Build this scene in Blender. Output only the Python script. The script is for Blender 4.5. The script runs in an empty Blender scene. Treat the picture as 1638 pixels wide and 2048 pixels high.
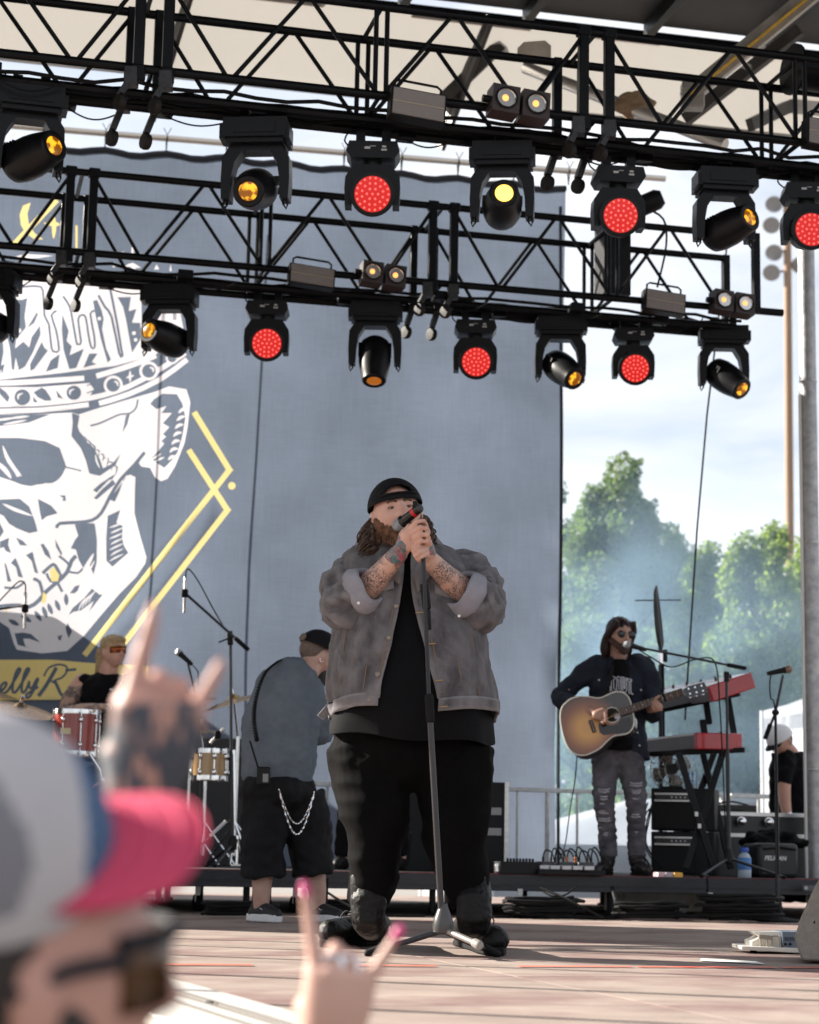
import bpy, bmesh, math, random
import numpy as np
from mathutils import Vector, Matrix, noise
from mathutils.geometry import delaunay_2d_cdt
R = math.radians
rng = random.Random(7)
scene = bpy.context.scene
col = scene.collection

# ------------------------------------------------------------------ camera
F, CX, CY, CAMH = 4000.0, 819.0, 1024.0, 0.385       # focal length in photo pixels, image centre, eye height above the deck
PITCH = math.atan((1709 - CY) / F); ROLL = R(1.1)
fw = Vector((0, math.cos(PITCH), math.sin(PITCH)))
up0 = Vector((0, -math.sin(PITCH), math.cos(PITCH))); rt0 = Vector((1, 0, 0))
rt = rt0 * math.cos(ROLL) + up0 * math.sin(ROLL)
up = up0 * math.cos(ROLL) - rt0 * math.sin(ROLL)
CAM = Vector((0, 0, CAMH))
cd = bpy.data.cameras.new('camera'); cam = bpy.data.objects.new('camera', cd); col.objects.link(cam)
mw = Matrix((rt, up, -fw)).transposed().to_4x4(); mw.translation = CAM; cam.matrix_world = mw
cd.sensor_fit = 'HORIZONTAL'; cd.sensor_width = 24.0; cd.lens = F / 1638 * 24.0
cd.clip_start = 0.05; cd.clip_end = 3000
cd.dof.use_dof = True; cd.dof.focus_distance = 8.4; cd.dof.aperture_fstop = 3.1
scene.camera = cam

# ------------------------------------------------------------------ world, sun, exposure
SUN_AZ, SUN_EL = R(160), R(27)                        # mathematical azimuth: left and a little behind the stage
sunv = Vector((math.cos(SUN_EL) * math.cos(SUN_AZ), math.cos(SUN_EL) * math.sin(SUN_AZ), math.sin(SUN_EL)))
w = bpy.data.worlds.new('World'); scene.world = w; w.use_nodes = True
nt = w.node_tree; nt.nodes.clear()
def wn(t, **k):
    n = nt.nodes.new(t)
    for a, b in k.items(): setattr(n, a, b)
    return n
sky = wn('ShaderNodeTexSky', sky_type='NISHITA', sun_disc=False, sun_elevation=SUN_EL, sun_rotation=math.pi / 2 - SUN_AZ, air_density=1.0, dust_density=2.2, ozone_density=1.5)
tc = wn('ShaderNodeTexCoord'); mp = wn('ShaderNodeMapping'); mp.inputs['Scale'].default_value = (1.0, 1.0, 3.2)
n1 = wn('ShaderNodeTexNoise'); n1.inputs['Scale'].default_value = 3.4; n1.inputs['Detail'].default_value = 7; n1.inputs['Roughness'].default_value = .58; n1.inputs['Distortion'].default_value = .5
rp = wn('ShaderNodeValToRGB'); rp.color_ramp.elements[0].position = .38; rp.color_ramp.elements[1].position = .60
rp.color_ramp.elements[0].color = (.46, .46, .46, 1)
mx = wn('ShaderNodeMix', data_type='RGBA'); mx.inputs[7].default_value = (5.7, 5.85, 6.1, 1)
bg = wn('ShaderNodeBackground'); bg.inputs['Strength'].default_value = 0.06; wo = wn('ShaderNodeOutputWorld')
L = nt.links.new
L(tc.outputs['Generated'], mp.inputs['Vector']); L(mp.outputs[0], n1.inputs['Vector']); L(n1.outputs['Fac'], rp.inputs[0])
L(rp.outputs[0], mx.inputs[0]); L(sky.outputs[0], mx.inputs[6]); L(mx.outputs[2], bg.inputs[0]); L(bg.outputs[0], wo.inputs[0])
sd = bpy.data.lights.new('sun', 'SUN'); sd.energy = 5.0; sd.angle = R(.53); sd.color = (1.0, .93, .83)
so = bpy.data.objects.new('sun', sd); col.objects.link(so); so.rotation_euler = sunv.to_track_quat('Z', 'Y').to_euler(); so.location = (-8, 4, 12)
vs = scene.view_settings; vs.view_transform = 'Standard'; vs.look = 'None'; vs.gamma = 1; vs.use_curve_mapping = False; vs.exposure = 1.7
scene.render.engine = 'CYCLES'
scene.cycles.max_bounces = 6; scene.cycles.diffuse_bounces = 3; scene.cycles.glossy_bounces = 3; scene.cycles.transparent_max_bounces = 12

# ------------------------------------------------------------------ pixel <-> place helpers
def ray(x, y): return fw + rt * ((x - CX) / F) - up * ((y - CY) / F)
def W(x, y, Y):                                       # point of the photo's pixel at depth Y
    d = ray(x, y); return CAM + d * (Y / d.y)
def Z(x, y, z):                                       # ... at height z
    d = ray(x, y); return CAM + d * ((z - CAMH) / d.z)
TH = R(15)                                            # the stage is turned 15 degrees to the view
U = Vector((math.cos(TH), math.sin(TH), 0)); V = Vector((-math.sin(TH), math.cos(TH), 0)); K = Vector((0, 0, 1))
def PL(x, y, o, n):                                   # ... on the plane through o with normal n
    d = ray(x, y); return CAM + d * ((o - CAM).dot(n) / d.dot(n))

# ------------------------------------------------------------------ materials
MATS = {}
def M(name, c, rough=.6, metal=0, var=.0, vs=6, bump=0, bs=60, emit=None, es=0, trans=0, tcol=None, spec=.5, coat=0, stretch=None, c2=None, sheen=0, detail=4):
    if name in MATS: return MATS[name]
    m = bpy.data.materials.new(name); m.use_nodes = True; MATS[name] = m
    t = m.node_tree; b = t.nodes['Principled BSDF']; out = t.nodes['Material Output']
    b.inputs['Base Color'].default_value = (*c, 1); b.inputs['Roughness'].default_value = rough; b.inputs['Metallic'].default_value = metal
    b.inputs['Specular IOR Level'].default_value = spec; b.inputs['Coat Weight'].default_value = coat; b.inputs['Coat Roughness'].default_value = .08
    b.inputs['Sheen Weight'].default_value = sheen
    if emit: b.inputs['Emission Color'].default_value = (*emit, 1); b.inputs['Emission Strength'].default_value = es
    co = t.nodes.new('ShaderNodeTexCoord'); vec = co.outputs['Object']
    if stretch:
        mpn = t.nodes.new('ShaderNodeMapping'); mpn.inputs['Scale'].default_value = stretch; t.links.new(vec, mpn.inputs[0]); vec = mpn.outputs[0]
    if var or c2:
        n = t.nodes.new('ShaderNodeTexNoise'); n.inputs['Scale'].default_value = vs; n.inputs['Detail'].default_value = detail; n.inputs['Roughness'].default_value = .62
        t.links.new(vec, n.inputs['Vector'])
        r = t.nodes.new('ShaderNodeValToRGB'); e = r.color_ramp.elements; e[0].position = .32; e[1].position = .68
        d = c2 if c2 else tuple(min(1, x * (1 + var)) for x in c)
        e[0].color = (*(c if c2 else tuple(x * (1 - var) for x in c)), 1); e[1].color = (*d, 1)
        t.links.new(n.outputs['Fac'], r.inputs[0]); t.links.new(r.outputs[0], b.inputs['Base Color'])
        if rough > .15 and not trans:
            mr = t.nodes.new('ShaderNodeMapRange'); mr.inputs[3].default_value = max(.05, rough - .12); mr.inputs[4].default_value = min(1, rough + .12)
            t.links.new(n.outputs['Fac'], mr.inputs[0]); t.links.new(mr.outputs[0], b.inputs['Roughness'])
    if bump:
        n2 = t.nodes.new('ShaderNodeTexNoise'); n2.inputs['Scale'].default_value = bs; n2.inputs['Detail'].default_value = 5
        t.links.new(vec, n2.inputs['Vector'])
        bp = t.nodes.new('ShaderNodeBump'); bp.inputs['Strength'].default_value = bump; bp.inputs['Distance'].default_value = .01
        t.links.new(n2.outputs['Fac'], bp.inputs['Height']); t.links.new(bp.outputs[0], b.inputs['Normal'])
    if trans:
        tr = t.nodes.new('ShaderNodeBsdfTranslucent'); tr.inputs[0].default_value = (*(tcol or c), 1)
        ms = t.nodes.new('ShaderNodeMixShader'); ms.inputs[0].default_value = trans
        t.links.new(b.outputs[0], ms.inputs[1]); t.links.new(tr.outputs[0], ms.inputs[2]); t.links.new(ms.outputs[0], out.inputs[0])
    return m
def nodes_of(m): return m.node_tree.nodes, m.node_tree.links, m.node_tree.nodes['Principled BSDF']

# ------------------------------------------------------------------ mesh builder
def frame_from(d, hint=None):
    d = Vector(d).normalized(); h = Vector(hint) if hint else (Vector((0, 0, 1)) if abs(d.z) < .95 else Vector((1, 0, 0)))
    x = h.cross(d)
    if x.length < 1e-6: x = Vector((1, 0, 0)).cross(d)
    x.normalize(); return x, d.cross(x), d
def interp(pts, n):                                   # Catmull-Rom through pts (tuples of any length)
    P = [np.array(p, float) for p in pts]; out = []
    for i in range(len(P) - 1):
        p0 = P[max(i - 1, 0)]; p1 = P[i]; p2 = P[i + 1]; p3 = P[min(i + 2, len(P) - 1)]
        for k in range(n):
            s = k / n
            out.append(.5 * (2 * p1 + (p2 - p0) * s + (2 * p0 - 5 * p1 + 4 * p2 - p3) * s * s + (3 * p1 - p0 - 3 * p2 + p3) * s ** 3))
    out.append(P[-1]); return out
class MB:
    def __init__(s): s.v = []; s.f = []; s.m = []; s.cur = 0
    def add(s, vs, fs):
        o = len(s.v); s.v += [Vector(v) for v in vs]; s.f += [tuple(i + o for i in f) for f in fs]; s.m += [s.cur] * len(fs); return s
    def box(s, c, size, ax=None, top=None):           # ax: three unit axes; top=(sx,sy) scale of the top face
        c = Vector(c); ax = ax or (Vector((1, 0, 0)), Vector((0, 1, 0)), K); t = top or (1, 1); vs = []
        for k in (-1, 1):
            fx, fy = (t if k > 0 else (1, 1))
            for j in (-1, 1):
                for i in (-1, 1): vs.append(c + ax[0] * (i * size[0] / 2 * fx) + ax[1] * (j * size[1] / 2 * fy) + ax[2] * (k * size[2] / 2))
        return s.add(vs, [(0, 2, 3, 1), (4, 5, 7, 6), (0, 1, 5, 4), (2, 6, 7, 3), (0, 4, 6, 2), (1, 3, 7, 5)])
    def bar(s, a, b, wd, th, hint=None):              # rectangular bar from a to b
        a = Vector(a); b = Vector(b); x, y, d = frame_from(b - a, hint); return s.box((a + b) / 2, (wd, th, (b - a).length), (x, y, d))
    def loft(s, rings, closed=True, c0=True, c1=True):
        n = len(rings[0]); vs = [p for r in rings for p in r]; fs = []
        for i in range(len(rings) - 1):
            for j in range(n if closed else n - 1):
                k = (j + 1) % n; fs.append((i * n + j, i * n + k, (i + 1) * n + k, (i + 1) * n + j))
        if c0: fs.append(tuple(range(n))[::-1])
        if c1: fs.append(tuple((len(rings) - 1) * n + j for j in range(n)))
        return s.add(vs, fs)
    def tube(s, pts, r, n=8, cap=True, fl=1.0, hint=None, sm=0):  # sweep with radius r (number or list); fl flattens
        if sm:
            rr = r if hasattr(r, '__len__') else [r] * len(pts)
            q = interp([(*p, a) for p, a in zip(pts, rr)], sm); pts = [Vector(a[:3]) for a in q]; r = [float(a[3]) for a in q]
        P = [Vector(p) for p in pts]; rr = r if hasattr(r, '__len__') else [r] * len(P)
        rings = []; x = None
        for i, p in enumerate(P):
            d = (P[min(i + 1, len(P) - 1)] - P[max(i - 1, 0)])
            if d.length < 1e-9: d = K.copy()
            d.normalize()
            if x is None: x, y, _ = frame_from(d, hint)
            else:
                x = x - d * x.dot(d)
                if x.length < 1e-6: x, _, _ = frame_from(d)
                x.normalize()
            y = d.cross(x)
            rings.append([p + x * (rr[i] * math.cos(2 * math.pi * j / n)) + y * (rr[i] * fl * math.sin(2 * math.pi * j / n)) for j in range(n)])
        return s.loft(rings, True, cap, cap)
    def lathe(s, prof, o, d=K, n=20, cap=True):       # prof: (radius, distance along d)
        x, y, d = frame_from(d); o = Vector(o)
        return s.loft([[o + d * h + x * (q * math.cos(2 * math.pi * j / n)) + y * (q * math.sin(2 * math.pi * j / n)) for j in range(n)] for q, h in prof], True, cap, cap)
    def ell(s, c, r, ax=None, nu=20, nv=12):
        c = Vector(c); ax = ax or (Vector((1, 0, 0)), Vector((0, 1, 0)), K); rings = []
        for i in range(nv + 1):
            a = -math.pi / 2 + math.pi * i / nv; ca = max(math.cos(a), .02); sa = math.sin(a)
            rings.append([c + ax[0] * (r[0] * ca * math.cos(2 * math.pi * j / nu)) + ax[1] * (r[1] * ca * math.sin(2 * math.pi * j / nu)) + ax[2] * (r[2] * sa) for j in range(nu)])
        return s.loft(rings)
    def caps(s, pts, rr, n=14):                       # rounded tapering limb
        P = [Vector(p) for p in pts]
        s.tube(P, rr, n)
        for p, q in zip(P, rr): s.ell(p, (q, q, q), nu=n, nv=8)
        return s
    def prism(s, poly, o, ex, ey, th):                # poly in 2-D, thickness th along ex x ey
        o = Vector(o); ez = Vector(ex).cross(Vector(ey)).normalized(); n = len(poly)
        a = sum(poly[i][0] * poly[(i + 1) % n][1] - poly[(i + 1) % n][0] * poly[i][1] for i in range(n))
        if a < 0: poly = poly[::-1]
        b = [o + ex * p[0] + ey * p[1] for p in poly]; t = [p + ez * th for p in b]
        return s.add(b + t, [tuple(range(n))[::-1], tuple(range(n, 2 * n))] + [(i, (i + 1) % n, n + (i + 1) % n, n + i) for i in range(n)])
    def mesh(s, name, mats, base=Vector(), sharp=38, tri=False):
        me = bpy.data.meshes.new(name); me.from_pydata([tuple(p - base) for p in s.v], [], s.f)
        for m in (mats if isinstance(mats, (list, tuple)) else [mats]): me.materials.append(m)
        me.polygons.foreach_set('material_index', s.m); me.validate(); me.update()
        if sharp is None: me.shade_flat()
        else:
            me.shade_smooth(); me.set_sharp_from_angle(angle=R(sharp))
        return me
    def build(s, name, mats, parent=None, sharp=38, bevel=0, base=None):
        b = base if base is not None else BASE.get(root_of(parent), Vector()) if parent else Vector()
        o = bpy.data.objects.new(name, s.mesh(name, mats, b, sharp)); col.objects.link(o); o.parent = parent
        if bevel:
            m = o.modifiers.new('bevel', 'BEVEL'); m.width = bevel; m.segments = 2; m.limit_method = 'ANGLE'; m.angle_limit = R(40)
        return o
BASE = {}
def root_of(o):
    while o is not None and o.parent is not None: o = o.parent
    return o.name if o is not None else None
def tag(o, label=None, cat=None, group=None, kind=None):
    for k, v in (('label', label), ('category', cat), ('group', group), ('kind', kind)):
        if v: o[k] = v
    return o
def thing(name, loc, label, cat, group=None):
    o = bpy.data.objects.new(name, None); col.objects.link(o); o.location = loc; o.empty_display_size = .1
    BASE[o.name] = Vector(loc); return tag(o, label, cat, group)
def inst(name, me, parent, mat=None):                 # another object on shared mesh data
    o = bpy.data.objects.new(name, me); col.objects.link(o); o.parent = parent
    if mat is not None: o.matrix_local = mat
    return o
def one(mb, name, mats, base, label, cat, group=None, sharp=38, bevel=0):   # a thing that is one mesh
    o = mb.build(name, mats, None, sharp, bevel, base=Vector(base)); o.location = base; BASE[o.name] = Vector(base); return tag(o, label, cat, group)
def remesh(mb, name, mats, parent, voxel=.008, smooth=4, disp=None, matfn=None, sharp=None, subd=0):
    """one continuous surface grown round overlapping volumes; disp=(amount, size) adds cloth folds along the normal"""
    me = mb.mesh('tmp', mats if not isinstance(mats, (list, tuple)) else mats[0], Vector(), 180)
    o = bpy.data.objects.new('tmp', me); col.objects.link(o)
    m = o.modifiers.new('r', 'REMESH'); m.mode = 'VOXEL'; m.voxel_size = voxel; m.use_smooth_shade = True
    if smooth: q = o.modifiers.new('s', 'SMOOTH'); q.factor = .5; q.iterations = smooth
    dg = bpy.context.evaluated_depsgraph_get(); dg.update()
    e = bpy.data.meshes.new_from_object(o.evaluated_get(dg)); bpy.data.objects.remove(o); bpy.data.meshes.remove(me)
    e.name = name; n = len(e.vertices); co = np.empty(n * 3); e.vertices.foreach_get('co', co); co = co.reshape(-1, 3)
    if disp:
        no = np.empty(n * 3); e.vertices.foreach_get('normal', no); no = no.reshape(-1, 3)
        for amt, size, st, *rg in disp:
            d = np.array([noise.noise(Vector((p[0] / size * st[0], p[1] / size * st[1], p[2] / size * st[2]))) for p in co]); d = 1 - 3.0 * np.abs(d) if rg else d; co = co + no * (d * amt)[:, None]
    e.materials.clear()
    for mt in (mats if isinstance(mats, (list, tuple)) else [mats]): e.materials.append(mt)
    if matfn:
        for p in e.polygons: p.material_index = matfn(Vector(co[list(p.vertices)].mean(axis=0)))
    b = np.array(BASE.get(root_of(parent), Vector())) if parent else np.zeros(3)
    e.vertices.foreach_set('co', (co - b).ravel()); e.update(); e.shade_smooth()
    ob = bpy.data.objects.new(name, e); col.objects.link(ob); ob.parent = parent; return ob

black_metal = M('black powder-coated steel', (.0042, .0046, .006), .38, .0, var=.35, vs=9, spec=.16)
black_plastic = M('black plastic', (.007, .0075, .009), .5, var=.25, vs=14, bump=.06, bs=250, spec=.22)
black_rubber = M('black rubber', (.006, .006, .0068), .75, var=.2, vs=20, spec=.2)
steel = M('galvanised steel', (.5, .5, .5), .42, .85, var=.22, vs=18)
chrome = M('chrome', (.75, .75, .76), .12, 1)
alu = M('brushed aluminium', (.62, .61, .6), .38, .8, var=.15, vs=9, stretch=(1, 1, 8))
# ================================================================== the setting
GZ = -1.25
def nsheet(name, x0, x1, y0, y1, z, nx, ny, mat, amp=0):
    mb = MB(); vs = []; fs = []
    for j in range(ny + 1):
        for i in range(nx + 1):
            x = x0 + (x1 - x0) * i / nx; y = y0 + (y1 - y0) * j / ny
            vs.append((x, y, z + (amp * noise.noise(Vector((x * .06, y * .06, 0))) if amp else 0)))
    for j in range(ny):
        for i in range(nx): a = j * (nx + 1) + i; fs.append((a, a + 1, a + nx + 2, a + nx + 1))
    mb.add(vs, fs); return tag(mb.build(name, mat, None), kind='structure')
asph = M('sunlit asphalt and dust', (.16, .15, .14), .9, c2=(.24, .22, .2), vs=3, bump=.3, bs=80)
nsheet('ground', -700, 700, -150, 1400, GZ, 40, 40, asph)

# stage deck: worn reddish grey paint, seams between the panels are real grooves
deckm = M('worn painted stage deck', (.225, .178, .158), .7, c2=(.345, .285, .25), vs=2.2, bump=.15, bs=40, spec=.06, stretch=(1, 2.2, 1), detail=8)
nd, ld, bd = nodes_of(deckm)
nz = nd.new('ShaderNodeTexNoise'); nz.inputs['Scale'].default_value = .8; nz.inputs['Detail'].default_value = 9; nz.inputs['Roughness'].default_value = .7
cr = nd.new('ShaderNodeValToRGB'); cr.color_ramp.elements[0].position = .46; cr.color_ramp.elements[1].position = .70
mxd = nd.new('ShaderNodeMix'); mxd.data_type = 'RGBA'; mxd.inputs[7].default_value = (.16, .08, .082, 1)
oldc = bd.inputs['Base Color'].links[0].from_socket
tcd = nd.new('ShaderNodeTexCoord'); ld.new(tcd.outputs['Object'], nz.inputs['Vector'])
ld.new(nz.outputs['Fac'], cr.inputs[0]); ld.new(cr.outputs[0], mxd.inputs[0]); ld.new(oldc, mxd.inputs[6]); ld.new(mxd.outputs[2], bd.inputs['Base Color'])
S0 = Vector((0, 8.1, 0))                              # a point of the deck; stage axes U (to the right) and V (upstage)
def ST(a, b, z=0): return S0 + U * a + V * b + K * z
stage = tag(bpy.data.objects.new('stage_deck', None), kind='structure'); col.objects.link(stage); BASE[stage.name] = Vector()
sub = MB(); sub.box(ST(0, 3.3, -.64), (17.6, 14.2, 1.12), (U, V, K)); sub.build('substructure', black_metal, stage)
PW, PD = 2.44, 1.22; pm = None
FRONT = -3.9
for j in range(12):
    for i in range(-4, 4):
        c = ST((i + .5) * PW, FRONT + (j + .5) * PD, -.03)
        if pm is None:
            q = MB(); q.box((0, 0, 0), (PW - .006, PD - .006, .06), (U, V, K)); pm = q.mesh('deck_panel', deckm, sharp=30)
        o = inst('deck_panel', pm, stage, Matrix.Translation(c + K * rng.uniform(-.0012, 0)))
q = MB(); q.box(ST(0, FRONT - .05, -.0655), (8 * PW, .09, .11), (U, V, K)); q.build('edge_rail', alu, stage, bevel=.006)

# orange-red dashed tape line and a scrap of white tape on the deck
tape = M('orange red floor tape', (.75, .10, .05), .55, var=.2, vs=8)
t = MB(); x = -5.0; p0 = Z(340, 1931, 0); p1 = Z(1610, 1937, 0); dirn = (p1 - p0).normalized(); per = Vector((-dirn.y, dirn.x, 0)); s = -3.0
while s < 7.5:
    ln = rng.uniform(.22, .55); a = p0 + dirn * s; b = a + dirn * ln; wv = rng.uniform(.024, .03)
    t.add([a - per * wv + K * .004, b - per * wv * .9 + K * .004, b + per * wv + K * .004, a + per * wv * .95 + K * .004], [(0, 1, 2, 3)]); s += ln + rng.choice((.02, .05, .16, .3))
one(t, 'floor_tape', tape, (0, 7.6, 0), 'broken line of orange red tape across the front of the stage deck', 'tape')
t = MB(); a = Z(1400, 1921, .004); b = Z(1530, 1928, .004); t.add([a, b, b + Vector((.0, .2, 0)), a + Vector((.03, .17, 0))], [(0, 1, 2, 3)])
one(t, 'white_tape', M('white gaffer tape', (.75, .74, .72), .6, var=.1), a, 'strip of white tape on the deck beside the floor monitor', 'tape')

# ---- roof: dark ceiling panels, red-edged cream vinyl at the back, arched ribs
vinyl = M('cream translucent roof vinyl', (.58, .55, .50), .6, var=.1, vs=1.2, bump=.15, bs=5, trans=.42, tcol=(.35, .335, .31))
ceil_m = M('dark roof panels', (.045, .045, .048), .6, var=.25, vs=2)
redv = M('red roof edging', (.5, .03, .03), .5, var=.1)
rA = Z(0, 104, 6.3); rB = Z(1500, 262, 6.3)           # lower rear edge of the vinyl
rd = (rB - rA); rd.z = 0; rd.normalize(); rn = Vector((-rd.y, rd.x, 0))
tA = Z(660, 2, 6.85)
off = (tA - rA).dot(rn)
roof = thing('stage_roof', rA + rd * 4, 'cream and black roof over the stage, held up behind the lighting trusses', 'roof')
def RP(a, b, z): return rA + rd * a + rn * b + K * (z - rA.z)
mb = MB(); rows = []
for i in range(0, 29):
    a = -7 + 15.0 * i / 28
    rows.append([RP(a, 0, 6.3) - K * .05 * math.sin(math.pi * (i % 7) / 7), RP(a, off * .5, 6.3 + .28) - K * .03, RP(a, off, 6.85)])
mb.loft(rows, False, False, False); mb.build('vinyl_panel', vinyl, roof, 60)
mb = MB(); mb.bar(RP(-7, off, 6.87), RP(8, off, 6.87), .05, .05)
for k in range(6): pass
mb.build('edge_beam', black_metal, roof)
k0 = -7
while k0 < 7:
    l_ = rng.uniform(.5, 1.1); q = MB(); q.bar(RP(k0, off + .03, 6.835), RP(k0 + l_, off + .03, 6.835), .012, .05); q.build('red_edging', redv, roof); k0 += l_ + rng.uniform(.35, .8)
# dark ceiling in panels with ribs between (towards the audience)
for i in range(15):
    a = -7 + i; q = MB(); q.box(RP(a + .5, off - 4.85, 6.95), (.985, 9.6, .03), (rd, rn, K)); q.build('ceiling_panel', ceil_m, roof)
    q = MB(); q.bar(RP(a, off - .1, 6.86), RP(a, off - 9.6, 6.86), .07, .12); q.build('ceiling_rib', black_metal, roof)
# arched lattice ribs under the vinyl
for px, tx in ((300, 350), (905, 960)):
    q = MB(); b0 = RP((Z(px, 170, 6.3) - rA).dot(rd), .05, 5.9); b1 = RP((Z(tx, 40, 6.8) - rA).dot(rd) + .05, off - .2, 6.75)
    for d in (0, .16):
        q.bar(b0 + K * d, b1 + K * d * .2, .035, .07)
    for s in range(6):
        f = s / 6; q.tube([b0.lerp(b1, f) + K * .16 * (1 - f), b0.lerp(b1, f + .12)], .012, 6)
    q.build('arched_rib', M('dark grey rib', (.06, .055, .05), .5, var=.3), roof)
for (x0, y0, x1, y1) in ((870, 215, 1000, 90), (1370, 240, 1600, 60), (1500, 250, 1625, 190)):
    q = MB(); a = Z(x0, y0, 6.15); b = Z(x1, y1, 6.7)
    q.bar(a, b, .06, .10); q.build('roof_strut', M('dark grey rib', (.06, .055, .05)), roof)
q = MB(); q.bar(RP(-7, .0, 6.27), RP(6.4, .0, 6.27), .05, .06); q.build('eave_pipe', M('pale alloy pipe', (.55, .52, .48), .4, .6), roof)
# measuring beam with yellow strip, upper right
a = Z(1640, -25, 6.6); b = Z(1372, 196, 5.75)
q = MB(); x_, y_, d_ = frame_from(b - a, K); q.bar(a, b, .09, .12, K); bm_ = q.build('roof_beam', M('weathered alloy', (.34, .31, .28), .5, .5, var=.25, vs=7), roof)
q = MB(); q.bar(a + y_ * -.065 * 0 + x_ * .0 - Vector((0, .064, 0)) + Vector((.025, 0, 0)), b - Vector((0, .064, 0)) + Vector((.025, 0, 0)), .045, .012, K); q.build('yellow_strip', M('yellow marking paint', (.70, .42, .04), .5, var=.25, vs=20), bm_)
q = MB(); q.box(Z(1385, 192, 5.78), (.16, .12, .2)); q.build('beam_foot', M('weathered alloy', (.34, .31, .28)), roof, bevel=.01)
# pale pole with a tied burlap bundle, and a small pulley plate, upper right
a = Z(1050, 135, 6.1); b = Z(1450, 290, 5.2)
q = MB(); q.tube([a, b], .045, 12); q.build('canopy_pole', M('pale alloy pipe', (.55, .52, .48)), roof)
q = MB(); c = Z(1268, 212, 5.62)
for i in range(9): q.ell(c + Vector((rng.uniform(-.11, .11), rng.uniform(-.03, .03), rng.uniform(-.05, .06))), (rng.uniform(.05, .09), .05, rng.uniform(.03, .07)), nu=10, nv=6)
remesh(q, 'burlap_bundle', M('brown burlap', (.20, .13, .08), .9, c2=(.31, .22, .13), vs=9, bump=.6, bs=60), roof, .012, 3, [(.02, .07, (1, 1, 1))])
q = MB(); q.prism([(-.11, -.05), (.11, -.05), (.11, .03), (.07, .07), (-.07, .07), (-.11, .03)], Z(1068, 106, 5.6), Vector((1, 0, .1)), K, .03); q.build('pulley_plate', M('dusty plate', (.38, .33, .27), .6, var=.2), roof)

# ---- things out of the picture on the left that shade the stage: black side scrim, tower legs, hung loudspeakers
HB = M('black mesh scrim', (.02, .02, .022), .8, var=.2)
E0 = ST(-5.6, 0, 0)
def toward_sun(p, xs):                                # where the sun's ray to p crosses the wing line
    k = (xs - (p - S0).dot(U)) / sunv.dot(U); return p + sunv * k
bnd = toward_sun(Z(820, 1874, 0), -6.0); vb = (bnd - S0).dot(V)
q = MB(); n_ = 14; q.loft([[ST(-6.0 + .03 * math.sin(i * 1.7), vb + (8.9 - vb) * i / n_, 0), ST(-6.0, vb + (8.9 - vb) * i / n_, 7.0)] for i in range(n_ + 1)], False, False, False)
one(q, 'side_scrim', HB, ST(-6, vb, 0), 'black mesh curtain closing the left wing of the stage', 'curtain')
def wing_post(px, py, us, rad, label):
    p = toward_sun(Z(px, py, 0), us); q = MB(); q.tube([Vector((p.x, p.y, -.1)), Vector((p.x, p.y, 7))], rad, 12); one(q, 'scaffold_post', steel, (p.x, p.y, 0), label, 'post', 'posts of the left wing tower')
wing_post(819, 1966, -4.4, .030, 'steel scaffold post of the left wing tower nearest the audience but one')
wing_post(819, 2022, -4.4, .030, 'steel scaffold post of the left wing tower nearest the audience')
wing_post(819, 1928, -4.4, .024, 'thin steel scaffold post of the left wing tower third from the audience')
wing_post(819, 1908, -5.2, .022, 'thin steel scaffold post of the left wing tower fourth from the audience')
wing_post(819, 1893, -5.4, .026, 'thin steel scaffold post of the left wing tower beside the curtain')
# hung loudspeakers of the left wing
ar = thing('speaker_array', ST(-3.9, 2.3, 3.4), 'black loudspeaker column hung in the left wing of the stage', 'loudspeaker')
for i in range(9):
    q = MB(); q.box(ST(-3.9, 2.45, 3.62 + i * .42), (.75, 2.6, .41), (U, V, K)); q.build('cabinet', black_plastic, ar, bevel=.02)
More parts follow.
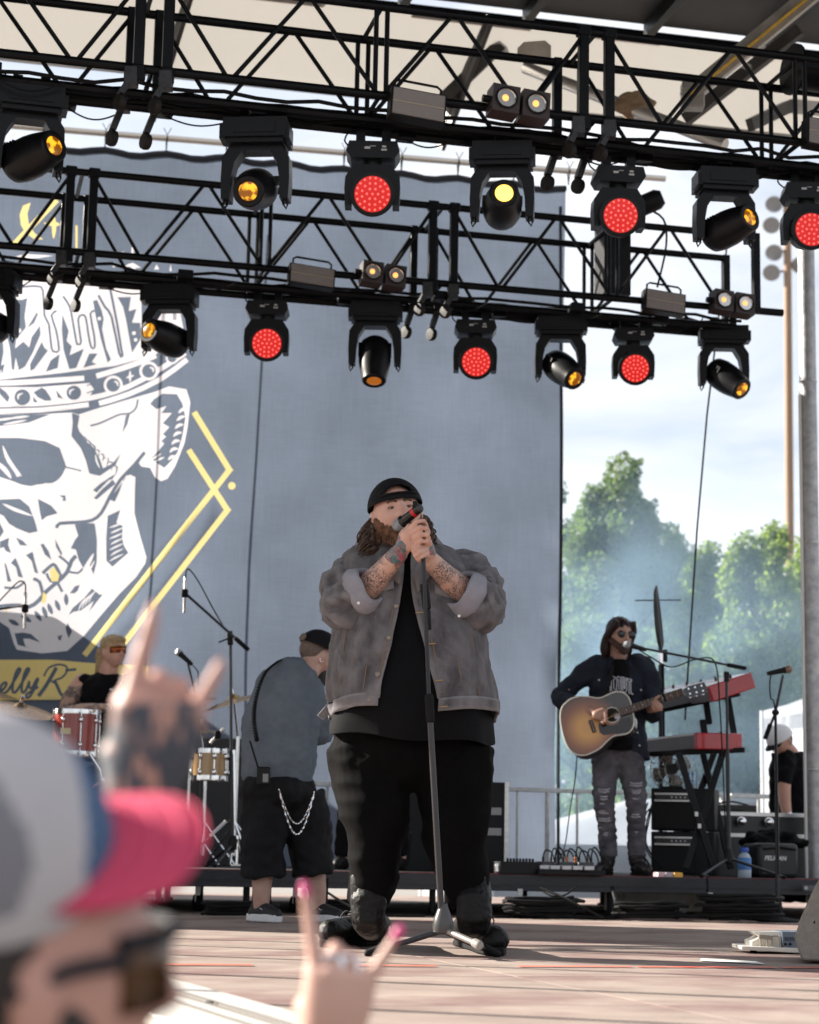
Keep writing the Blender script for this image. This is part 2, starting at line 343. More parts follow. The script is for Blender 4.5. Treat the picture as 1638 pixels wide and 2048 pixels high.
# ================================================================== lighting trusses (hinged pre-rig truss, 2.44 m sections)
def solve_truss(xa, ya, xb, yb):
    lo, hi = 3.5, 5.5
    for _ in range(40):
        z = (lo + hi) / 2
        if (Z(xa, ya, z) - Z(xb, yb, z)).length < 2.44: lo = z
        else: hi = z
    return z, Z(xa, ya, z), Z(xb, yb, z)
brace_m = {}
def truss(label, xa, ya, xb, yb, ytop, yrear, k0, k1, rend, ph):
    z, A, B = solve_truss(xa, ya, xb, yb); d = (B - A).normalized(); n = Vector((-d.y, d.x, 0))
    mid = A.lerp(B, .6); 
    # height from the top chord's pixel, width from the rear chord's pixel
    px = 818
    h = PL(px, ytop, A, n).z - z
    lo, hi = .1, 1.2
    for _ in range(30):
        m = (lo + hi) / 2; q = PL(px, yrear, A + n * m, n)
        if q.z - z < h: lo = m
        else: hi = m
    D = (lo + hi) / 2
    print('truss', label[:20], 'z', round(z, 3), 'h', round(h, 3), 'D', round(D, 3), 'ang', round(math.degrees(math.atan2(d.y, d.x)), 2))
    T = thing('lighting_truss', A, label, 'truss', 'lighting trusses')
    def P(s, b, c): return A + d * s + n * b + K * c
    s0, s1 = k0 * 2.44, k1 * 2.44 + rend
    for b in (0, D):
        for c in (0, h):
            q = MB(); q.tube([P(s0, b, c), P(s1, b, c)], .024, 10); q.build('chord', black_metal, T)
    for c in (0, h):                                  # cross members, one by one
        s = s0
        while s <= s1 + .01:
            q = MB(); q.tube([P(s, 0, c), P(s, D, c)], .014, 6); q.build('cross_tube', black_metal, T); s += 1.22
    for b, s, c in ((D * .3, -.085, .02), (D * .72, -.085, .02)):   # lower fixture bars
        q = MB(); q.tube([P(s0, b, -.085), P(s1 - .1, b, -.085)], .026, 8); q.build('fixture_bar', black_metal, T)
    step = 2.44 / 6
    for k in range(k0, k1 + 1):
        for i in range(6):
            sa, sb = k * 2.44 + i * step, k * 2.44 + (i + 1) * step
            if sb > s1 + .05: break
            for b in (0, D):
                ca, cb = ((h, 0) if i % 2 == 0 else (0, h))
                g = .05 if i == 0 else 0; e = .05 if i == 5 else 0
                q = MB(); q.tube([P(sa + g + .012, b, ca), P(sb - e - .012, b, cb)], .0125, 7); q.build('brace', black_metal, T)
        for ds in ((-.075, .075) if k > k0 - 1 else ()):          # hinge posts at the junctions
            for b in (0.0, D):
                q = MB(); q.box(P(k * 2.44 + ds, b, h / 2), (.055 if b == 0 else .05, .05, h + .05), (d, n, K)); q.build('hinge_post', black_metal, T, bevel=.006)
            for zz, hh in ((h, .06), (-.03, .09)):
                q = MB(); q.box(P(k * 2.44 + ds, 0, zz), (.075, .065, hh), (d, n, K)); q.build('hinge_block', black_metal, T, bevel=.008)
            for b in (-.02, .36):                      # swivel casters under each junction
                c0 = P(k * 2.44 + ds * 1.2 - .02, b, -.06)
                ct = bpy.data.objects.new('caster', None); col.objects.link(ct); ct.parent = T; BASE[ct.name] = A
                arm = c0 + Vector((-.05, -.02, -.16 if b > 0 else -.1))
                q = MB(); q.bar(c0, arm, .05, .035); q.bar(c0 + K * .05, c0 - K * .05, .07, .07); q.build('bracket', M('worn caster steel', (.03, .03, .032), .4, .3, var=.4, vs=30), ct, bevel=.004)
                q = MB(); q.lathe([(.018, -.02), (.042, -.018), (.046, 0), (.042, .018), (.018, .02)], arm - K * .045, Vector((.8, .6, 0)), 16); q.build('wheel', M('caster wheel', (.018, .016, .015), .6, var=.3, vs=30, spec=.2), ct)
        m = k * 2.44 + 1.22                            # mid posts
        if m < s1 + .02:
            for b in (0, D):
                for ds in (-.03, .03):
                    q = MB(); q.tube([P(m + ds, b, 0), P(m + ds, b, h)], .014, 7); q.build('mid_post', black_metal, T)
    if rend:
        q = MB(); q.tube([P(s1, 0, .0), P(s1 + .2, 0, .0)], .026, 10); q.build('chord_end', black_metal, T)
        for b in (0, D):
            q = MB(); q.box(P(s1, b, h / 2), (.05, .05, h + .04), (d, n, K)); q.build('end_post', black_metal, T)
    # power and data cable looms clipped along the bottom, each its own part
    for i in range(5):
        pts = []; s = s0; b = D * (.15 + .16 * i); r = random.Random(ph * 10 + i)
        while s < s1 - .05:
            pts.append(P(s, b + r.uniform(-.02, .02), r.uniform(-.075, -.035) - .02 * (i % 2))); s += .17
        q = MB(); q.tube(pts, .011 + .004 * (i % 3), 6); q.build('cable_loom', black_rubber, T)
    for i in range(int((s1 - s0) / .55)):              # drooping loops and tape wraps
        r = random.Random(ph * 99 + i); s = s0 + .55 * i + r.uniform(0, .3); w_ = r.uniform(.12, .4)
        if s + w_ > s1: continue
        b = D * r.uniform(.1, .9); dr = r.uniform(.02, .07)
        q = MB(); q.tube([P(s + w_ * f, b, -.1 - dr * math.sin(math.pi * f)) for f in (0, .2, .4, .6, .8, 1)], .005, 5, sm=2); q.build('cable_loop', black_rubber, T)
        q = MB(); q.box(P(s, b, -.075), (.1, .1, .06), (d, n, K)); q.build('clamp', black_metal, T, bevel=.006)
    return dict(A=A, d=d, n=n, D=D, h=h, z=z, T=T, P=P)
TF = truss('front black box truss nearest the audience, its left half crossing the cream roof', 305, 140, 1192, 239, 20, 90, -2, 2, 0, 1)
TR = truss('rear black box truss in front of the backdrop, ending at the wooden pole', 158, 504, 885, 567, 407, 458, -2, 1, 2.28, 2)

# ---- fixtures --------------------------------------------------------------
def mesh_of(fn, name, mats, sharp=38):
    mb = MB(); fn(mb); return mb.mesh(name, mats, sharp=sharp)
X, Y_ = Vector((1, 0, 0)), Vector((0, 1, 0))
def spot_base(m):
    m.box((0, 0, -.062), (.335, .24, .105)); m.box((0, 0, -.125), (.30, .2, .03)); m.box((-.17, -.05, -.085), (.03, .13, .075)); m.box((.17, -.05, -.085), (.03, .13, .075))
    m.box((0, -.122, -.07), (.22, .008, .05))
def arch(m, wid, dep, ztop, zbot, thk, leg):
    o = [(-wid / 2, zbot), (-wid / 2 - .004, zbot + .1), (-wid / 2, ztop - .07), (-wid / 2 + .045, ztop), (wid / 2 - .045, ztop), (wid / 2, ztop - .07), (wid / 2 + .004, zbot + .1), (wid / 2, zbot),
         (wid / 2 - leg, zbot), (wid / 2 - leg - .006, zbot + .12), (wid / 2 - leg - .02, ztop - .1), (wid / 2 - leg - .06, ztop - thk), (-wid / 2 + leg + .06, ztop - thk), (-wid / 2 + leg + .02, ztop - .1), (-wid / 2 + leg + .006, zbot + .12), (-wid / 2 + leg, zbot)]
    m.prism(o, Vector((0, dep / 2, 0)), X, K, dep)
def ring(m, o, r, t, ax): m.tube([Vector(o) + (ax[0] * math.cos(a) + ax[1] * math.sin(a)) * r for a in [i * 2 * math.pi / 12 for i in range(13)]], t, 6)
def spot_yoke(m):
    arch(m, .355, .11, -.135, -.43, .034, .045)
    for s in (-1, 1):
        m.lathe([(.045, 0), (.05, .01), (.05, .03)], (s * .145, 0, -.365), X * s, 14)
        m.tube([(s * .16, -.02, -.425), (s * .172, -.02, -.455), (s * .165, -.02, -.48), (s * .148, -.02, -.455), (s * .15, -.02, -.425)], .006, 6)
def spot_head(m):                                     # along -y
    m.lathe([(.03, .13), (.07, .123), (.098, .095), (.11, .035), (.11, -.04), (.104, -.095), (.093, -.15), (.085, -.185), (.083, -.205), (.076, -.212), (.056, -.212), (.050, -.206)], (0, 0, 0), Y_, 26)
    for s in (-1, 1):
        for i in range(5): m.box((s * .098, -.02 + i * .02, .04), (.03, .008, .05))
def spot_lens(m): m.lathe([(.0, .006), (.025, .005), (.042, .002), (.05, -.002)], (0, -.210, 0), -Y_, 24)
def led_base(m):
    m.box((0, 0, -.05), (.20, .17, .06)); m.prism([(-.145, -.075), (-.13, -.02), (.13, -.02), (.145, -.075), (.12, -.115), (-.12, -.115)], Vector((0, .09, 0)), X, K, .18)
    m.lathe([(.05, -.115), (.05, -.14)], (0, 0, 0), K, 14)
def led_panel(m):
    m.box((-.03, -.0915, -.06), (.03, .002, .012)); m.box((.06, -.0915, -.052), (.022, .002, .01)); m.box((.06, -.0915, -.07), (.03, .002, .01)); m.box((.0, -.0915, -.05), (.03, .002, .003))
def led_yoke(m):
    arch(m, .295, .10, -.14, -.37, .055, .036)
    for s in (-1, 1): m.lathe([(.04, 0), (.045, .01), (.045, .02)], (s * .128, 0, -.30), X * s, 12)
def led_head(m): m.lathe([(.03, .10), (.075, .095), (.1, .06), (.112, .0), (.12, -.06), (.122, -.09), (.107, -.094)], (0, 0, 0), Y_, 28)
def led_face(m): m.lathe([(.0, .006), (.05, .006), (.107, .0)], (0, -.093, 0), -Y_, 28)
def led_dots(m):
    k = 0
    for rr, cnt in ((0, 1), (.03, 6), (.058, 12), (.086, 18)):
        for i in range(cnt):
            a = 2 * math.pi * (i + .5 * (cnt == 12)) / cnt
            m.ell((rr * math.cos(a), -.1, rr * math.sin(a)), (.0066, .004, .0066), nu=8, nv=4)
fix_m = M('fixture black plastic', (.0048, .005, .0065), .40, var=.25, vs=10, bump=.05, bs=180, spec=.25)
amber = M('amber lamp glow', (.25, .12, .01), .15, emit=(1.0, .50, .02), es=1.1)
na, la, ba = nodes_of(amber)                          # gobo: a broken star of light and dark inside the lens
tcx = na.new('ShaderNodeTexCoord'); nzx = na.new('ShaderNodeTexNoise'); nzx.inputs['Scale'].default_value = 24; nzx.inputs['Detail'].default_value = 2
crx = na.new('ShaderNodeValToRGB'); crx.color_ramp.elements[0].position = .47; crx.color_ramp.elements[0].color = (.10, .02, .0, 1); crx.color_ramp.elements[1].position = .60; crx.color_ramp.elements[1].color = (1.0, .44, .02, 1)
oi = na.new('ShaderNodeObjectInfo'); av = na.new('ShaderNodeVectorMath'); sc_ = na.new('ShaderNodeVectorMath'); sc_.operation = 'SCALE'; sc_.inputs[3].default_value = 40
cmb = na.new('ShaderNodeCombineXYZ'); la.new(oi.outputs['Random'], cmb.inputs[0]); la.new(cmb.outputs[0], sc_.inputs[0]); la.new(sc_.outputs[0], av.inputs[1]); la.new(tcx.outputs['Object'], av.inputs[0])
la.new(av.outputs[0], nzx.inputs['Vector']); la.new(nzx.outputs['Fac'], crx.inputs[0]); la.new(crx.outputs[0], ba.inputs['Emission Color'])
ba.inputs['Emission Strength'].default_value = .5
amber_hot = M('bright amber lamp glow', (.3, .2, .05), .15, emit=(1.0, .58, .09), es=1.05)
amber_dim = M('dim amber lamp glow', (.02, .012, .01), .12, emit=(.8, .22, .02), es=.16)
redface = M('red lamp face', (.12, .004, .004), .35, emit=(1.0, .012, .012), es=.20)
reddot = M('red light emitter', (.3, .02, .02), .3, emit=(1.0, .13, .10), es=.5)
print_m = M('white printed marks', (.5, .5, .5), .6)
FM = {k: mesh_of(f, k, m) for k, f, m in (('sb', spot_base, fix_m), ('sy', spot_yoke, fix_m), ('sh', spot_head, fix_m), ('lb', led_base, fix_m), ('lp', led_panel, print_m), ('ly', led_yoke, fix_m), ('lh', led_head, fix_m), ('lf', led_face, redface), ('ld', led_dots, reddot))}
FM['sl'] = mesh_of(spot_lens, 'sl', amber); FM['slh'] = mesh_of(spot_lens, 'slh', amber_hot); FM['sld'] = mesh_of(spot_lens, 'sld', amber_dim)
for k, n_ in (('sb', 'base'), ('sy', 'yoke'), ('sh', 'head'), ('lb', 'base'), ('lp', 'printed_marks'), ('ly', 'yoke'), ('lh', 'head'), ('lf', 'lens'), ('ld', 'emitters'), ('sl', 'lens'), ('slh', 'lens'), ('sld', 'lens')): FM[k].name = n_
def head_matrix(dirv, piv):
    d = Vector(dirv).normalized(); y = -d; x = y.cross(K) * 1.0
    if x.length < .2: x = Vector((1, 0, 0))
    x.normalize(); z = x.cross(y); m = Matrix((x, y, z)).transposed().to_4x4(); m.translation = piv; return m
q = MB(); q.box((0, 0, 0), (.05, .06, .08)); CLAMP = q.mesh('clamp', black_metal)
q = MB(); q.tube([(-.12, .03, -.02), (-.16, .05, .03), (-.13, .06, .1)], .005, 5, sm=3); LEAD = q.mesh('power_lead', black_rubber)
def fixture(kind, px, py, tr, dirv, label, scale=1.0, pan=0.0, lens='sl', bfrac=.5):
    o = tr['A'] + tr['n'] * (tr['D'] * bfrac); p = PL(px, py, o, tr['n'])
    f = thing('moving_spot_light' if kind == 'spot' else 'wash_light', p, label, 'stage light', 'moving spot lights on the trusses' if kind == 'spot' else 'red wash lights on the trusses')
    f.rotation_euler = (0, 0, pan); f.scale = (scale,) * 3
    dl = Matrix.Rotation(-pan, 3, 'Z') @ Vector(dirv)
    for sx in (-.07, .07): inst('clamp', CLAMP, f, Matrix.Translation((sx, 0, .03)))
    inst('power_lead', LEAD, f)
    if kind == 'spot':
        inst('base', FM['sb'], f); inst('yoke', FM['sy'], f); h = inst('head', FM['sh'], f, head_matrix(dl, Vector((0, 0, -.365)))); inst('lens', FM[lens], h)
    else:
        b = inst('base', FM['lb'], f); inst('printed_marks', FM['lp'], b); inst('yoke', FM['ly'], f); h = inst('head', FM['lh'], f, head_matrix(dl, Vector((0, 0, -.30)))); inst('lens', FM['lf'], h); inst('emitters', FM['ld'], h)
    return f
SP = lambda *a, **k: fixture('spot', *a, **k)
LW = lambda *a, **k: fixture('wash', *a, **k)
SP(62, 182, TF, (.75, -.62, .12), 'black moving spot light at the left edge of the front truss, lens turned right', pan=.25, scale=1.02)
SP(517, 246, TF, (-.12, -.9, -.36), 'black moving spot light on the front truss aimed low, left of the first red light', pan=-.1, scale=1.02)
LW(747, 286, TF, (.03, -.93, -.22), 'red wash light left of centre on the front truss', scale=1.0)
SP(1006, 292, TF, (.0, -.98, .08), 'black moving spot light with the brightest amber lens, centre of the front truss', lens='slh', pan=-.1, scale=.98)
LW(1236, 335, TF, (.06, -.95, -.18), 'red wash light on the front truss beside the caster brackets', scale=.98, pan=.1)
SP(1447, 344, TF, (.62, -.78, .16), 'black moving spot light on the front truss lying turned to the right, dim lens', lens='sl', pan=.1, scale=.95)
LW(1612, 368, TF, (.1, -.97, -.14), 'red wash light cut by the right edge of the picture', scale=.96)
SP(-14, 545, TR, (-.4, -.85, -.1), 'black moving spot light cut by the left edge, on the rear truss', pan=-.1, scale=1.0)
SP(343, 574, TR, (-.55, -.82, .08), 'black moving spot light in front of the crown on the backdrop', pan=-.1, scale=1.0)
LW(536, 602, TR, (.08, -.95, -.2), 'red wash light leftmost on the rear truss', scale=1.0)
SP(752, 608, TR, (.0, -.35, -.93), 'black moving spot light pointing straight down, nearly unlit', lens='sld', scale=1.0)
LW(951, 640, TR, (.06, -.94, -.22), 'red wash light on the rear truss right of the down-pointing spot', scale=1.0)
SP(1121, 636, TR, (.42, -.66, -.52), 'black moving spot light at the right edge of the backdrop', scale=.98)
LW(1266, 656, TR, (.07, -.93, -.22), 'red wash light against the sky on the rear truss', scale=.98)
SP(1446, 655, TR, (.52, -.55, -.56), 'black moving spot light near the right end of the rear truss with one sunlit arm', scale=.98)

# ---- strobes and two-lamp blinders on the trusses
grid_m = M('strobe grid', (.28, .25, .23), .55, var=.1)
ng, lg, bgx = nodes_of(grid_m)
wv = ng.new('ShaderNodeTexBrick'); wv.inputs['Scale'].default_value = 90; wv.inputs['Color1'].default_value = (.34, .30, .28, 1); wv.inputs['Color2'].default_value = (.28, .25, .23, 1); wv.inputs['Mortar'].default_value = (.07, .06, .06, 1); wv.inputs['Mortar Size'].default_value = .03; wv.offset = 0
tcg = ng.new('ShaderNodeTexCoord'); mpg = ng.new('ShaderNodeMapping'); mpg.inputs['Rotation'].default_value = (R(90), 0, 0); lg.new(tcg.outputs['Object'], mpg.inputs[0]); lg.new(mpg.outputs[0], wv.inputs['Vector']); lg.new(wv.outputs[0], bgx.inputs['Base Color'])
refl = M('lamp reflector', (.7, .68, .66), .22, .9); bulb = M('warm bulb', (.6, .3, .1), .3, emit=(1, .4, .1), es=.6)
brown_black = M('brown black enamel', (.045, .03, .03), .45, var=.2)
def place(px, py, tr, b): return PL(px, py, tr['A'] + tr['n'] * b, tr['n'])
def strobe(px, py, tr, wd, hg, label):
    c = place(px, py, tr, -.09); s = thing('strobe_light', c, label, 'strobe light', 'strobe panels on the trusses'); s.rotation_euler = (R(-4), R(4), TH)
    q = MB(); q.box((0, .03, 0), (wd, .08, hg)); inst('housing', q.mesh('housing', black_plastic), s)
    q = MB(); q.box((0, -.0145, hg * .235), (wd * .93, .008, hg * .42)); q.box((0, -.0145, -hg * .235), (wd * .93, .008, hg * .42)); inst('light_grid', q.mesh('light_grid', grid_m), s)
    q = MB(); q.box((0, -.0145, 0), (wd * .93, .009, hg * .03)); inst('tube_strip', q.mesh('tube_strip', M('strobe tube', (.5, .42, .3), .3)), s)
    q = MB(); q.tube([(-wd * .42, .03, hg / 2), (-wd * .42, .03, hg / 2 + .045), (-wd * .35, .03, hg / 2 + .06), (wd * .35, .03, hg / 2 + .06), (wd * .42, .03, hg / 2 + .045), (wd * .42, .03, hg / 2)], .007, 6); inst('bracket', q.mesh('bracket', black_metal), s)
def blinder(px, py, tr, wd, hg, label):
    c = place(px, py, tr, -.11); s = thing('blinder_light', c, label, 'blinder light', 'two-lamp blinders on the trusses'); s.rotation_euler = (R(-3), R(4), TH)
    hw = wd / 2
    for k in (-1, 1):
        q = MB(); q.box((k * hw * .53, .04, 0), (hw * .94, .12, hg)); inst('lamp_box', q.mesh('lamp_box', brown_black), s)
        q = MB(); r = hg * .36; q.lathe([(r * 1.08, 0), (r * 1.08, .008), (r * .97, .009), (r * .8, -.004), (r * .5, -.012), (.002, -.016)], (k * hw * .53, -.022, 0), -Y_, 22); z_ = inst('reflector', q.mesh('reflector', refl), s)
        q = MB(); q.ell((k * hw * .53 - .006, -.022, .0), (r * .33, .014, r * .33), nu=12, nv=8); inst('bulb', q.mesh('bulb', bulb), z_)
        q = MB(); q.tube([(k * hw * .53 + r * 1.02 * math.cos(a), -.029, r * 1.02 * math.sin(a)) for a in [i * math.pi / 12 for i in range(25)]], .006, 6); inst('rim', q.mesh('rim', black_plastic), s)
    q = MB(); q.box((0, .06, 0), (wd * 1.05, .05, hg * .3)); q.lathe([(.02, 0), (.02, .04)], (-hw * 1.02, .03, 0), -X, 10); inst('yoke', q.mesh('yoke', black_metal), s)
strobe(836, 211, TF, .305, .165, 'wide grey strobe panel on the front truss left of the blinder')
strobe(1662, 270, TF, .30, .165, 'strobe panel at the right edge of the front truss')
strobe(624, 552, TR, .31, .135, 'grey strobe panel on the rear truss left of the two-lamp blinder')
strobe(1330, 604, TR, .30, .15, 'grey strobe panel on the rear truss against the sky')
blinder(1041, 205, TF, .325, .155, 'two-lamp blinder on the front truss with warm bulbs')
blinder(768, 549, TR, .30, .15, 'two-lamp blinder on the rear truss over the down-pointing spot')
blinder(1468, 605, TR, .30, .15, 'two-lamp blinder near the right end of the rear truss')
# black cabinet-like hoist inside the rear truss
q = MB(); q.box((0, 0, 0), (.2, .2, .55)); q.lathe([(.07, 0), (.075, .05), (.075, .2), (.05, .24)], (.12, -.06, .36), Vector((.8, -.5, .35)), 18)
c = place(1225, 520, TR, TR['D'] * .6); h = thing('chain_hoist', c, 'black chain hoist standing inside the rear truss right of the backdrop', 'hoist'); h.rotation_euler = (0, 0, TH)
inst('housing', q.mesh('housing', black_plastic), h)
q = MB(); q.tube([(.2, -.1, .38), (.34, -.12, .3), (.36, -.12, .1), (.3, -.1, -.2)], .008, 6, sm=4); inst('cable', q.mesh('cable', black_rubber), h)
# dark drum of a hoist at the right end of the front truss
c = place(1625, 145, TF, TF['D'] * .5); h = thing('cable_drum', c, 'black cable drum inside the front truss at the right edge', 'drum')
q = MB(); q.lathe([(.04, -.14), (.15, -.135), (.15, -.12), (.11, -.11), (.11, .11), (.15, .12), (.15, .135), (.04, .14)], (0, 0, 0), Vector((.9, .3, 0)), 20); inst('spool', q.mesh('spool', black_metal), h)
# ================================================================== printed backdrop: one hanging cloth, the print cut into it as its own faces
BDO = W(1120, 1000, 17.2); BN = V.copy()
def bp(x, y):                                          # photo pixel -> (along U, height) on the cloth plane
    p = PL(x, y, BDO, BN); return ((p - BDO).dot(U), p.z)
def cA(pts): return [bp(x / 3.2, 780 + y / 3.2) for x, y in pts]
def cB(pts): return [bp(x / 3.9, 400 + y / 3.9) for x, y in pts]
def cC(pts): return [bp(x / 3.4125, 1130 + y / 3.4125) for x, y in pts]
def cP(pts): return [bp(x, y) for x, y in pts]
def stroke(pts, wd, conv, sm=0, taper=False):
    if sm: pts = [tuple(p) for p in interp(pts, sm)]
    l, r = [], []; n = len(pts)
    for i, (x, y) in enumerate(pts):
        a = pts[max(i - 1, 0)]; b = pts[min(i + 1, n - 1)]; dx, dy = b[0] - a[0], b[1] - a[1]; k = math.hypot(dx, dy) or 1
        q = wd / 2 * (1 if not taper else max(.15, math.sin(math.pi * (i + .3) / (n - .4))))
        l.append((x - dy / k * q, y + dx / k * q)); r.append((x + dy / k * q, y - dx / k * q))
    return [conv([l[i], l[i + 1], r[i + 1], r[i]]) for i in range(n - 1)]
def circ(x, y, r, conv, n=18): return conv([(x + r * math.cos(2 * math.pi * i / n), y + r * math.sin(2 * math.pi * i / n)) for i in range(n)])
NAVY, WHITE, YEL, DARK = 0, 1, 2, 0
LAY = []                                               # (material, polygon) in painter's order
def put(m, *polys):
    for p in polys:
        if p and isinstance(p[0][0], (tuple, list)): put(m, *p)
        else: LAY.append((m, p))
# crown of dripping candles
put(WHITE, cB([(-400, 600), (-100, 570), (240, 595), (330, 625), (480, 640), (640, 635), (880, 655), (1090, 700), (1102, 800), (1105, 960), (1180, 900), (1280, 870), (1400, 880), (1425, 1010), (1330, 1130), (1200, 1215), (900, 1290), (480, 1340), (0, 1395), (-400, 1400)]))
put(NAVY, cB([(60, 770), (180, 770), (215, 755), (195, 900), (205, 985), (130, 1080), (120, 1150), (185, 1095), (230, 1140), (250, 1060), (315, 970), (320, 1040), (260, 1180), (200, 1290), (150, 1320), (125, 1220), (112, 1320), (95, 1310), (80, 1150), (55, 1050)]),
    cB([(330, 1095), (350, 1140), (378, 1165), (270, 1310), (240, 1325), (238, 1270)]), cB([(360, 1330), (400, 1240), (470, 1190), (455, 1300)]),
    cB([(215, 990), (290, 865), (300, 880), (270, 950)]),
    cB([(490, 880), (540, 1010), (525, 1090), (565, 1130), (548, 1200), (660, 1150), (600, 1300), (545, 1310), (500, 1160), (485, 1000)]),
    cB([(655, 1300), (700, 1190), (765, 1190), (720, 1255), (755, 1275)]),
    cB([(728, 780), (760, 770), (795, 850), (812, 920), (800, 1000), (830, 1150), (868, 1240), (842, 1265), (790, 1080), (750, 900)]),
    cB([(918, 755), (1022, 755), (1005, 865), (1065, 850), (1030, 955), (1095, 960), (1095, 1090), (1030, 1190), (985, 940), (960, 830)]),
    cB([(-120, 900), (-20, 860), (20, 1000), (30, 1180), (0, 1350), (-60, 1340)]), cB([(0, 1290), (40, 1270), (20, 1350)]))
put(NAVY, stroke([(60, 690), (200, 668), (300, 665), (338, 700), (350, 890), (385, 960), (405, 1140), (428, 1172), (465, 1158), (440, 1000), (405, 890), (445, 855)], 17, cB, 2))
put(NAVY, stroke([(495, 740), (530, 790), (558, 860), (598, 1090), (615, 1116), (636, 1095), (613, 925), (642, 888), (672, 905), (690, 1020), (714, 1138), (742, 1142), (738, 1050), (708, 880), (742, 858)], 17, cB, 2))
put(NAVY, stroke([(770, 735), (822, 830), (872, 905), (932, 1195), (957, 1212), (948, 1165), (915, 960), (862, 690)], 19, cB, 2))
put(NAVY, stroke([(1350, 865), (1352, 940), (1366, 940), (1364, 865)], 10, cB), stroke([(1170, 1000), (1200, 930), (1230, 1000)], 10, cB))
put(WHITE, circ(130, 935, 25, cB), circ(152, 1010, 17, cB), circ(778, 918, 14, cB), circ(1045, 1038, 15, cB), circ(1058, 1090, 14, cB), circ(-60, 960, 20, cB))
put(NAVY, stroke([(940, 690), (965, 665), (985, 690), (1010, 665), (1025, 690)], 10, cB))
put(WHITE, cB([(1022, 420), (1034, 325), (1046, 420), (1040, 470), (1030, 470)]), cB([(1040, 490), (1100, 530), (1060, 530), (1045, 560), (1020, 520), (960, 520), (1010, 495)]), cB([(880, 520), (890, 475), (898, 520)]), cB([(1200, 545), (1220, 505), (1238, 545)]), cB([(1318, 560), (1328, 505), (1336, 560)]), stroke([(955, 400), (985, 425)], 10, cB), stroke([(1100, 420), (1075, 440)], 10, cB))
put(WHITE, cB([(100, 440), (200, 415), (420, 425), (300, 445), (200, 450)]))
# jewelled band
put(NAVY, cB([(-400, 1400), (0, 1395), (480, 1340), (900, 1290), (1200, 1215), (1330, 1130), (1470, 1215), (1460, 1260), (1100, 1520), (700, 1620), (0, 1660), (-400, 1660)]))
put(WHITE, cB([(-400, 1455), (300, 1450), (700, 1420), (735, 1470), (700, 1530), (300, 1575), (-400, 1590)]))
put(WHITE, stroke([(-400, 1430), (100, 1418), (400, 1398), (660, 1382)], 40, cB, 2), stroke([(755, 1368), (950, 1312), (1100, 1262), (1215, 1215)], 42, cB, 2))
put(WHITE, stroke([(-400, 1600), (300, 1578), (700, 1540), (1000, 1455), (1300, 1290), (1440, 1200)], 40, cB, 3))
put(NAVY, stroke([(-400, 1624), (300, 1604), (700, 1566)], 10, cB, 2))
put(WHITE, stroke([(-400, 1650), (300, 1630), (695, 1590)], 38, cB, 2), stroke([(775, 1582), (1000, 1515), (1250, 1400), (1455, 1250)], 40, cB, 2))
for x, y, r in ((885, 1440, 74), (1160, 1335, 74), (1340, 1235, 50)): put(WHITE, circ(x, y, r, cB)); put(NAVY, circ(x, y, r * .72, cB)); put(WHITE, stroke([(x + r * .05, y - r * .4), (x + r * .4, y - r * .25), (x + r * .48, y + r * .15)], 16, cB, 3, True))
for x, y, r in ((580, 1495, 57), (178, 1530, 63), (-190, 1530, 63)): put(NAVY, circ(x, y, r, cB)); put(WHITE, stroke([(x - r * .5, y + r * .3), (x - r * .5, y - r * .25), (x + r * .1, y - r * .5)], 15, cB, 3, True))
put(WHITE, stroke([(1015, 1330), (1015, 1420)], 18, cB, 4, True), stroke([(985, 1385), (1045, 1368)], 18, cB, 4, True))
put(NAVY, cB([(330, 1452), (360, 1470), (405, 1540), (400, 1556), (355, 1556), (300, 1530), (265, 1490)]), cB([(-20, 1440), (50, 1490), (78, 1530), (62, 1570), (0, 1505)]), cB([(440, 1470), (500, 1545), (455, 1530)]), cB([(262, 1520), (300, 1570), (265, 1568)]), stroke([(680, 1440), (730, 1425)], 9, cB), stroke([(680, 1500), (735, 1480)], 9, cB))
# skull
SK = [(-300, 140), (200, 150), (465, 138), (505, 152), (640, 110), (875, 45), (985, 15), (1080, -20), (1190, 0), (1215, 80), (1200, 230), (1180, 340), (1120, 490), (1070, 570), (1030, 585), (990, 560), (960, 500), (905, 492), (888, 470), (925, 400), (860, 480), (792, 552), (840, 538), (866, 555), (862, 650), (860, 790), (885, 890), (910, 980), (937, 1070), (930, 1110), (870, 1200), (760, 1310), (640, 1450), (540, 1570), (430, 1670), (270, 1685), (110, 1660), (90, 1620), (60, 1520), (0, 1480), (-300, 1480)]
put(WHITE, cA(SK))
put(NAVY, cA([(-300, 165), (0, 150), (190, 150), (330, 148), (280, 165), (190, 200), (60, 218), (0, 225), (-300, 235)]))
for a, b in (((20, 215), (175, 185)), ((-40, 190), (110, 170)), ((60, 175), (190, 160))): put(WHITE, stroke([a, ((a[0] + b[0]) / 2, (a[1] + b[1]) / 2), b], 14, cA, 3, True))
put(NAVY, cA([(462, 140), (512, 158), (500, 230), (515, 270), (560, 330), (600, 365), (640, 440), (660, 500), (720, 470), (772, 408), (740, 480), (690, 515), (640, 548), (600, 540), (572, 530), (552, 450), (520, 370), (460, 290), (468, 200)]))
for i in range(9): x = 520 + i * 28; y = 290 + i * 26; put(NAVY, stroke([(x - 25, y - 30 + 18 * (i > 3)), (x + 5, y - 5), (x - 5, y + 45)], 11, cA, 3, True))
put(WHITE, *[stroke([(640 + i * 26, 500 - i * 22), (620 + i * 26, 455 - i * 22), (612 + i * 26, 410 - i * 20)], 11, cA, 3, True) for i in range(4)])
put(NAVY, stroke([(580, 225), (640, 210), (720, 175), (770, 155), (830, 150), (870, 115), (882, 60)], 12, cA, 3), cA([(805, 165), (832, 150), (815, 220), (782, 275), (795, 220)]))
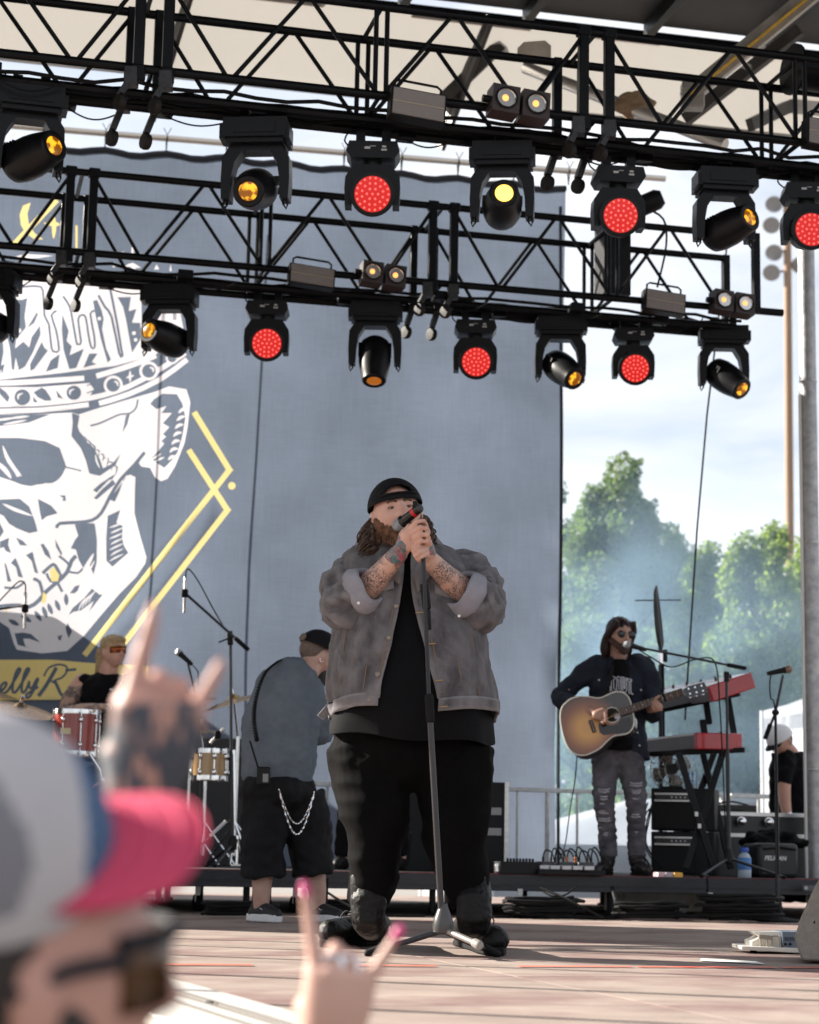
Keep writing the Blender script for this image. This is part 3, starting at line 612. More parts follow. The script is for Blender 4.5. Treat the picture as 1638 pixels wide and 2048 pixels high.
put(NAVY, cA([(985, 60), (1040, 25), (1130, 30), (1165, 90), (1185, 180), (1165, 300), (1135, 400), (1095, 455), (1050, 500), (1005, 470), (965, 440), (1010, 395), (1050, 345), (1030, 330), (1062, 300), (1040, 285), (1082, 240), (1040, 215), (1098, 150), (1030, 150), (1065, 105), (1000, 125), (960, 90)]))
put(WHITE, *[stroke([(1195 - i * 11, 120 + i * 52), (1165 - i * 11, 128 + i * 50), (1140 - i * 11, 150 + i * 50)], 20, cA, 3, True) for i in range(7)])
put(WHITE, *[stroke([(920 + i * 30, 440 + i * 14), (965 + i * 28, 420 + i * 12), (1010 + i * 20, 385 + i * 24)], 13, cA, 3, True) for i in range(3)])
put(NAVY, stroke([(925, 400), (860, 480), (770, 575), (700, 690), (650, 785), (590, 832), (500, 845), (385, 850), (365, 880)], 22, cA, 2))
put(NAVY, cA([(870, 560), (900, 492), (830, 530), (760, 620), (700, 700), (735, 715), (765, 650), (790, 570), (830, 542)]))
put(NAVY, cA([(-300, 310), (0, 300), (130, 300), (290, 320), (385, 365), (415, 450), (430, 480), (400, 540), (375, 570), (340, 590), (240, 600), (200, 610), (140, 600), (90, 580), (0, 550), (-300, 540)]))
put(WHITE, circ(430, 470, 10, cA), *[stroke([(20 + i * 14, 350 + 45 * i), (60 + i * 22, 450 + 30 * i), (140 - i * 12, 545 + 3 * i)], 24, cA, 3, True) for i in range(3)], stroke([(-40, 440), (30, 500), (75, 560)], 30, cA, 3, True))
put(NAVY, stroke([(425, 490), (470, 500), (522, 515)], 9, cA), cA([(380, 670), (420, 670), (425, 705), (400, 705), (408, 688)]))
put(NAVY, cA([(0, 695), (130, 690), (190, 740), (225, 830), (245, 900), (190, 912), (110, 880), (60, 850), (25, 800), (-40, 770), (-40, 700)]), cA([(245, 690), (330, 735), (372, 785), (300, 805), (270, 830), (255, 760)]), cA([(-60, 870), (0, 840), (28, 900), (0, 940), (-60, 940)]))
put(WHITE, stroke([(20, 722), (100, 760), (210, 800)], 22, cA, 3, True), cA([(200, 620), (235, 700), (250, 800), (270, 850), (278, 880), (260, 905), (240, 890), (232, 800), (190, 680)]), stroke([(205, 660), (280, 620), (345, 600)], 26, cA, 3, True), stroke([(230, 640), (300, 590)], 18, cA, 3, True))
put(NAVY, cA([(595, 640), (640, 600), (700, 560), (742, 535), (720, 570), (740, 600), (690, 640), (620, 700), (600, 690), (630, 660)]))
put(WHITE, *[stroke([(600 + i * 30, 690 - i * 34), (640 + i * 28, 640 - i * 28), (690 + i * 18, 600 - i * 14)], 10, cA, 3, True) for i in range(3)])
put(NAVY, cA([(480, 858), (560, 850), (606, 852), (612, 880), (622, 960), (620, 1100), (600, 1180), (575, 1120), (540, 1150), (505, 1085), (488, 1020), (455, 1010), (480, 960), (502, 930)]))
put(WHITE, stroke([(520, 1180), (560, 1120), (600, 1045)], 26, cA, 3, True), stroke([(545, 1190), (580, 1140), (606, 1090)], 12, cA, 3, True))
put(NAVY, cA([(690, 805), (770, 768), (745, 850), (785, 870), (782, 950), (795, 1000), (822, 1042), (720, 1130), (682, 1092), (680, 950)]))
put(WHITE, *[stroke([(700 + (i % 2) * 8, 880 + i * 36), (740, 868 + i * 34), (790, 846 + i * 34)], 11, cA, 3, True) for i in range(7)])
put(NAVY, cA([(0, 965), (62, 940), (55, 985), (75, 1040), (40, 1025), (25, 1000), (0, 1010)]), cA([(105, 938), (150, 960), (178, 992), (130, 988)]), cA([(262, 985), (280, 978), (315, 1030), (332, 1085), (290, 1050)]), cA([(168, 1052), (212, 1030), (225, 1090), (248, 1172), (225, 1165), (205, 1090)]), cA([(72, 1102), (102, 1068), (128, 1130), (150, 1198), (118, 1190), (105, 1130)]), cA([(30, 1100), (42, 1110), (75, 1222), (50, 1222)]), cA([(355, 950), (400, 1040), (395, 1060), (360, 1000)]))
put(NAVY, stroke([(-100, 1400), (20, 1380), (120, 1375), (190, 1385), (250, 1345), (300, 1285), (370, 1225), (430, 1165), (460, 1090), (490, 1060)], 26, cA, 2), stroke([(215, 1205), (255, 1225), (275, 1300)], 22, cA, 2), stroke([(275, 1170), (330, 1120), (355, 1120), (390, 1190), (375, 1225)], 22, cA, 2), stroke([(300, 1170), (325, 1220), (372, 1226)], 18, cA, 2), stroke([(380, 1060), (440, 1110), (440, 1160)], 16, cA, 2), stroke([(440, 1160), (500, 1170), (530, 1140)], 14, cA, 2), stroke([(30, 1260), (110, 1262), (160, 1222)], 16, cA, 2), stroke([(370, 1230), (400, 1290)], 18, cA))
put(YEL, cA([(318, 1152), (345, 1130), (382, 1182), (372, 1222), (332, 1222)]), cA([(278, 1290), (302, 1312), (292, 1362), (266, 1362)]), cA([(30, 1405), (52, 1400), (46, 1420)]))
for x, y, a in ((90, 1485, .5), (170, 1462, .55), (245, 1445, 1.0), (288, 1420, 1.2), (322, 1400, 1.2), (370, 1378, 1.2), (425, 1340, 1.5)): put(NAVY, stroke([(x - 38 * math.cos(a), y - 38 * math.sin(a)), (x, y), (x + 38 * math.cos(a), y + 38 * math.sin(a))], 30, cA, 3, True))
put(NAVY, cA([(95, 1555), (150, 1550), (200, 1560), (260, 1615), (215, 1600), (190, 1590), (150, 1590), (165, 1640), (195, 1650), (115, 1630)]), cA([(420, 1520), (435, 1490), (462, 1545), (440, 1590), (425, 1550)]), stroke([(372, 1585), (390, 1570), (380, 1600)], 18, cA), cA([(440, 1440), (465, 1395), (540, 1330), (590, 1270), (640, 1310), (660, 1305), (570, 1420), (600, 1350), (520, 1410), (470, 1420)]), cA([(448, 1300), (480, 1255), (512, 1245), (500, 1280), (480, 1300)]))
put(WHITE, *[stroke([(500 + i * 22, 1420 - i * 18), (520 + i * 22, 1370 - i * 18), (550 + i * 22, 1330 - i * 16)], 9, cA, 3, True) for i in range(4)])
# yellow angular lines, moon and cross
put(YEL, stroke([(1240, 145), (1470, 517)], 36, cA), stroke([(1478, 500), (540, 1698)], 36, cA), stroke([(1206, 385), (1460, 775)], 36, cA), stroke([(1466, 755), (740, 1690)], 36, cA), circ(1483, 614, 24, cA))
put(YEL, stroke([(105, 350), (445, -10)], 46, cB), cB([(240, 15), (180, 40), (155, 110), (165, 190), (200, 250), (270, 298), (340, 300), (270, 250), (225, 180), (215, 100)]), stroke([(420, 100), (424, 200), (420, 292)], 34, cB, 4, True), stroke([(345, 175), (420, 180), (470, 182)], 34, cB, 4, True), stroke([(600, 190), (600, 400)], 16, cB))
# yellow name band with brushed script
put(YEL, cA([(-300, 1725), (340, 1726), (550, 1745), (950, 1765), (945, 1975), (-300, 1988)]))
TX = lambda pts, wd=18, sm=3: put(NAVY, stroke(pts, wd, cC, sm, False))
TX([(-90, 870), (-20, 880), (20, 850), (45, 815), (40, 800), (15, 815), (2, 850), (15, 878), (50, 862), (80, 820)])
TX([(78, 820), (110, 770), (140, 715), (128, 705), (108, 740), (88, 820), (90, 866), (112, 862), (140, 820)])
TX([(140, 820), (170, 770), (200, 715), (188, 705), (168, 740), (150, 820), (152, 866), (175, 858), (200, 800)])
TX([(200, 790), (200, 830), (220, 838), (245, 790), (262, 775), (232, 850), (205, 895), (185, 905), (180, 885), (215, 860), (262, 830)])
TX([(262, 895), (310, 830), (360, 745), (385, 700)], 26); TX([(300, 760), (330, 705), (390, 680), (450, 690), (455, 730), (420, 770), (370, 790), (395, 820), (350, 790)], 14); TX([(372, 788), (392, 830), (415, 880), (440, 895)], 22); TX([(445, 720), (520, 712)], 18)
TX([(-200, 740), (-150, 690), (-60, 690), (-20, 690)], 16)

# cut everything into one sheet
u_top = lambda u: BT0[1] + (BT1[1] - BT0[1]) * (u - BT0[0]) / (BT1[0] - BT0[0])
BT0, BT1 = bp(150, 296), bp(1137, 374); UL = bp(-330, 700)[0]; UR = BT1[0]
zbot = .12
pts = []; edges = []
def addpoly(P):
    o = len(pts); pts.extend([Vector(p) for p in P]); edges.extend([(o + i, o + (i + 1) % len(P)) for i in range(len(P))])
top = [(UL + (UR - UL) * i / 60) for i in range(61)]
bord = [(UL, zbot)] + [(UL + (UR - .1 - UL) * i / 40, zbot) for i in range(1, 40)] + [(UR - .07, zbot + .02), (UR - .09, 1.2), (UR - .06, 2.6), (UR - .05, 4.0)] + [(a, u_top(a) - .018 * (1 - math.cos(i * 2 * math.pi / 5))) for i, a in list(enumerate(top))[::-1]]
addpoly(bord); polys = []
for m_, P in LAY:
    P = [(min(max(a, UL + .02), UR - .12), min(max(b, zbot + .02), 9)) for a, b in P]
    if max(a for a, b in P) - min(a for a, b in P) < .004: continue
    addpoly(P); polys.append((m_, np.array(P)))
gx = np.arange(UL + .06, UR, .16)
for a in gx:
    for b in np.arange(zbot + .1, u_top(a) - .08, .22): pts.append(Vector((a + rng.uniform(-.03, .03), b + rng.uniform(-.03, .03))))
vo, eo, fo, _, _, _ = delaunay_2d_cdt(pts, edges, [], 0, 1e-5)
vo = np.array([tuple(p) for p in vo]); tri = np.array([f for f in fo if len(f) == 3]); cen = vo[tri].mean(axis=1)
def inside(poly, c):
    r = np.zeros(len(c), bool); x, y = c[:, 0], c[:, 1]; n = len(poly)
    lo, hi = poly.min(0), poly.max(0); k = np.where((x >= lo[0]) & (x <= hi[0]) & (y >= lo[1]) & (y <= hi[1]))[0]
    if len(k) == 0: return r
    xx, yy = x[k], y[k]; q = np.zeros(len(k), bool)
    for i in range(n):
        (x0, y0), (x1, y1) = poly[i], poly[(i + 1) % n]
        if y0 == y1: continue
        t = ((y0 > yy) != (y1 > yy)) & (xx < (x1 - x0) * (yy - y0) / (y1 - y0) + x0); q ^= t
    r[k] = q; return r
keep = inside(np.array(bord), cen); mi = np.zeros(len(tri), int)
for m_, P in polys: mi[inside(P, cen)] = m_
tri = tri[keep]; mi = mi[keep]
def billow(a, b):
    e = .5 + .5 * math.tanh((UR - a) * 1.2); low = max(0, 1 - b / 2.5)
    return .03 * math.sin(a * 1.3 + b * .35) + .02 * math.sin(a * 3.1 - b * .8) + .03 * low * math.sin(a * 5.2 + b * .7) + (1 - e) * .06 * math.sin(b * 1.2) + .012 * noise.noise(Vector((a * 1.6, b * .8, 0)))
cloth = []
for nm, c, tcl, tr in (('navy', (.026, .034, .055), (.090, .109, .145), .72), ('white', (.60, .58, .60), (.52, .505, .53), .6), ('yellow', (.78, .55, .14), (.53, .45, .21), .55)):
    m = M('backdrop cloth ' + nm, c, .8, var=.1, vs=.9, trans=tr, tcol=tcl, bump=.2, bs=160, spec=.1, detail=8)
    nds, lks, bs_ = nodes_of(m); tr_ = next(n for n in nds if n.type == 'BSDF_TRANSLUCENT')
    # woven, slightly cloudy cloth: fine vertical and horizontal threads in the light that comes through
    tcn = nds.new('ShaderNodeTexCoord'); mpn = nds.new('ShaderNodeMapping'); mpn.inputs['Scale'].default_value = (90, 90, 4); mpn2 = nds.new('ShaderNodeMapping'); mpn2.inputs['Scale'].default_value = (5, 5, 90)
    na_ = nds.new('ShaderNodeTexNoise'); nb_ = nds.new('ShaderNodeTexNoise'); nc_ = nds.new('ShaderNodeTexNoise'); nc_.inputs['Scale'].default_value = 1.3; nc_.inputs['Detail'].default_value = 7
    for a_, b_ in ((mpn, na_), (mpn2, nb_)): a_.inputs['Rotation'].default_value = (0, 0, -TH); lks.new(tcn.outputs['Object'], a_.inputs[0]); lks.new(a_.outputs[0], b_.inputs['Vector']); b_.inputs['Scale'].default_value = 1
    lks.new(tcn.outputs['Object'], nc_.inputs['Vector'])
    ad = nds.new('ShaderNodeMath'); ad.operation = 'ADD'; lks.new(na_.outputs['Fac'], ad.inputs[0]); lks.new(nb_.outputs['Fac'], ad.inputs[1])
    ad1 = nds.new('ShaderNodeMath'); ad1.operation = 'MULTIPLY'; ad1.inputs[1].default_value = .38; lks.new(ad.outputs[0], ad1.inputs[0]); ad2 = nds.new('ShaderNodeMath'); ad2.operation = 'ADD'; lks.new(ad1.outputs[0], ad2.inputs[0]); lks.new(nc_.outputs['Fac'], ad2.inputs[1])
    mr_ = nds.new('ShaderNodeMapRange'); mr_.inputs[1].default_value = .58; mr_.inputs[2].default_value = 1.18; k = .2 if nm == 'navy' else .09; mr_.inputs[3].default_value = 1 - k; mr_.inputs[4].default_value = 1 + k; lks.new(ad2.outputs[0], mr_.inputs[0])
    vm = nds.new('ShaderNodeVectorMath'); vm.operation = 'SCALE'; vm.inputs[0].default_value = tcl; lks.new(mr_.outputs[0], vm.inputs[3]); lks.new(vm.outputs[0], tr_.inputs[0]); cloth.append(m)
mb = MB(); mb.v = [BDO - K * BDO.z + U * a + K * b + BN * billow(a, b) for a, b in vo]; mb.f = [tuple(int(i) for i in t) for t in tri]; mb.m = [int(i) for i in mi]
back = thing('backdrop', BDO - K * BDO.z - U * 2, 'large blue grey hanging backdrop printed with a crowned white skull and yellow lines', 'backdrop')
mb.build('cloth', cloth, back, 180)
q = MB()
q.tube([BDO - K * BDO.z + U * a + K * (u_top(a) + .01 - .018 * (1 - math.cos(i * 2 * math.pi / 5))) + BN * billow(a, u_top(a)) for i, a in enumerate(top)], .028, 6); q.build('top_hem', M('black hem webbing', (.012, .014, .022), .8), back)
q = MB(); q.tube([BDO - K * BDO.z + U * (UR - .055) + K * z_ + BN * (billow(UR - .055, z_) - .012) for z_ in [.15 + .3 * i for i in range(int((u_top(UR) - .15) / .3) + 1)]], .016, 6); q.build('side_hem', M('black hem webbing', (.012, .014, .022)), back)
# pale pipe the cloth hangs from, with its ties
pz = .15
q = MB(); a0, a1 = UL - .3, bp(1330, 372)[0]
PA = lambda a: BDO - K * BDO.z + U * a + K * (u_top(a) + pz)
q.tube([PA(a0), PA(a1)], .028, 12)
pipe = thing('backdrop_pipe', PA(a0), 'pale metal pipe along the top of the backdrop with cloth ties', 'pipe'); q.build('pipe', M('pale alloy pipe', (.55, .52, .48)), pipe)
for i in range(0, 61, 5):
    a = top[i]; p = PA(a); q = MB(); q.tube([p - K * (pz - .02), p + V * .03, p + K * .03, p - V * .035, p - K * (pz - .03)], .006, 5); q.tube([p + K * .02 - V * .03, p + K * .08 - V * .05 + U * .03], .004, 4); q.tube([p + K * .02 - V * .03, p + K * .07 - V * .05 - U * .035], .004, 4); q.build('tie', black_rubber, pipe)
# thin black ropes hanging in front of the cloth, wire cables at the right
def rope(pix, Y, r, label, name='rope', m=black_rubber):
    pp = [W(x, y, Y) for x, y in pix]; q = MB(); q.tube(pp, r, 6); return one(q, name, m, pp[-1], label, 'rope')
rope([(468, 440), (462, 520), (444, 900), (425, 1310), (420, 1500)], 16.6, .0065, 'black rope hanging down the backdrop right of the yellow lines')
rope([(128, 500), (124, 640), (119, 800), (112, 1000), (103, 1320), (98, 1500)], 16.6, .0065, 'black rope hanging across the skull on the backdrop')
rope([(1455, 480), (1446, 560), (1414, 830), (1394, 1060), (1378, 1310), (1370, 1440)], 15.6, .008, 'thin dark cable slanting down behind the guitarist against the trees')
# white equipment trailer behind the cloth: shades the lower left of it, shows white under the riser
# ================================================================== people: shared helpers
def gauss(d, s): return math.exp(-.5 * (d / s) ** 2)
def head_prims(mb, c, fdir, updir=(0, 0, 1), s=1.0, fat=1.0, jaw=1.0, mouth=0.0, ears=True):
    """sculpted head: c is its centre (ear height), fdir where the face points; returns its frame"""
    f = Vector(fdir).normalized(); u = Vector(updir); u = (u - f * u.dot(f)).normalized(); x = u.cross(f) * -1; x.normalize()   # x: image right when facing the camera
    x = f.cross(u); y = -f; NU, NV = 72, 56; rings = []
    for i in range(NV + 1):
        a = -math.pi / 2 + math.pi * i / NV; ring = []
        for j in range(NU):
            t = 2 * math.pi * j / NU; n = Vector((math.cos(a) * math.cos(t), math.cos(a) * math.sin(t), math.sin(a)))
            px, py, pz = n.x * .076 * fat, n.y * .096, n.z * .118
            if pz < 0:
                k = -pz / .118; px *= 1 - .20 * k * k / max(.6, fat * .9); 
                if py < 0: py *= 1 - .06 * k
                else: py *= 1 - .35 * k
            if n.y < 0:
                fr = min(1, -n.y * 1.6); d = 0.0
                for sx in (-1, 1):
                    d -= .0105 * gauss(px - sx * .032, .015) * gauss(pz - .010, .011)
                    d += .0055 * gauss(px - sx * .030, .020) * gauss(pz - .034, .008)
                    d += .006 * fat * gauss(px - sx * .044, .018) * gauss(pz + .025, .022)
                    d += .007 * gauss(px - sx * .0125, .007) * gauss(pz + .030, .008)
                nz_ = max(0, min(1, (.026 - pz) / .054)) if -.036 < pz < .03 else 0
                d += (.009 + .023 * nz_) * gauss(px, .0095 + .003 * nz_) * (1 if -.030 < pz < .026 else gauss(pz + .030 if pz < 0 else pz - .026, .004))
                d += .0075 * gauss(px, .022) * gauss(pz + .0525, .0065) + .0075 * gauss(px, .02) * gauss(pz + .068 + mouth, .007)
                d -= (.006 + mouth * .6) * gauss(px, .024) * gauss(pz + .0605 + mouth * .5, .0032 + mouth * .35)
                d += .010 * jaw * gauss(px, .022) * gauss(pz + .096, .016)
                py -= d * fr
            ring.append(Vector(c) + (x * px + y * py + u * pz) * s)
        rings.append(ring)
    mb.loft(rings)
    if ears:
        for sx in (-1, 1):
            mb.ell(Vector(c) + (x * (sx * .079 * fat) + y * .012 + u * -.006) * s, (.011 * s, .019 * s, .033 * s), (x, y, u), 12, 8)
    return x, y, u
def eyes(parent, c, fr, s, white, iris, open_=1.0, fat=1.0):
    x, y, u = fr
    for sx in (-1, 1):
        o = Vector(c) + (x * (sx * .033) + y * (-.0815) + u * .009) * s
        q = MB(); q.ell(o, (.0145 * s, .008 * s, .0068 * s * open_), (x, y, u), 12, 8); e = q.build('eye', white, parent)
        q = MB(); q.ell(o + y * (-.0040 * s), (.0078 * s, .0048 * s, .0064 * s * open_), (x, y, u), 10, 6); q.build('iris', iris, e)
        q = MB(); q.tube([o + (x * a + y * (-.006 + 6 * a * a) + u * (.0062 * open_ - 14 * a * a)) * s for a in np.linspace(-.017, .017, 7)], .0026 * s, 6); q.build('upper_lid', M('eyelid crease', (.20, .09, .07), .6), e)
def brows(parent, c, fr, s, m, fat=1.0):
    x, y, u = fr
    for sx in (-1, 1):
        q = MB(); q.tube([Vector(c) + (x * (sx * a) + y * b + u * d) * s for a, b, d in ((.014, -.099, .030), (.030, -.098, .036), (.050, -.083, .031))], [.0048 * s, .0052 * s, .0025 * s], 6, sm=4); q.build('eyebrow', m, parent)
def strands(name, roots, m, parent, n, length, rad, curl, seed, drop=(0, 0, -1), nseg=9, pull=.6):
    """hair as separate locks: roots = list of (point, outward direction)"""
    r = random.Random(seed); mb = MB()
    for i in range(n):
        p, o = roots[r.randrange(len(roots))]; p = Vector(p) + Vector((r.uniform(-1, 1), r.uniform(-1, 1), r.uniform(-1, 1))) * .008
        d = Vector(o).normalized(); L_ = length * r.uniform(.6, 1.1); pts = [p]; ph = r.uniform(0, 6.28); fq = r.uniform(1.0, 1.8); cx, cy, _ = frame_from(Vector(drop))
        for k in range(1, nseg):
            f = k / (nseg - 1); d = (d * (1 - pull * .45) + Vector(drop) * (pull * .45)).normalized()
            q = pts[0] if k == 1 else base; base = (p if k == 1 else base) + d * (L_ / (nseg - 1))
            pts.append(base + (cx * math.cos(ph + f * 6.28 * fq) + cy * math.sin(ph + f * 6.28 * fq)) * curl * f)
        rr = rad * r.uniform(.7, 1.2); mb.tube(pts, [rr * (.9 if k < nseg - 2 else .45) for k in range(nseg)], 5)
    return mb.build(name, m, parent, 80)
def cap_shell(c, fr, rx, ry, rz, s=1.0, lo=-.18, opening=None, n=48, m=20):
    """ball cap crown as an open shell; opening=(half angle, e0, e1): the arched gap over the strap, at the -y side"""
    x, y, u = fr; mb = MB(); vs = []; fs = []
    for i in range(m + 1):
        e = lo + (1 - lo) * (i / m); el = math.asin(max(-1, min(1, e))); ce = math.cos(el)
        for j in range(n):
            t = 2 * math.pi * j / n; k = 1 + .03 * (1 - e) * (1 if True else 0)
            vs.append(Vector(c) + x * (rx * ce * math.cos(t) * k) + y * (ry * ce * math.sin(t) * k) + u * (rz * e))
    for i in range(m):
        for j in range(n):
            t = 2 * math.pi * (j + .5) / n; da = abs((t - 1.5 * math.pi + math.pi) % (2 * math.pi) - math.pi); e = lo + (1 - lo) * ((i + .5) / m)
            if opening and da < opening[0] and opening[1] < e < opening[1] + (opening[2] - opening[1]) * math.sqrt(max(0, 1 - (da / opening[0]) ** 2)): continue
            fs.append((i * n + j, i * n + (j + 1) % n, (i + 1) * n + (j + 1) % n, (i + 1) * n + j))
    mb.add(vs, fs); return mb
def solid(o, t, off=0):
    m = o.modifiers.new('thick', 'SOLIDIFY'); m.thickness = t; m.offset = off; return o
def ridge(p, amp, size, st=(1, 1, 1), seed=0): return amp * (1 - 3.2 * abs(noise.noise(Vector((p.x / size * st[0] + seed, p.y / size * st[1], p.z / size * st[2])))))
def fold(p, amp, size, st=(1, 1, 1), seed=0): return amp * noise.noise(Vector((p.x / size * st[0] + seed, p.y / size * st[1], p.z / size * st[2])))
skin_a = M('fair skin', (.50, .265, .20), .48, c2=(.60, .35, .27), vs=14, bump=.08, bs=220)
eye_w = M('eye white', (.30, .22, .19), .3); iris_b = M('dark iris', (.03, .02, .015), .15)
cotton_black = M('black cotton', (.0045, .0045, .0055), .85, var=.25, vs=9, bump=.25, bs=300, spec=.12)
leather_black = M('black leather', (.006, .0058, .006), .5, var=.3, vs=16, bump=.25, bs=110, spec=.2)
def tattoo(name, base, ink, sc, lo, hi, pink=None):
    m = M(name, base, .5, c2=tuple(min(1, c * 1.15) for c in base), vs=14); n, l, b = nodes_of(m); old = b.inputs['Base Color'].links[0].from_socket
    t = n.new('ShaderNodeTexCoord'); v = n.new('ShaderNodeTexVoronoi'); v.feature = 'DISTANCE_TO_EDGE'; v.inputs['Scale'].default_value = sc
    nz = n.new('ShaderNodeTexNoise'); nz.inputs['Scale'].default_value = sc * .8; nz.inputs['Detail'].default_value = 3
    vm = n.new('ShaderNodeMix'); vm.data_type = 'RGBA'; vm.inputs[0].default_value = .12; l.new(t.outputs['Object'], vm.inputs[6]); l.new(nz.outputs['Color'], vm.inputs[7]); l.new(vm.outputs[2], v.inputs['Vector'])
    c1 = n.new('ShaderNodeValToRGB'); c1.color_ramp.elements[0].position = lo; c1.color_ramp.elements[0].color = (1, 1, 1, 1); c1.color_ramp.elements[1].position = hi; c1.color_ramp.elements[1].color = (0, 0, 0, 1); l.new(v.outputs['Distance'], c1.inputs[0])
    n2 = n.new('ShaderNodeTexNoise'); n2.inputs['Scale'].default_value = sc * .35; n2.inputs['Detail'].default_value = 2; l.new(t.outputs['Object'], n2.inputs['Vector'])
    c2 = n.new('ShaderNodeValToRGB'); c2.color_ramp.elements[0].position = .44; c2.color_ramp.elements[1].position = .52; l.new(n2.outputs['Fac'], c2.inputs[0])
    mu = n.new('ShaderNodeMath'); mu.operation = 'MULTIPLY'; l.new(c1.outputs[0], mu.inputs[0]); l.new(c2.outputs[0], mu.inputs[1])
    mx_ = n.new('ShaderNodeMix'); mx_.data_type = 'RGBA'; mx_.inputs[7].default_value = (*ink, 1); l.new(mu.outputs[0], mx_.inputs[0]); l.new(old, mx_.inputs[6])
    if pink:
        n3 = n.new('ShaderNodeTexNoise'); n3.inputs['Scale'].default_value = 38; l.new(t.outputs['Object'], n3.inputs['Vector']); c3 = n.new('ShaderNodeValToRGB'); e = c3.color_ramp.elements
        e[0].position = .40; e[0].color = (*pink[0], 1); e[1].position = .58; e[1].color = (*pink[1], 1); k = e.new(.5); k.color = (*pink[2], 1); l.new(n3.outputs['Fac'], c3.inputs[0]); l.new(c3.outputs[0], mx_.inputs[6])
    l.new(mx_.outputs[2], b.inputs['Base Color']); return m
tat_arm = tattoo('tattooed skin', (.50, .30, .23), (.06, .055, .065), 46, .05, .13)
tat_hand = tattoo('colour tattooed skin', (.3, .25, .25), (.04, .045, .05), 60, .04, .10, ((.09, .16, .17), (.42, .10, .13), (.22, .2, .2)))
# ================================================================== the singer
SY = 8.10
def sp(x, y, dy=0.0): return W(x, y, SY + dy)
PXM = (sp(1000, 1400) - sp(900, 1400)).length / 100    # metres per photo pixel there
sing = thing('person', Z(820, 1900, 0), 'big bearded singer at the mic stand in grey denim jacket, black clothes and backwards cap', 'person')
b = MB()
HC = sp(794, 1031, -.16); HF = (.16, -.96, .11); HU = (-.17, .12, 1)
SFR = head_prims(b, HC, HF, HU, 1.07, 1.16, 1.0, .010)
b.caps([sp(800, 1075, -.1), sp(808, 1110, -.02)], [.075, .09])
b.ell(sp(820, 1180, .02), (.26, .17, .22)); b.ell(sp(820, 1330, .0), (.24, .18, .28)); b.ell(sp(822, 1490, .03), (.22, .16, .14))
for (sx, ex, wx, sd) in (((715, 1145, .02), (694, 1224, -.10), (800, 1104, -.40), -1), ((912, 1140, .02), (958, 1218, -.10), (856, 1116, -.37), 1)):
    S_, E_, W_ = sp(*sx), sp(*ex), sp(*wx); b.caps([S_, E_], [.055, .06]); b.tube([E_, E_.lerp(W_, .35), E_.lerp(W_, .7), W_], [.066, .060, .044, .036], 16); b.ell(E_, (.066,) * 3)
b.caps([sp(745, 1500, .02), sp(752, 1660, -.02), sp(738, 1836, .03)], [.12, .075, .04]); b.caps([sp(900, 1500, .02), sp(905, 1660, -.02), sp(945, 1845, -.05)], [.12, .075, .04])
# hands: palm, then each finger as its own bent chain round the microphone / the stand
hy = -.47
b.tube([sp(800, 1104, -.40), sp(812, 1086, -.43), sp(828, 1064, -.45)], [.036, .040, .034], 14, fl=.72)
b.ell(sp(818, 1078, -.44), (.044, .026, .050))
for pts, r0 in (([(822, 1056, -.47), (834, 1043, -.50), (847, 1042, -.50), (853, 1051, -.47)], .0108), ([(826, 1066, -.48), (840, 1055, -.515), (853, 1056, -.51), (857, 1065, -.48)], .0112), ([(829, 1077, -.48), (842, 1069, -.51), (855, 1070, -.505), (858, 1078, -.48)], .0106), ([(830, 1087, -.47), (842, 1082, -.50), (853, 1083, -.495), (855, 1088, -.47)], .0094)):
    b.caps([sp(*p) for p in pts], [r0 * 1.12, r0 * 1.05, r0 * .95, r0 * .85], 10)
b.caps([sp(806, 1088, -.44), sp(810, 1066, -.46), sp(818, 1052, -.46)], [.016, .0135, .011], 10)
b.tube([sp(856, 1116, -.37), sp(852, 1102, -.40), sp(846, 1090, -.42)], [.036, .038, .03], 14, fl=.75)
b.ell(sp(850, 1098, -.415), (.038, .026, .040))
for pts, r0 in (([(848, 1082, -.44), (836, 1084, -.475), (828, 1092, -.475), (830, 1100, -.45)], .0105), ([(849, 1091, -.45), (836, 1094, -.485), (827, 1102, -.48), (831, 1109, -.455)], .0108), ([(851, 1100, -.45), (839, 1104, -.48), (830, 1111, -.475), (834, 1117, -.45)], .0102), ([(853, 1108, -.44), (843, 1113, -.465), (835, 1118, -.46), (838, 1122, -.44)], .009)):
    b.caps([sp(*p) for p in pts], [r0 * 1.1, r0 * 1.05, r0 * .95, r0 * .85], 10)
b.caps([sp(856, 1098, -.41), sp(858, 1084, -.44), sp(852, 1074, -.45)], [.016, .0135, .011], 10)
eL, wL, eR, wR = sp(690, 1228, -.1), sp(800, 1104, -.4), sp(962, 1222, -.1), sp(856, 1116, -.37)
def pxof(p):
    v = p - CAM; d = v.dot(fw); return CX + F * v.dot(rt) / d, CY - F * v.dot(up) / d
def sing_mat(p):
    x, y = pxof(p)
    if 1035 < y < 1300 and p.y < SY - .2:
        if x < 812 and y > 1062 and (p - sp(798, 1096, -.4)).length < .066: return 2
        if (p - eL).cross((wL - eL).normalized()).length < .075 and y > 1098 and x < 812: return 1
        if (p - eR).cross((wR - eR).normalized()).length < .075 and y > 1110 and x > 845: return 1
        if (p - sp(862, 1100, -.41)).length < .03: return 2
    return 0
remesh(b, 'body', [skin_a, tat_arm, tat_hand], sing, .0042, 2, matfn=sing_mat)
eyes(sing, HC, SFR, 1.04, eye_w, iris_b, .72, 1.1); brown_hair = M('dark brown hair', (.035, .018, .012), .45, c2=(.075, .04, .025), vs=30)
brows(sing, HC, SFR, 1.03, M('brown brows', (.07, .04, .03), .7))
hx, hy_, hu = SFR
def hp(a, b_, c): return HC + hx * a + hy_ * b_ + hu * c
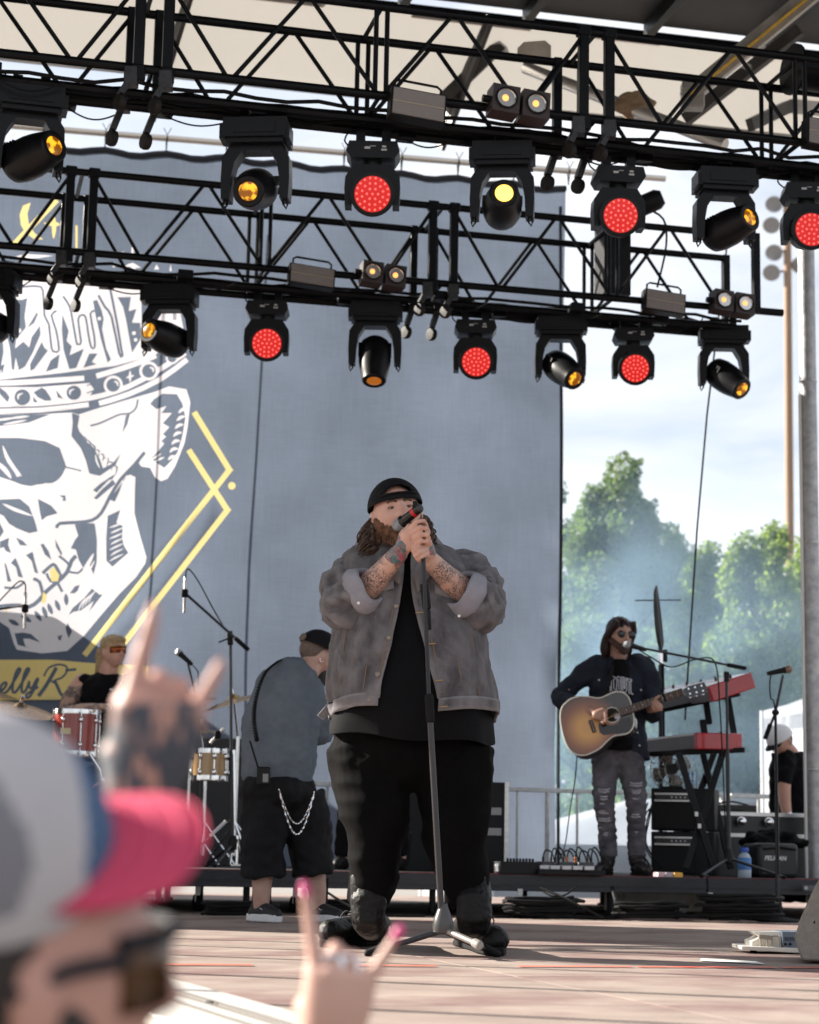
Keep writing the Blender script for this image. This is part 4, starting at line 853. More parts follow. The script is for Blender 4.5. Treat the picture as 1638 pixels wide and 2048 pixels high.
# mouth, beard, moustache
q = MB(); q.ell(hp(0, -.088, -.066), (.021, .014, .011), SFR, 14, 8); q.build('mouth', M('mouth dark', (.06, .015, .015), .5), sing)
q = MB()
for a in np.linspace(-1.35, 1.35, 17):
    x_ = .088 * math.sin(a); y_ = -.066 * math.cos(a) - .008; k = abs(a) / 1.35
    q.ell(hp(x_, y_ + .012, -.092 + .062 * k), (.022 - .006 * k, .022 - .006 * k, .042 - .006 * k), SFR, 10, 8)
q.ell(hp(0, -.066, -.118), (.045, .038, .036), SFR); q.tube([hp(-.032, -.09, -.066), hp(-.02, -.103, -.05), hp(0, -.106, -.0455), hp(.02, -.103, -.05), hp(.032, -.09, -.066)], .0075, 8)
beard_m = M('reddish brown beard', (.085, .035, .017), .7, c2=(.21, .095, .045), vs=40, bump=.8, bs=160)
bd_ = remesh(q, 'beard', beard_m, sing, .0038, 4, [(.005, .014, (1, 1, .5)), (.003, .006, (1, 1, .5))])
roots = []
for a in np.linspace(-1.5, 1.5, 26):
    for c in (-.125, -.095, -.065): roots.append((hp(.082 * math.sin(a), -.07 * math.cos(a) - .005, c + .045 * abs(a) / 1.5), hx * math.sin(a) - hy_ * math.cos(a) * .7 - hu * .9))
tag(strands('beard_hair', roots, beard_m, bd_, 420, .036, .0017, .003, 3, nseg=5, pull=.4), kind='stuff')
# cap worn backwards, arch and strap over the forehead
capc = hp(0, .016, .036); capf = SFR
o = cap_shell(capc, capf, .107, .128, .120, lo=.03, opening=(.60, .24, .58)).build('cap', M('black cap cotton', (.006, .0065, .008), .85, var=.2, vs=12, bump=.3, bs=260, spec=.2), sing, 60); solid(o, .004)
q = MB(); q.tube([capc + hx * (.108 * math.sin(a)) - hy_ * (.1285 * math.cos(a)) + hu * (.025 + .004 * math.cos(a)) for a in np.linspace(-.75, .75, 13)], .012, 8, fl=.35, hint=K); st_ = q.build('strap', M('snap strap', (.012, .012, .014), .55), o)
for a in np.linspace(-.55, .55, 8):
    q = MB(); q.ell(capc + hx * (.110 * math.sin(a)) - hy_ * (.132 * math.cos(a)) + hu * .029, (.003, .003, .003), None, 8, 6); q.build('snap', black_plastic, o)
q = MB(); q.loft([[capc + hx * (.09 * math.sin(a) * f) + hy_ * (.115 * math.cos(a) * .9 + .075 * f * math.cos(a)) + hu * (.0 - .02 * f * f) for a in np.linspace(-.8, .8, 12)] for f in (.9, 1.1, 1.3)], False, False, False); solid(q.build('brim', M('black cap cotton', (.006, .0065, .008)), o, 60), .004)
# hair: curls at both sides and the nape
roots = []
for sx in (-1, 1):
    for k in range(26):
        a = rng.uniform(-.25, 1.2); roots.append((hp(sx * (.10 + rng.uniform(0, .012)), .01 + .05 * math.sin(a), .0 - rng.uniform(0, .07)), hx * sx * 1.0 + hy_ * rng.uniform(-.4, .4) - hu * .4))
tag(strands('hair', roots, brown_hair, sing, 240, .10, .0036, .015, 5, nseg=13, pull=.42), kind='stuff')
q = MB()
for sx in (-1, 1):
    q.ell(hp(sx * .104, .035, -.045), (.030, .045, .050), SFR); q.ell(hp(sx * .122, .035, -.085), (.030, .035, .04), SFR); q.ell(hp(sx * .118, .03, -.12), (.026, .03, .03), SFR)
q.ell(hp(0, .085, -.06), (.075, .03, .07), SFR); remesh(q, 'hair_mass', brown_hair, sing, .008, 2, [(.012, .02, (1, 1, 1))])
# tattoo cross on the cheek (ink printed on the skin)
ink = M('tattoo ink', (.05, .04, .05), .6)
cr_c = hp(-.049, -.0885, -.022); 
q = MB(); q.bar(cr_c + hu * .017, cr_c - hu * .024 + hx * .006, .004, .002); q.bar(cr_c + hu * .008 - hx * .009, cr_c + hu * .009 + hx * .009, .004, .002); q.build('cheek_tattoo', ink, sing)

# --- T-shirt
def ring(y, xl, xr, bf, bb, n=56, cy=0.0, a0=None, a1=None, dy=0, ex=2.3):
    cx = (xl + xr) / 2; c = sp(cx, y, cy); a = (xr - xl) / 2 * PXM; out = []
    for j in range(n):
        t = (2 * math.pi * j / n) if a0 is None else a0 + (a1 - a0) * j / (n - 1)
        ct, st_ = math.cos(t), math.sin(t); k = (abs(ct) ** ex + abs(st_) ** ex) ** (-1 / ex)
        p = c + X * (a * ct * k) + Y_ * ((bb if st_ > 0 else bf) * st_ * k); out.append(p)
    return out
rows = [(1088, 778, 838, .06, .09), (1100, 745, 870, .10, .13), (1125, 712, 920, .15, .16), (1170, 695, 945, .20, .18), (1230, 690, 955, .235, .2), (1300, 684, 962, .27, .2), (1370, 676, 972, .29, .2), (1430, 666, 982, .285, .2), (1462, 660, 985, .275, .2), (1476, 659, 986, .272, .2)]
rows = [tuple(r) for r in interp(rows, 4)]; rings = []
for r in rows:
    rg = ring(*r); lowf = max(0, min(1, (r[0] - 1380) / 90)); n_ = len(rg)
    rings.append([p + (p - sp((r[1] + r[2]) / 2, r[0])).normalized() * (.010 * lowf * math.sin(j * 2 * math.pi / n_ * 7 + 1) + fold(p, .012, .16, (1.4, 1, .6), 3)) + K * (-.025 * lowf * math.sin(j * 2 * math.pi / n_ * 1.0 + 2.4) + .008 * lowf * math.sin(j * 2 * math.pi / n_ * 5)) for j, p in enumerate(rg)])
q = MB(); q.loft(rings, True, False, False); solid(q.build('t_shirt', cotton_black, sing, 180), .004)
# --- trousers
q = MB()
q.ell(sp(822, 1500, .02), (.315, .235, .17)); q.ell(sp(822, 1470, .02), (.31, .23, .10))
legs = (([(742, 1500, .0), (744, 1570, -.02), (750, 1635, -.05), (752, 1690, -.03), (744, 1745, .0), (738, 1806, .01)], [.168, .150, .128, .116, .104, .078]), ([(905, 1500, .0), (908, 1570, -.02), (908, 1640, -.06), (905, 1690, -.05), (922, 1745, -.05), (942, 1810, -.06)], [.168, .153, .134, .122, .106, .078]))
for pts, rr in legs: q.tube([sp(*p) for p in pts], rr, 22, sm=4)
trous = M('black trouser twill', (.0034, .0032, .0034), .85, var=.3, vs=7, bump=.25, bs=300, spec=.06)
remesh(q, 'trousers', trous, sing, .010, 5, [(.022, .26, (1.2, 1.2, 1.0)), (.010, .24, (1.3, 1.3, 1.0), 1), (.004, .11, (.8, .8, 1.5), 1)])
# --- boots
def boot(toe, heel, ankle, shafttop, lean, flipname):
    T_, H_, A_, S_ = [Vector(v) for v in (toe, heel, ankle, shafttop)]
    d = (T_ - H_); d.z = 0; Lf = d.length; d.normalize(); n = Vector((-d.y, d.x, 0)); q = MB()
    q.caps([H_ + d * .045 + K * .075, H_ + d * Lf * .45 + K * .075, T_ - d * .055 + K * .062], [.048, .05, .053], 16); q.ell(T_ - d * .075 + K * .055, (.078, .053, .046), (d, n, K))
    q.tube([H_ + d * .06 + K * .07, A_, S_], [.058, .066, .076], 18, sm=4); q.ell(A_ + d * .02, (.07, .055, .06), (d, n, K))
    bt = remesh(q, 'boot', leather_black, sing, .006, 8, [(.004, .07, (1, 1, 1.6)), (.002, .025, (1, 1, 1), 1)])
    q = MB(); out = []
    for f, w_ in ((0, .030), (.04, .042), (.25, .042), (.5, .044), (.75, .054), (.93, .044), (1.0, .022)): out.append((f * Lf, w_))
    poly = [(a, w_) for a, w_ in out] + [(a, -w_) for a, w_ in out[::-1]]
    q.prism(poly, H_ + K * .003, d, n, .032); q.build('sole', black_rubber, bt, bevel=.005)
    q = MB(); q.box(H_ + d * .045 + K * .012, (.09, .085, .022), (d, n, K)); q.build('heel', black_rubber, bt, bevel=.004)
    mid = A_ + d * .062; 
    for i in range(6):
        f = i / 5; c = (H_ + d * (Lf * .58) + K * .118).lerp(A_ + d * .07 + K * .07, f)
        q = MB(); q.tube([c - n * .028 - d * .012, c + d * .007 + K * .004, c + n * .028 - d * .012], .0035, 5, sm=3); q.build('lace', M('boot laces', (.03, .028, .027), .8), bt)
    q = MB(); up_ = (S_ - A_).normalized(); c = S_ + d * .074
    q.loft([[c + up_ * h + n * (w_ * k) + d * (.012 * (1 - k * k)) for k in np.linspace(-1, 1, 9)] for h, w_ in ((-.14, .036), (-.06, .042), (.0, .046), (.04, .044), (.058, .03), (.062, .012))], False, False, False)
    solid(q.build('tongue', leather_black, bt, 60), .006)
    c = H_ + d * (Lf * .55) + K * .125
    for sg in (-1, 1):
        q = MB(); q.tube([c, c + n * sg * .03 + K * .02, c + n * sg * .05 + d * .01, c + n * sg * .035 + d * .03 - K * .02, c + d * .01], .003, 5, sm=4); q.build('bow_loop', M('boot laces', (.03, .028, .027)), bt)
    return bt
boot(Z(648, 1897, 0) + Vector((0, .02, 0)), Z(755, 1888, 0) + Vector((.03, .04, 0)), sp(738, 1840, .0), sp(738, 1775, -.0), 0, 0)
boot(Z(985, 1912, 0) + Vector((.02, -.04, 0)), Z(930, 1893, 0) + Vector((-.01, .06, 0)), sp(948, 1842, -.08), sp(944, 1775, -.06), 0, 0)
# --- denim jacket
denim = M('grey washed denim', (.055, .050, .055), .85, c2=(.14, .13, .138), vs=11, bump=.6, bs=260, sheen=.15, spec=.15, detail=8, stretch=(1.6, 1.6, .8))
nq, lq, bq = nodes_of(denim); geo = nq.new('ShaderNodeNewGeometry'); cw = nq.new('ShaderNodeValToRGB'); cw.color_ramp.elements[0].position = .50; cw.color_ramp.elements[1].position = .58; cw.color_ramp.elements[0].color = (0, 0, 0, 1); cw.color_ramp.elements[1].color = (.5, .5, .5, 1)
mq = nq.new('ShaderNodeMix'); mq.data_type = 'RGBA'; mq.inputs[7].default_value = (.34, .32, .33, 1); oq = bq.inputs['Base Color'].links[0].from_socket; lq.new(geo.outputs['Pointiness'], cw.inputs[0]); lq.new(cw.outputs[0], mq.inputs[0]); lq.new(oq, mq.inputs[6]); lq.new(mq.outputs[2], bq.inputs['Base Color'])   # fading on worn ridges
denim_in = M('pale denim inside', (.25, .245, .28), .85, var=.12, vs=14, bump=.25, bs=240)
thread = M('tan thread', (.20, .13, .08), .8); brass = M('old brass', (.22, .19, .16), .4, .8)
jr = [(1086, 742, 862, 796, 824, .075, .13), (1094, 716, 890, 798, 824, .12, .15), (1106, 698, 914, 802, 823, .16, .165), (1124, 687, 934, 806, 822, .195, .18), (1150, 681, 948, 808, 821, .225, .19), (1200, 675, 962, 803, 823, .255, .205), (1250, 669, 972, 795, 833, .275, .21), (1300, 664, 977, 784, 846, .295, .215), (1350, 660, 982, 772, 858, .31, .22), (1395, 661, 986, 763, 868, .312, .22), (1408, 664, 987, 760, 871, .308, .22)]
jr = [tuple(r) for r in interp(jr, 6)]
def jfront(y, x, lift=.0):                             # a point on the jacket's front
    k = min(range(len(jr)), key=lambda i: abs(jr[i][0] - y)); r = jr[k]; cx = (r[1] + r[2]) / 2; a = (r[2] - r[1]) / 2
    t = max(-.985, min(.985, (x - cx) / a)); ex = 2.3; d = r[5] * (1 - abs(t) ** ex) ** (1 / ex)
    p = sp(cx, y) + X * ((x - cx) * PXM) - Y_ * (d + lift); return p
def jring(r, grow=0.0):
    y, xl, xr, ol, orr, bf, bb = r; cx = (xl + xr) / 2; a = (xr - xl) / 2 * PXM + grow; ex = 2.3; bf += grow; bb += grow
    t0 = math.acos(max(-1, min(1, (orr - cx) * PXM / a))); t1 = math.acos(max(-1, min(1, (ol - cx) * PXM / a)))
    out = []; n = 90
    for j in range(n):
        t = -t0 + (2 * math.pi - (t1 - t0)) * j / (n - 1)   # from right edge round the back to the left edge
        ct, st_ = math.cos(t), math.sin(t); k = (abs(ct) ** ex + abs(st_) ** ex) ** (-1 / ex); p = sp(cx, y) + X * (a * ct * k) + Y_ * ((bb if st_ > 0 else bf) * st_ * k)
        low = max(0, (y - 1180) / 230); e = min(j, n - 1 - j); 
        m_ = (p - sp(cx, y)).normalized(); w_ = fold(p, .020, .13, (1.6, 1, .45), 9) * low + (ridge(p, .010, .15, (1.5, 1, .5), 2) + ridge(p, .006, .065, (1.3, 1, .8), 5)) * (1 if e > 1 else .4)
        if e < 8: w_ += .012 * low * math.sin(y * .06 + j) * (1 - e / 8)
        out.append(p + m_ * w_)
    return out
q = MB(); q.loft([jring(r) for r in jr], False, False, False); jk = solid(q.build('jacket', denim, sing, 180), .007)
q = MB(); wb = [jring((y, 664 - d_, 987 + d_, 757, 874, .312, .225), .004) for y, d_ in ((1404, 0), (1410, 1), (1420, 2), (1429, 1))]
wb = [[p + K * (.018 * math.sin(j * .16) - .006) for j, p in enumerate(r)] for r in wb]; q.loft(wb, False, False, False); solid(q.build('waistband', denim, jk, 180), .009)
def seam(pix, r=.0022, lift=.006, m=thread, nm='seam'):
    q = MB(); q.tube([jfront(y, x, lift + fold(jfront(y, x), .01, .13, (1.6, 1, .45), 9)) for x, y in [tuple(p) for p in interp(pix, 6)]], r, 5); q.build(nm, m, jk)
for pix in ([(762, 1205), (742, 1300), (728, 1400)], [(727, 1215), (712, 1300), (702, 1400)], [(700, 1240), (688, 1320), (684, 1400)], [(882, 1212), (906, 1300), (925, 1400)], [(930, 1220), (945, 1310), (955, 1400)], [(702, 1168), (748, 1172), (790, 1176)], [(866, 1186), (905, 1180), (944, 1176)], [(787, 1230), (776, 1290), (752, 1400)], [(850, 1250), (865, 1310), (884, 1400)]): seam(pix)
for i in range(9): seam([(784 - i * 3.6, 1292 + i * 13), (777 - i * 3.6, 1296 + i * 13)], .0016)
for x, y in ((793, 1229), (779, 1292), (757, 1363), (741, 1412)):
    q = MB(); p = jfront(y, x, .014); q.lathe([(.0105, 0), (.0105, .004), (.007, .006), (.002, .005)], p, -Y_, 14); q.build('button', brass, jk)
for x, y in ((838, 1242), (861, 1303), (875, 1374), (884, 1424)):
    q = MB(); p = jfront(min(y, 1405), x, .016) + K * (-(y - min(y, 1405)) * PXM); q.bar(p - X * .016, p + X * .016 + K * .003, .006, .004); q.build('buttonhole', M('tan thread bright', (.35, .22, .10), .8), jk)
for (x0, x1, y0) in ((704, 788, 1170), (868, 944, 1178)):   # pocket flaps
    q = MB(); top_ = []; bot = []
    for k in range(11): f = k / 10; x = x0 + (x1 - x0) * f; top_.append(jfront(y0, x, .010)); bot.append(jfront(y0 + 24 + 8 * math.sin(math.pi * f), x, .016))
    q.loft([top_, [a.lerp(b_, .5) - Y_ * .004 for a, b_ in zip(top_, bot)], bot], False, False, False); solid(q.build('pocket_flap', denim, jk, 60), .006)
    seam([(x0 + 4, y0 + 22), ((x0 + x1) / 2, y0 + 29), (x1 - 4, y0 + 22)], .0018, .019)
# collar leaves and shoulder straps
for inner, outer in (([(742, 1078, -.02), (770, 1092, -.12), (790, 1112, -.19), (806, 1142, -.235)], [(722, 1094, -.06), (745, 1122, -.175), (768, 1146, -.23), (800, 1170, -.262)]), ([(862, 1076, -.02), (848, 1090, -.12), (832, 1112, -.19), (823, 1150, -.235)], [(886, 1090, -.06), (875, 1120, -.175), (862, 1150, -.235), (835, 1186, -.268)])):
    I = [sp(*p) for p in [tuple(v) for v in interp(inner, 5)]]; O = [sp(*p) for p in [tuple(v) for v in interp(outer, 5)]]
    q = MB(); q.loft([I, [a.lerp(b_, .5) + K * .012 - Y_ * .012 for a, b_ in zip(I, O)], O], False, False, False); solid(q.build('collar', denim, jk, 180), .008)
# sleeves, rolled with pale turned-back cuffs
def sleeve(path, rad, seed, nm='sleeve'):
    P = interp([(*sp(*p), r) for p, r in zip(path, rad)], 9); pts = [Vector(a[:3]) for a in P]; rr = [float(a[3]) for a in P]; rings = []; xx = None
    for i, p in enumerate(pts):
        d = (pts[min(i + 1, len(pts) - 1)] - pts[max(i - 1, 0)]).normalized()
        if xx is None: xx, yy, _ = frame_from(d)
        else: xx = (xx - d * xx.dot(d)).normalized()
        yy = d.cross(xx); rg = []
        for j in range(40):
            t = 2 * math.pi * j / 40; o_ = xx * math.cos(t) + yy * math.sin(t); v = p + o_ * rr[i]
            w_ = fold(v, .020, .12, (1, 1, 1), seed) + ridge(v, .014, .13, (1, 1, 1.6), seed + 4) + ridge(v, .008, .055, (1, 1, 1.3), seed + 7)
            rg.append(v + o_ * w_)
        rings.append(rg)
    q = MB(); q.loft(rings, True, True, False); o = solid(q.build(nm, denim, jk, 180), .006); return rings, o
def cuff(rings, axis_pts, r0, r1, nm):
    a, b_ = axis_pts; d = (b_ - a).normalized(); xx, yy, _ = frame_from(d); rg = []
    for f, r in ((0, r0), (.25, r0 * 1.10), (.55, r0 * 1.1), (.85, r1 * 1.06), (1.0, r1), (.9, r1 * .86), (.5, r1 * .84)):
        rg.append([a.lerp(b_, f) + (xx * math.cos(t) + yy * math.sin(t)) * (r + .012 * noise.noise(Vector((math.cos(t) * 1.6, math.sin(t) * 1.6, f * 2 + r0 * 50)))) + d * (.016 * math.sin(t * 2 + r0 * 90)) for t in [2 * math.pi * j / 40 for j in range(40)]])
    q = MB(); q.loft(rg, True, False, False); return solid(q.build(nm, denim_in, jk, 180), .004)
rgs, sl1 = sleeve([(748, 1126, .03), (716, 1138, .02), (696, 1174, -.03), (694, 1210, -.10), (700, 1208, -.17), (725, 1182, -.22)], [.060, .084, .097, .096, .090, .082], 1)
cuff(rgs, (sp(718, 1190, -.205), sp(744, 1163, -.262)), .088, .078, 'cuff')
rgs, sl2 = sleeve([(878, 1120, .03), (912, 1138, .02), (944, 1166, -.03), (958, 1202, -.10), (950, 1206, -.16), (932, 1190, -.20)], [.055, .080, .097, .096, .090, .082], 5)
cuff(rgs, (sp(940, 1196, -.19), sp(915, 1170, -.25)), .088, .077, 'cuff')
for x, y, dy in ((717, 1206, -.33), (918, 1232, -.30)):
    q = MB(); q.ell(sp(x, y, dy), (.006, .004, .006), None, 10, 6); q.build('cuff_stud', M('white snap', (.8, .8, .8), .3), jk)
# loose belt tab hanging at the left hem
q = MB(); a = sp(668, 1404, -.02); b_ = sp(641, 1436, -.06); q.bar(a, b_, .034, .008, Y_); tb = q.build('waist_tab', denim, jk, bevel=.003)
q = MB(); q.bar(a.lerp(b_, .72) - Y_ * .008, a.lerp(b_, .84) - Y_ * .008, .005, .003, Y_); q.build('buttonhole', M('tan thread bright', (.35, .22, .10)), tb)

# ================================================================== his microphone and stand
ms = thing('microphone_stand', Z(888, 1892, 0), 'black straight microphone stand with tripod foot held by the singer', 'microphone stand')
pol = [sp(846, 1094, -.44), sp(849, 1180, -.40), sp(858, 1400, -.36), sp(864, 1480, -.355), sp(882, 1818, -.30)]
q = MB(); q.tube([pol[0], pol[2]], .0085, 12); q.build('upper_tube', M('satin black tube', (.02, .022, .028), .35, .3), ms)
q = MB(); q.tube([pol[2], sp(884, 1850, -.29)], .0125, 14); q.build('lower_tube', M('satin grey tube', (.05, .05, .055), .3, .5), ms)
q = MB(); q.lathe([(.011, 0), (.017, .004), (.018, .1), (.013, .11)], sp(861, 1445, -.358), (pol[2] - pol[4]), 16); q.build('clutch', black_rubber, ms)
q = MB(); d_ = (pol[1] - sp(855, 1260, -.37)); q.bar(sp(848, 1168, -.405), sp(854, 1218, -.385), .032, .034); q.build('clip_bracket', black_plastic, ms, bevel=.005)
q = MB(); q.bar(sp(856, 1218, -.40), sp(858, 1260, -.385), .024, .02); q.build('lever', black_plastic, ms, bevel=.006)
hub = sp(886, 1850, -.29)
q = MB(); q.lathe([(.016, .085), (.02, .07), (.036, .03), (.041, .0), (.038, -.022), (.02, -.03)], hub + K * -.005, K, 20); q.build('hub', M('satin dark casting', (.07, .068, .068), .32, .5), ms)
for (x, y), m_ in (((742, 1904), None), ((990, 1906), None)):
    q = MB(); e = Z(x, y, .016); q.tube([hub - K * .02, hub.lerp(e, .5) - K * .012, e], .0115, 10); lg_ = q.build('leg', M('satin black tube', (.02, .022, .028)), ms)
    q = MB(); dd = (e - hub).normalized(); q.caps([e - dd * .045, e + dd * .012], [.0155, .0155], 12); q.build('rubber_foot', black_rubber, lg_)
q = MB(); e = Z(944, 1878, .085); e = hub + Vector((.12, -.14, -.06)); q.tube([hub - K * .015, e], .0125, 10); lg_ = q.build('leg', M('satin grey tube light', (.30, .28, .26), .35, .5), ms)
q = MB(); q.caps([e, e + (e - hub).normalized() * .02], [.018, .018], 12); q.build('rubber_foot', M('grey rubber', (.25, .23, .21), .6), lg_)
mc = thing('microphone', sp(830, 1030, -.47), 'black handheld radio microphone with silver grille at the singer\'s mouth', 'microphone')
ma, mb_ = sp(796, 1051, -.36), sp(836, 1019, -.43); dm = (mb_ - ma).normalized()
q = MB(); q.lathe([(.004, -.022), (.016, -.018), (.024, -.006), (.026, .01), (.024, .024)], ma, dm, 20); q.build('grille', M('silver grille', (.35, .36, .38), .4, .8, bump=.6, bs=900), mc)
q = MB(); q.lathe([(.0245, .024), (.0255, .028), (.0245, .034), (.0195, .04), (.0185, .10), (.0178, .122)], ma, dm, 20); q.build('handle', M('glossy black', (.008, .008, .009), .2), mc)
Lm = (mb_ - ma).length
q = MB(); q.lathe([(.0195, 0), (.0195, .016)], ma + dm * (Lm - .028), dm, 20); q.build('red_band', M('red band', (.5, .01, .015), .4), mc)
q = MB(); q.lathe([(.0165, 0), (.018, .002), (.0175, .02), (.013, .026)], ma + dm * (Lm - .008), dm, 20); q.build('end_cap', M('dark grey cap', (.03, .03, .035), .4), mc)
q = MB(); q.lathe([(.0178, .0), (.0178, Lm - .14)], ma + dm * .122, dm, 18); q.build('battery_sleeve', M('glossy black', (.008, .008, .009)), mc)
q = MB(); q.box(ma + dm * .10 + up * .027, (.02, .02, .028)); q.build('clip', black_plastic, mc, bevel=.003)
# ================================================================== riser, barriers, pole
RZ = .272
RO = W(819, 1745, 13.0); RV = (RO - S0).dot(V)
def RS(a, b, z=0): return ST(a, RV + b, z)             # riser frame: b metres behind its front edge
riser = thing('band_riser', RS(0, 0, 0), 'long low black platform across the back of the stage carrying the band', 'platform')
rtop = M('black riser carpet and ply', (.022, .02, .021), .8, var=.4, vs=5, bump=.3, bs=90)
rface = M('scuffed black riser edge', (.014, .015, .02), .5, var=.5, vs=16, bump=.1, bs=120, stretch=(1, 1, 4))
redw = M('worn red riser edge', (.16, .02, .025), .6, var=.5, vs=20)
for i in range(-4, 5):
    for j in range(3):
        q = MB(); q.box(RS(i * 1.22 + .61 - .3, j * 1.22 + .61, RZ - .02), (1.214, 1.214, .04), (U, V, K)); q.build('deck_panel', rtop, riser)
for i in range(-2, 3):
    a0 = i * 2.44 - .3 - 1.22 * 0; q = MB(); q.box(RS(a0, .012, RZ - .055), (2.43, .05, .105), (U, V, K)); fp = q.build('fascia', rface, riser, bevel=.004)
    q = MB(); q.box(RS(a0, -.015, RZ - .06), (2.43, .012, .02), (U, V, K)); q.build('groove_lip', rface, fp)
    q = MB(); q.box(RS(a0, .0, RZ - .0005), (2.43, .02, .005), (U, V, K)); q.build('edge_trim', redw, riser)
    q = MB(); q.box(RS(a0, 3.64, RZ - .055), (2.43, .05, .105), (U, V, K)); q.build('fascia', rface, riser)
for a in [-4.6 + 1.22 * i for i in range(9)]:
    for b in (.12, 1.9, 3.5):
        q = MB(); q.tube([RS(a, b, .0), RS(a, b, RZ - .04)], .022, 10); lg = q.build('leg', black_metal, riser)
        q = MB(); q.lathe([(.045, 0), (.045, .012), (.025, .02)], RS(a, b, 0), K, 14); q.build('foot', black_rubber, lg)
for x in (395, 590, 1040, 1420):                      # castors on brackets under the front edge
    p = W(x, 1810, 13.15); p.z = 0; q = MB(); q.lathe([(.02, -.022), (.052, -.02), (.056, 0), (.052, .02), (.02, .022)], p + K * .056, Vector((.9, .4, 0)), 18); wl = q.build('castor_wheel', black_rubber, riser)
    q = MB(); q.box(p + K * .12, (.03, .06, .12)); q.build('castor_fork', steel, wl)
q = MB(); q.box(W(1618, 1776, 13.62), (.09, .004, .035), (U, V, K)); o = q.build('maker_plate', M('grey print plate', (.10, .10, .11), .6), riser)
q = MB(); c = W(1612, 1776, 13.60); q.lathe([(.012, 0), (.012, .002)], c, -V, 14); q.build('plate_mark', M('pale print', (.45, .45, .47), .6), o)
# crowd barriers along the back edge
for k, (x0, x1) in enumerate(((-1.9, .35), (.42, 2.75), (2.82, 5.1), (-4.3, -1.97))):
    BV = (W(1060, 1700, 16.5) - S0).dot(V); BP = lambda a, z: ST(a, BV, z)
    off_ = (W(1060, 1700, 16.5) - S0).dot(U) - 1.05
    f = thing('crowd_barrier', BP(x0 + off_, 0), ['galvanised barrier behind the singer', 'galvanised barrier section behind the guitarist', 'galvanised barrier section at the right behind the keyboards', 'galvanised barrier section behind the drum kit'][k], 'barrier', 'barriers along the back of the stage')
    for z in (.925, .13): q = MB(); q.box(BP((x0 + x1) / 2 + off_, z), (x1 - x0, .035, .035), (U, V, K)); q.build('rail', steel, f, bevel=.004)
    for a in (x0, x1): q = MB(); q.box(BP(a + off_, .46), (.045, .04, .93), (U, V, K)); q.build('post', steel, f, bevel=.004)
    n = 9
    for i in range(1, n): a = x0 + (x1 - x0) * i / n; q = MB(); q.tube([BP(a + off_, .13), BP(a + off_, .925)], .011 if i % 3 else .02, 8); q.build('bar', steel, f)
# tall galvanised roof post at the right
pp = W(1630, 1700, 14.9); q = MB(); q.tube([Vector((pp.x, pp.y, -.1)), Vector((pp.x, pp.y, 5.6))], .064, 24)
po = thing('roof_post', (pp.x, pp.y, 0), 'tall galvanised steel post at the right side of the stage', 'post'); q.build('tube', M('weathered galvanised tube', (.28, .28, .29), .5, .6, c2=(.5, .5, .5), vs=14, bump=.2, bs=60), po)
for z in (1.05, 2.75, 4.0): q = MB(); q.lathe([(.066, 0), (.069, .004), (.069, .012), (.066, .016)], (pp.x, pp.y, z), K, 24); q.build('clamp_ring', steel, po)
q = MB(); q.tube([Vector((pp.x - .07, pp.y - .03, .1)), Vector((pp.x - .07, pp.y - .03, 3.9))], .012, 8); q.build('conduit', M('white conduit', (.75, .73, .7), .5), po)
# ================================================================== stage gear on and round the riser
def coil(c, R0, r, turns, seed, flat=.02, sq=.45):
    rr = random.Random(seed); pts = []
    for i in range(turns * 14):
        t = i * 2 * math.pi / 14; k = R0 * (1 + .16 * math.sin(t * .37 + seed) + rr.uniform(-.04, .04)); pts.append(Vector(c) + U * (k * math.cos(t)) + V * (k * sq * math.sin(t)) + K * (r + flat * i / (turns * 14) * turns + rr.uniform(0, .01)))
    q = MB(); q.tube(pts, r, 6); return q
for i, (x, y, R0, tn, lab) in enumerate(((1085, 1822, .24, 6, 'coil of black cable under the riser below the guitarist pedals'), (1480, 1828, .26, 8, 'thick coil of black cable under the right end of the riser'), (1300, 1828, .22, 5, 'loose heap of black cable under the riser behind the castor'), (700, 1830, .2, 4, 'flat coil of black cable behind the singer boots'), (480, 1836, .2, 4, 'loose coil of black cable under the drum riser'))):
    c = Z(x, y, 0); c = Vector((c.x / c.y * 12.95, 12.95, 0)) if abs(c.y - 13) > 1.5 else c
    one(coil(c, R0, .011, tn, i + 3), 'cable_coil', black_rubber, c, lab, 'cable', 'cables under the riser')
def cable(pix, Y, r, label, floor=True):
    pts = [W(x, y, Y + d) for x, y, d in pix]; q = MB(); q.tube(pts, r, 6, sm=6); return one(q, 'cable', black_rubber, pts[0], label, 'cable')
cable([(985, 1836, 0), (1100, 1833, -.1), (1200, 1836, -.1), (1330, 1831, -.1), (1480, 1838, -.2)], 13.0, .012, 'long black cable lying along the front of the riser')
cable([(1080, 1776, 0), (1130, 1796, -.1), (1160, 1812, -.15), (1205, 1835, -.2)], 12.95, .008, 'black cable hanging from the riser front below the pedals')
cable([(1225, 1775, .1), (1232, 1800, .0), (1238, 1812, -.05), (1300, 1832, -.1)], 12.95, .015, 'thick black cable curving down under the guitarist')
cable([(1085, 1782, 0), (1105, 1792, -.05), (1130, 1790, -.05), (1150, 1775, 0)], 12.95, .006, 'thin black cable loop below the pedalboard')
cable([(640, 1775, 0), (700, 1812, -.1), (760, 1830, -.2), (850, 1832, -.2)], 12.5, .008, 'black cable running from the riser behind the singer')
cable([(265, 1775, 0), (290, 1808, -.1), (330, 1828, -.1), (420, 1838, -.2)], 12.4, .008, 'black cable drooping from the drum riser')
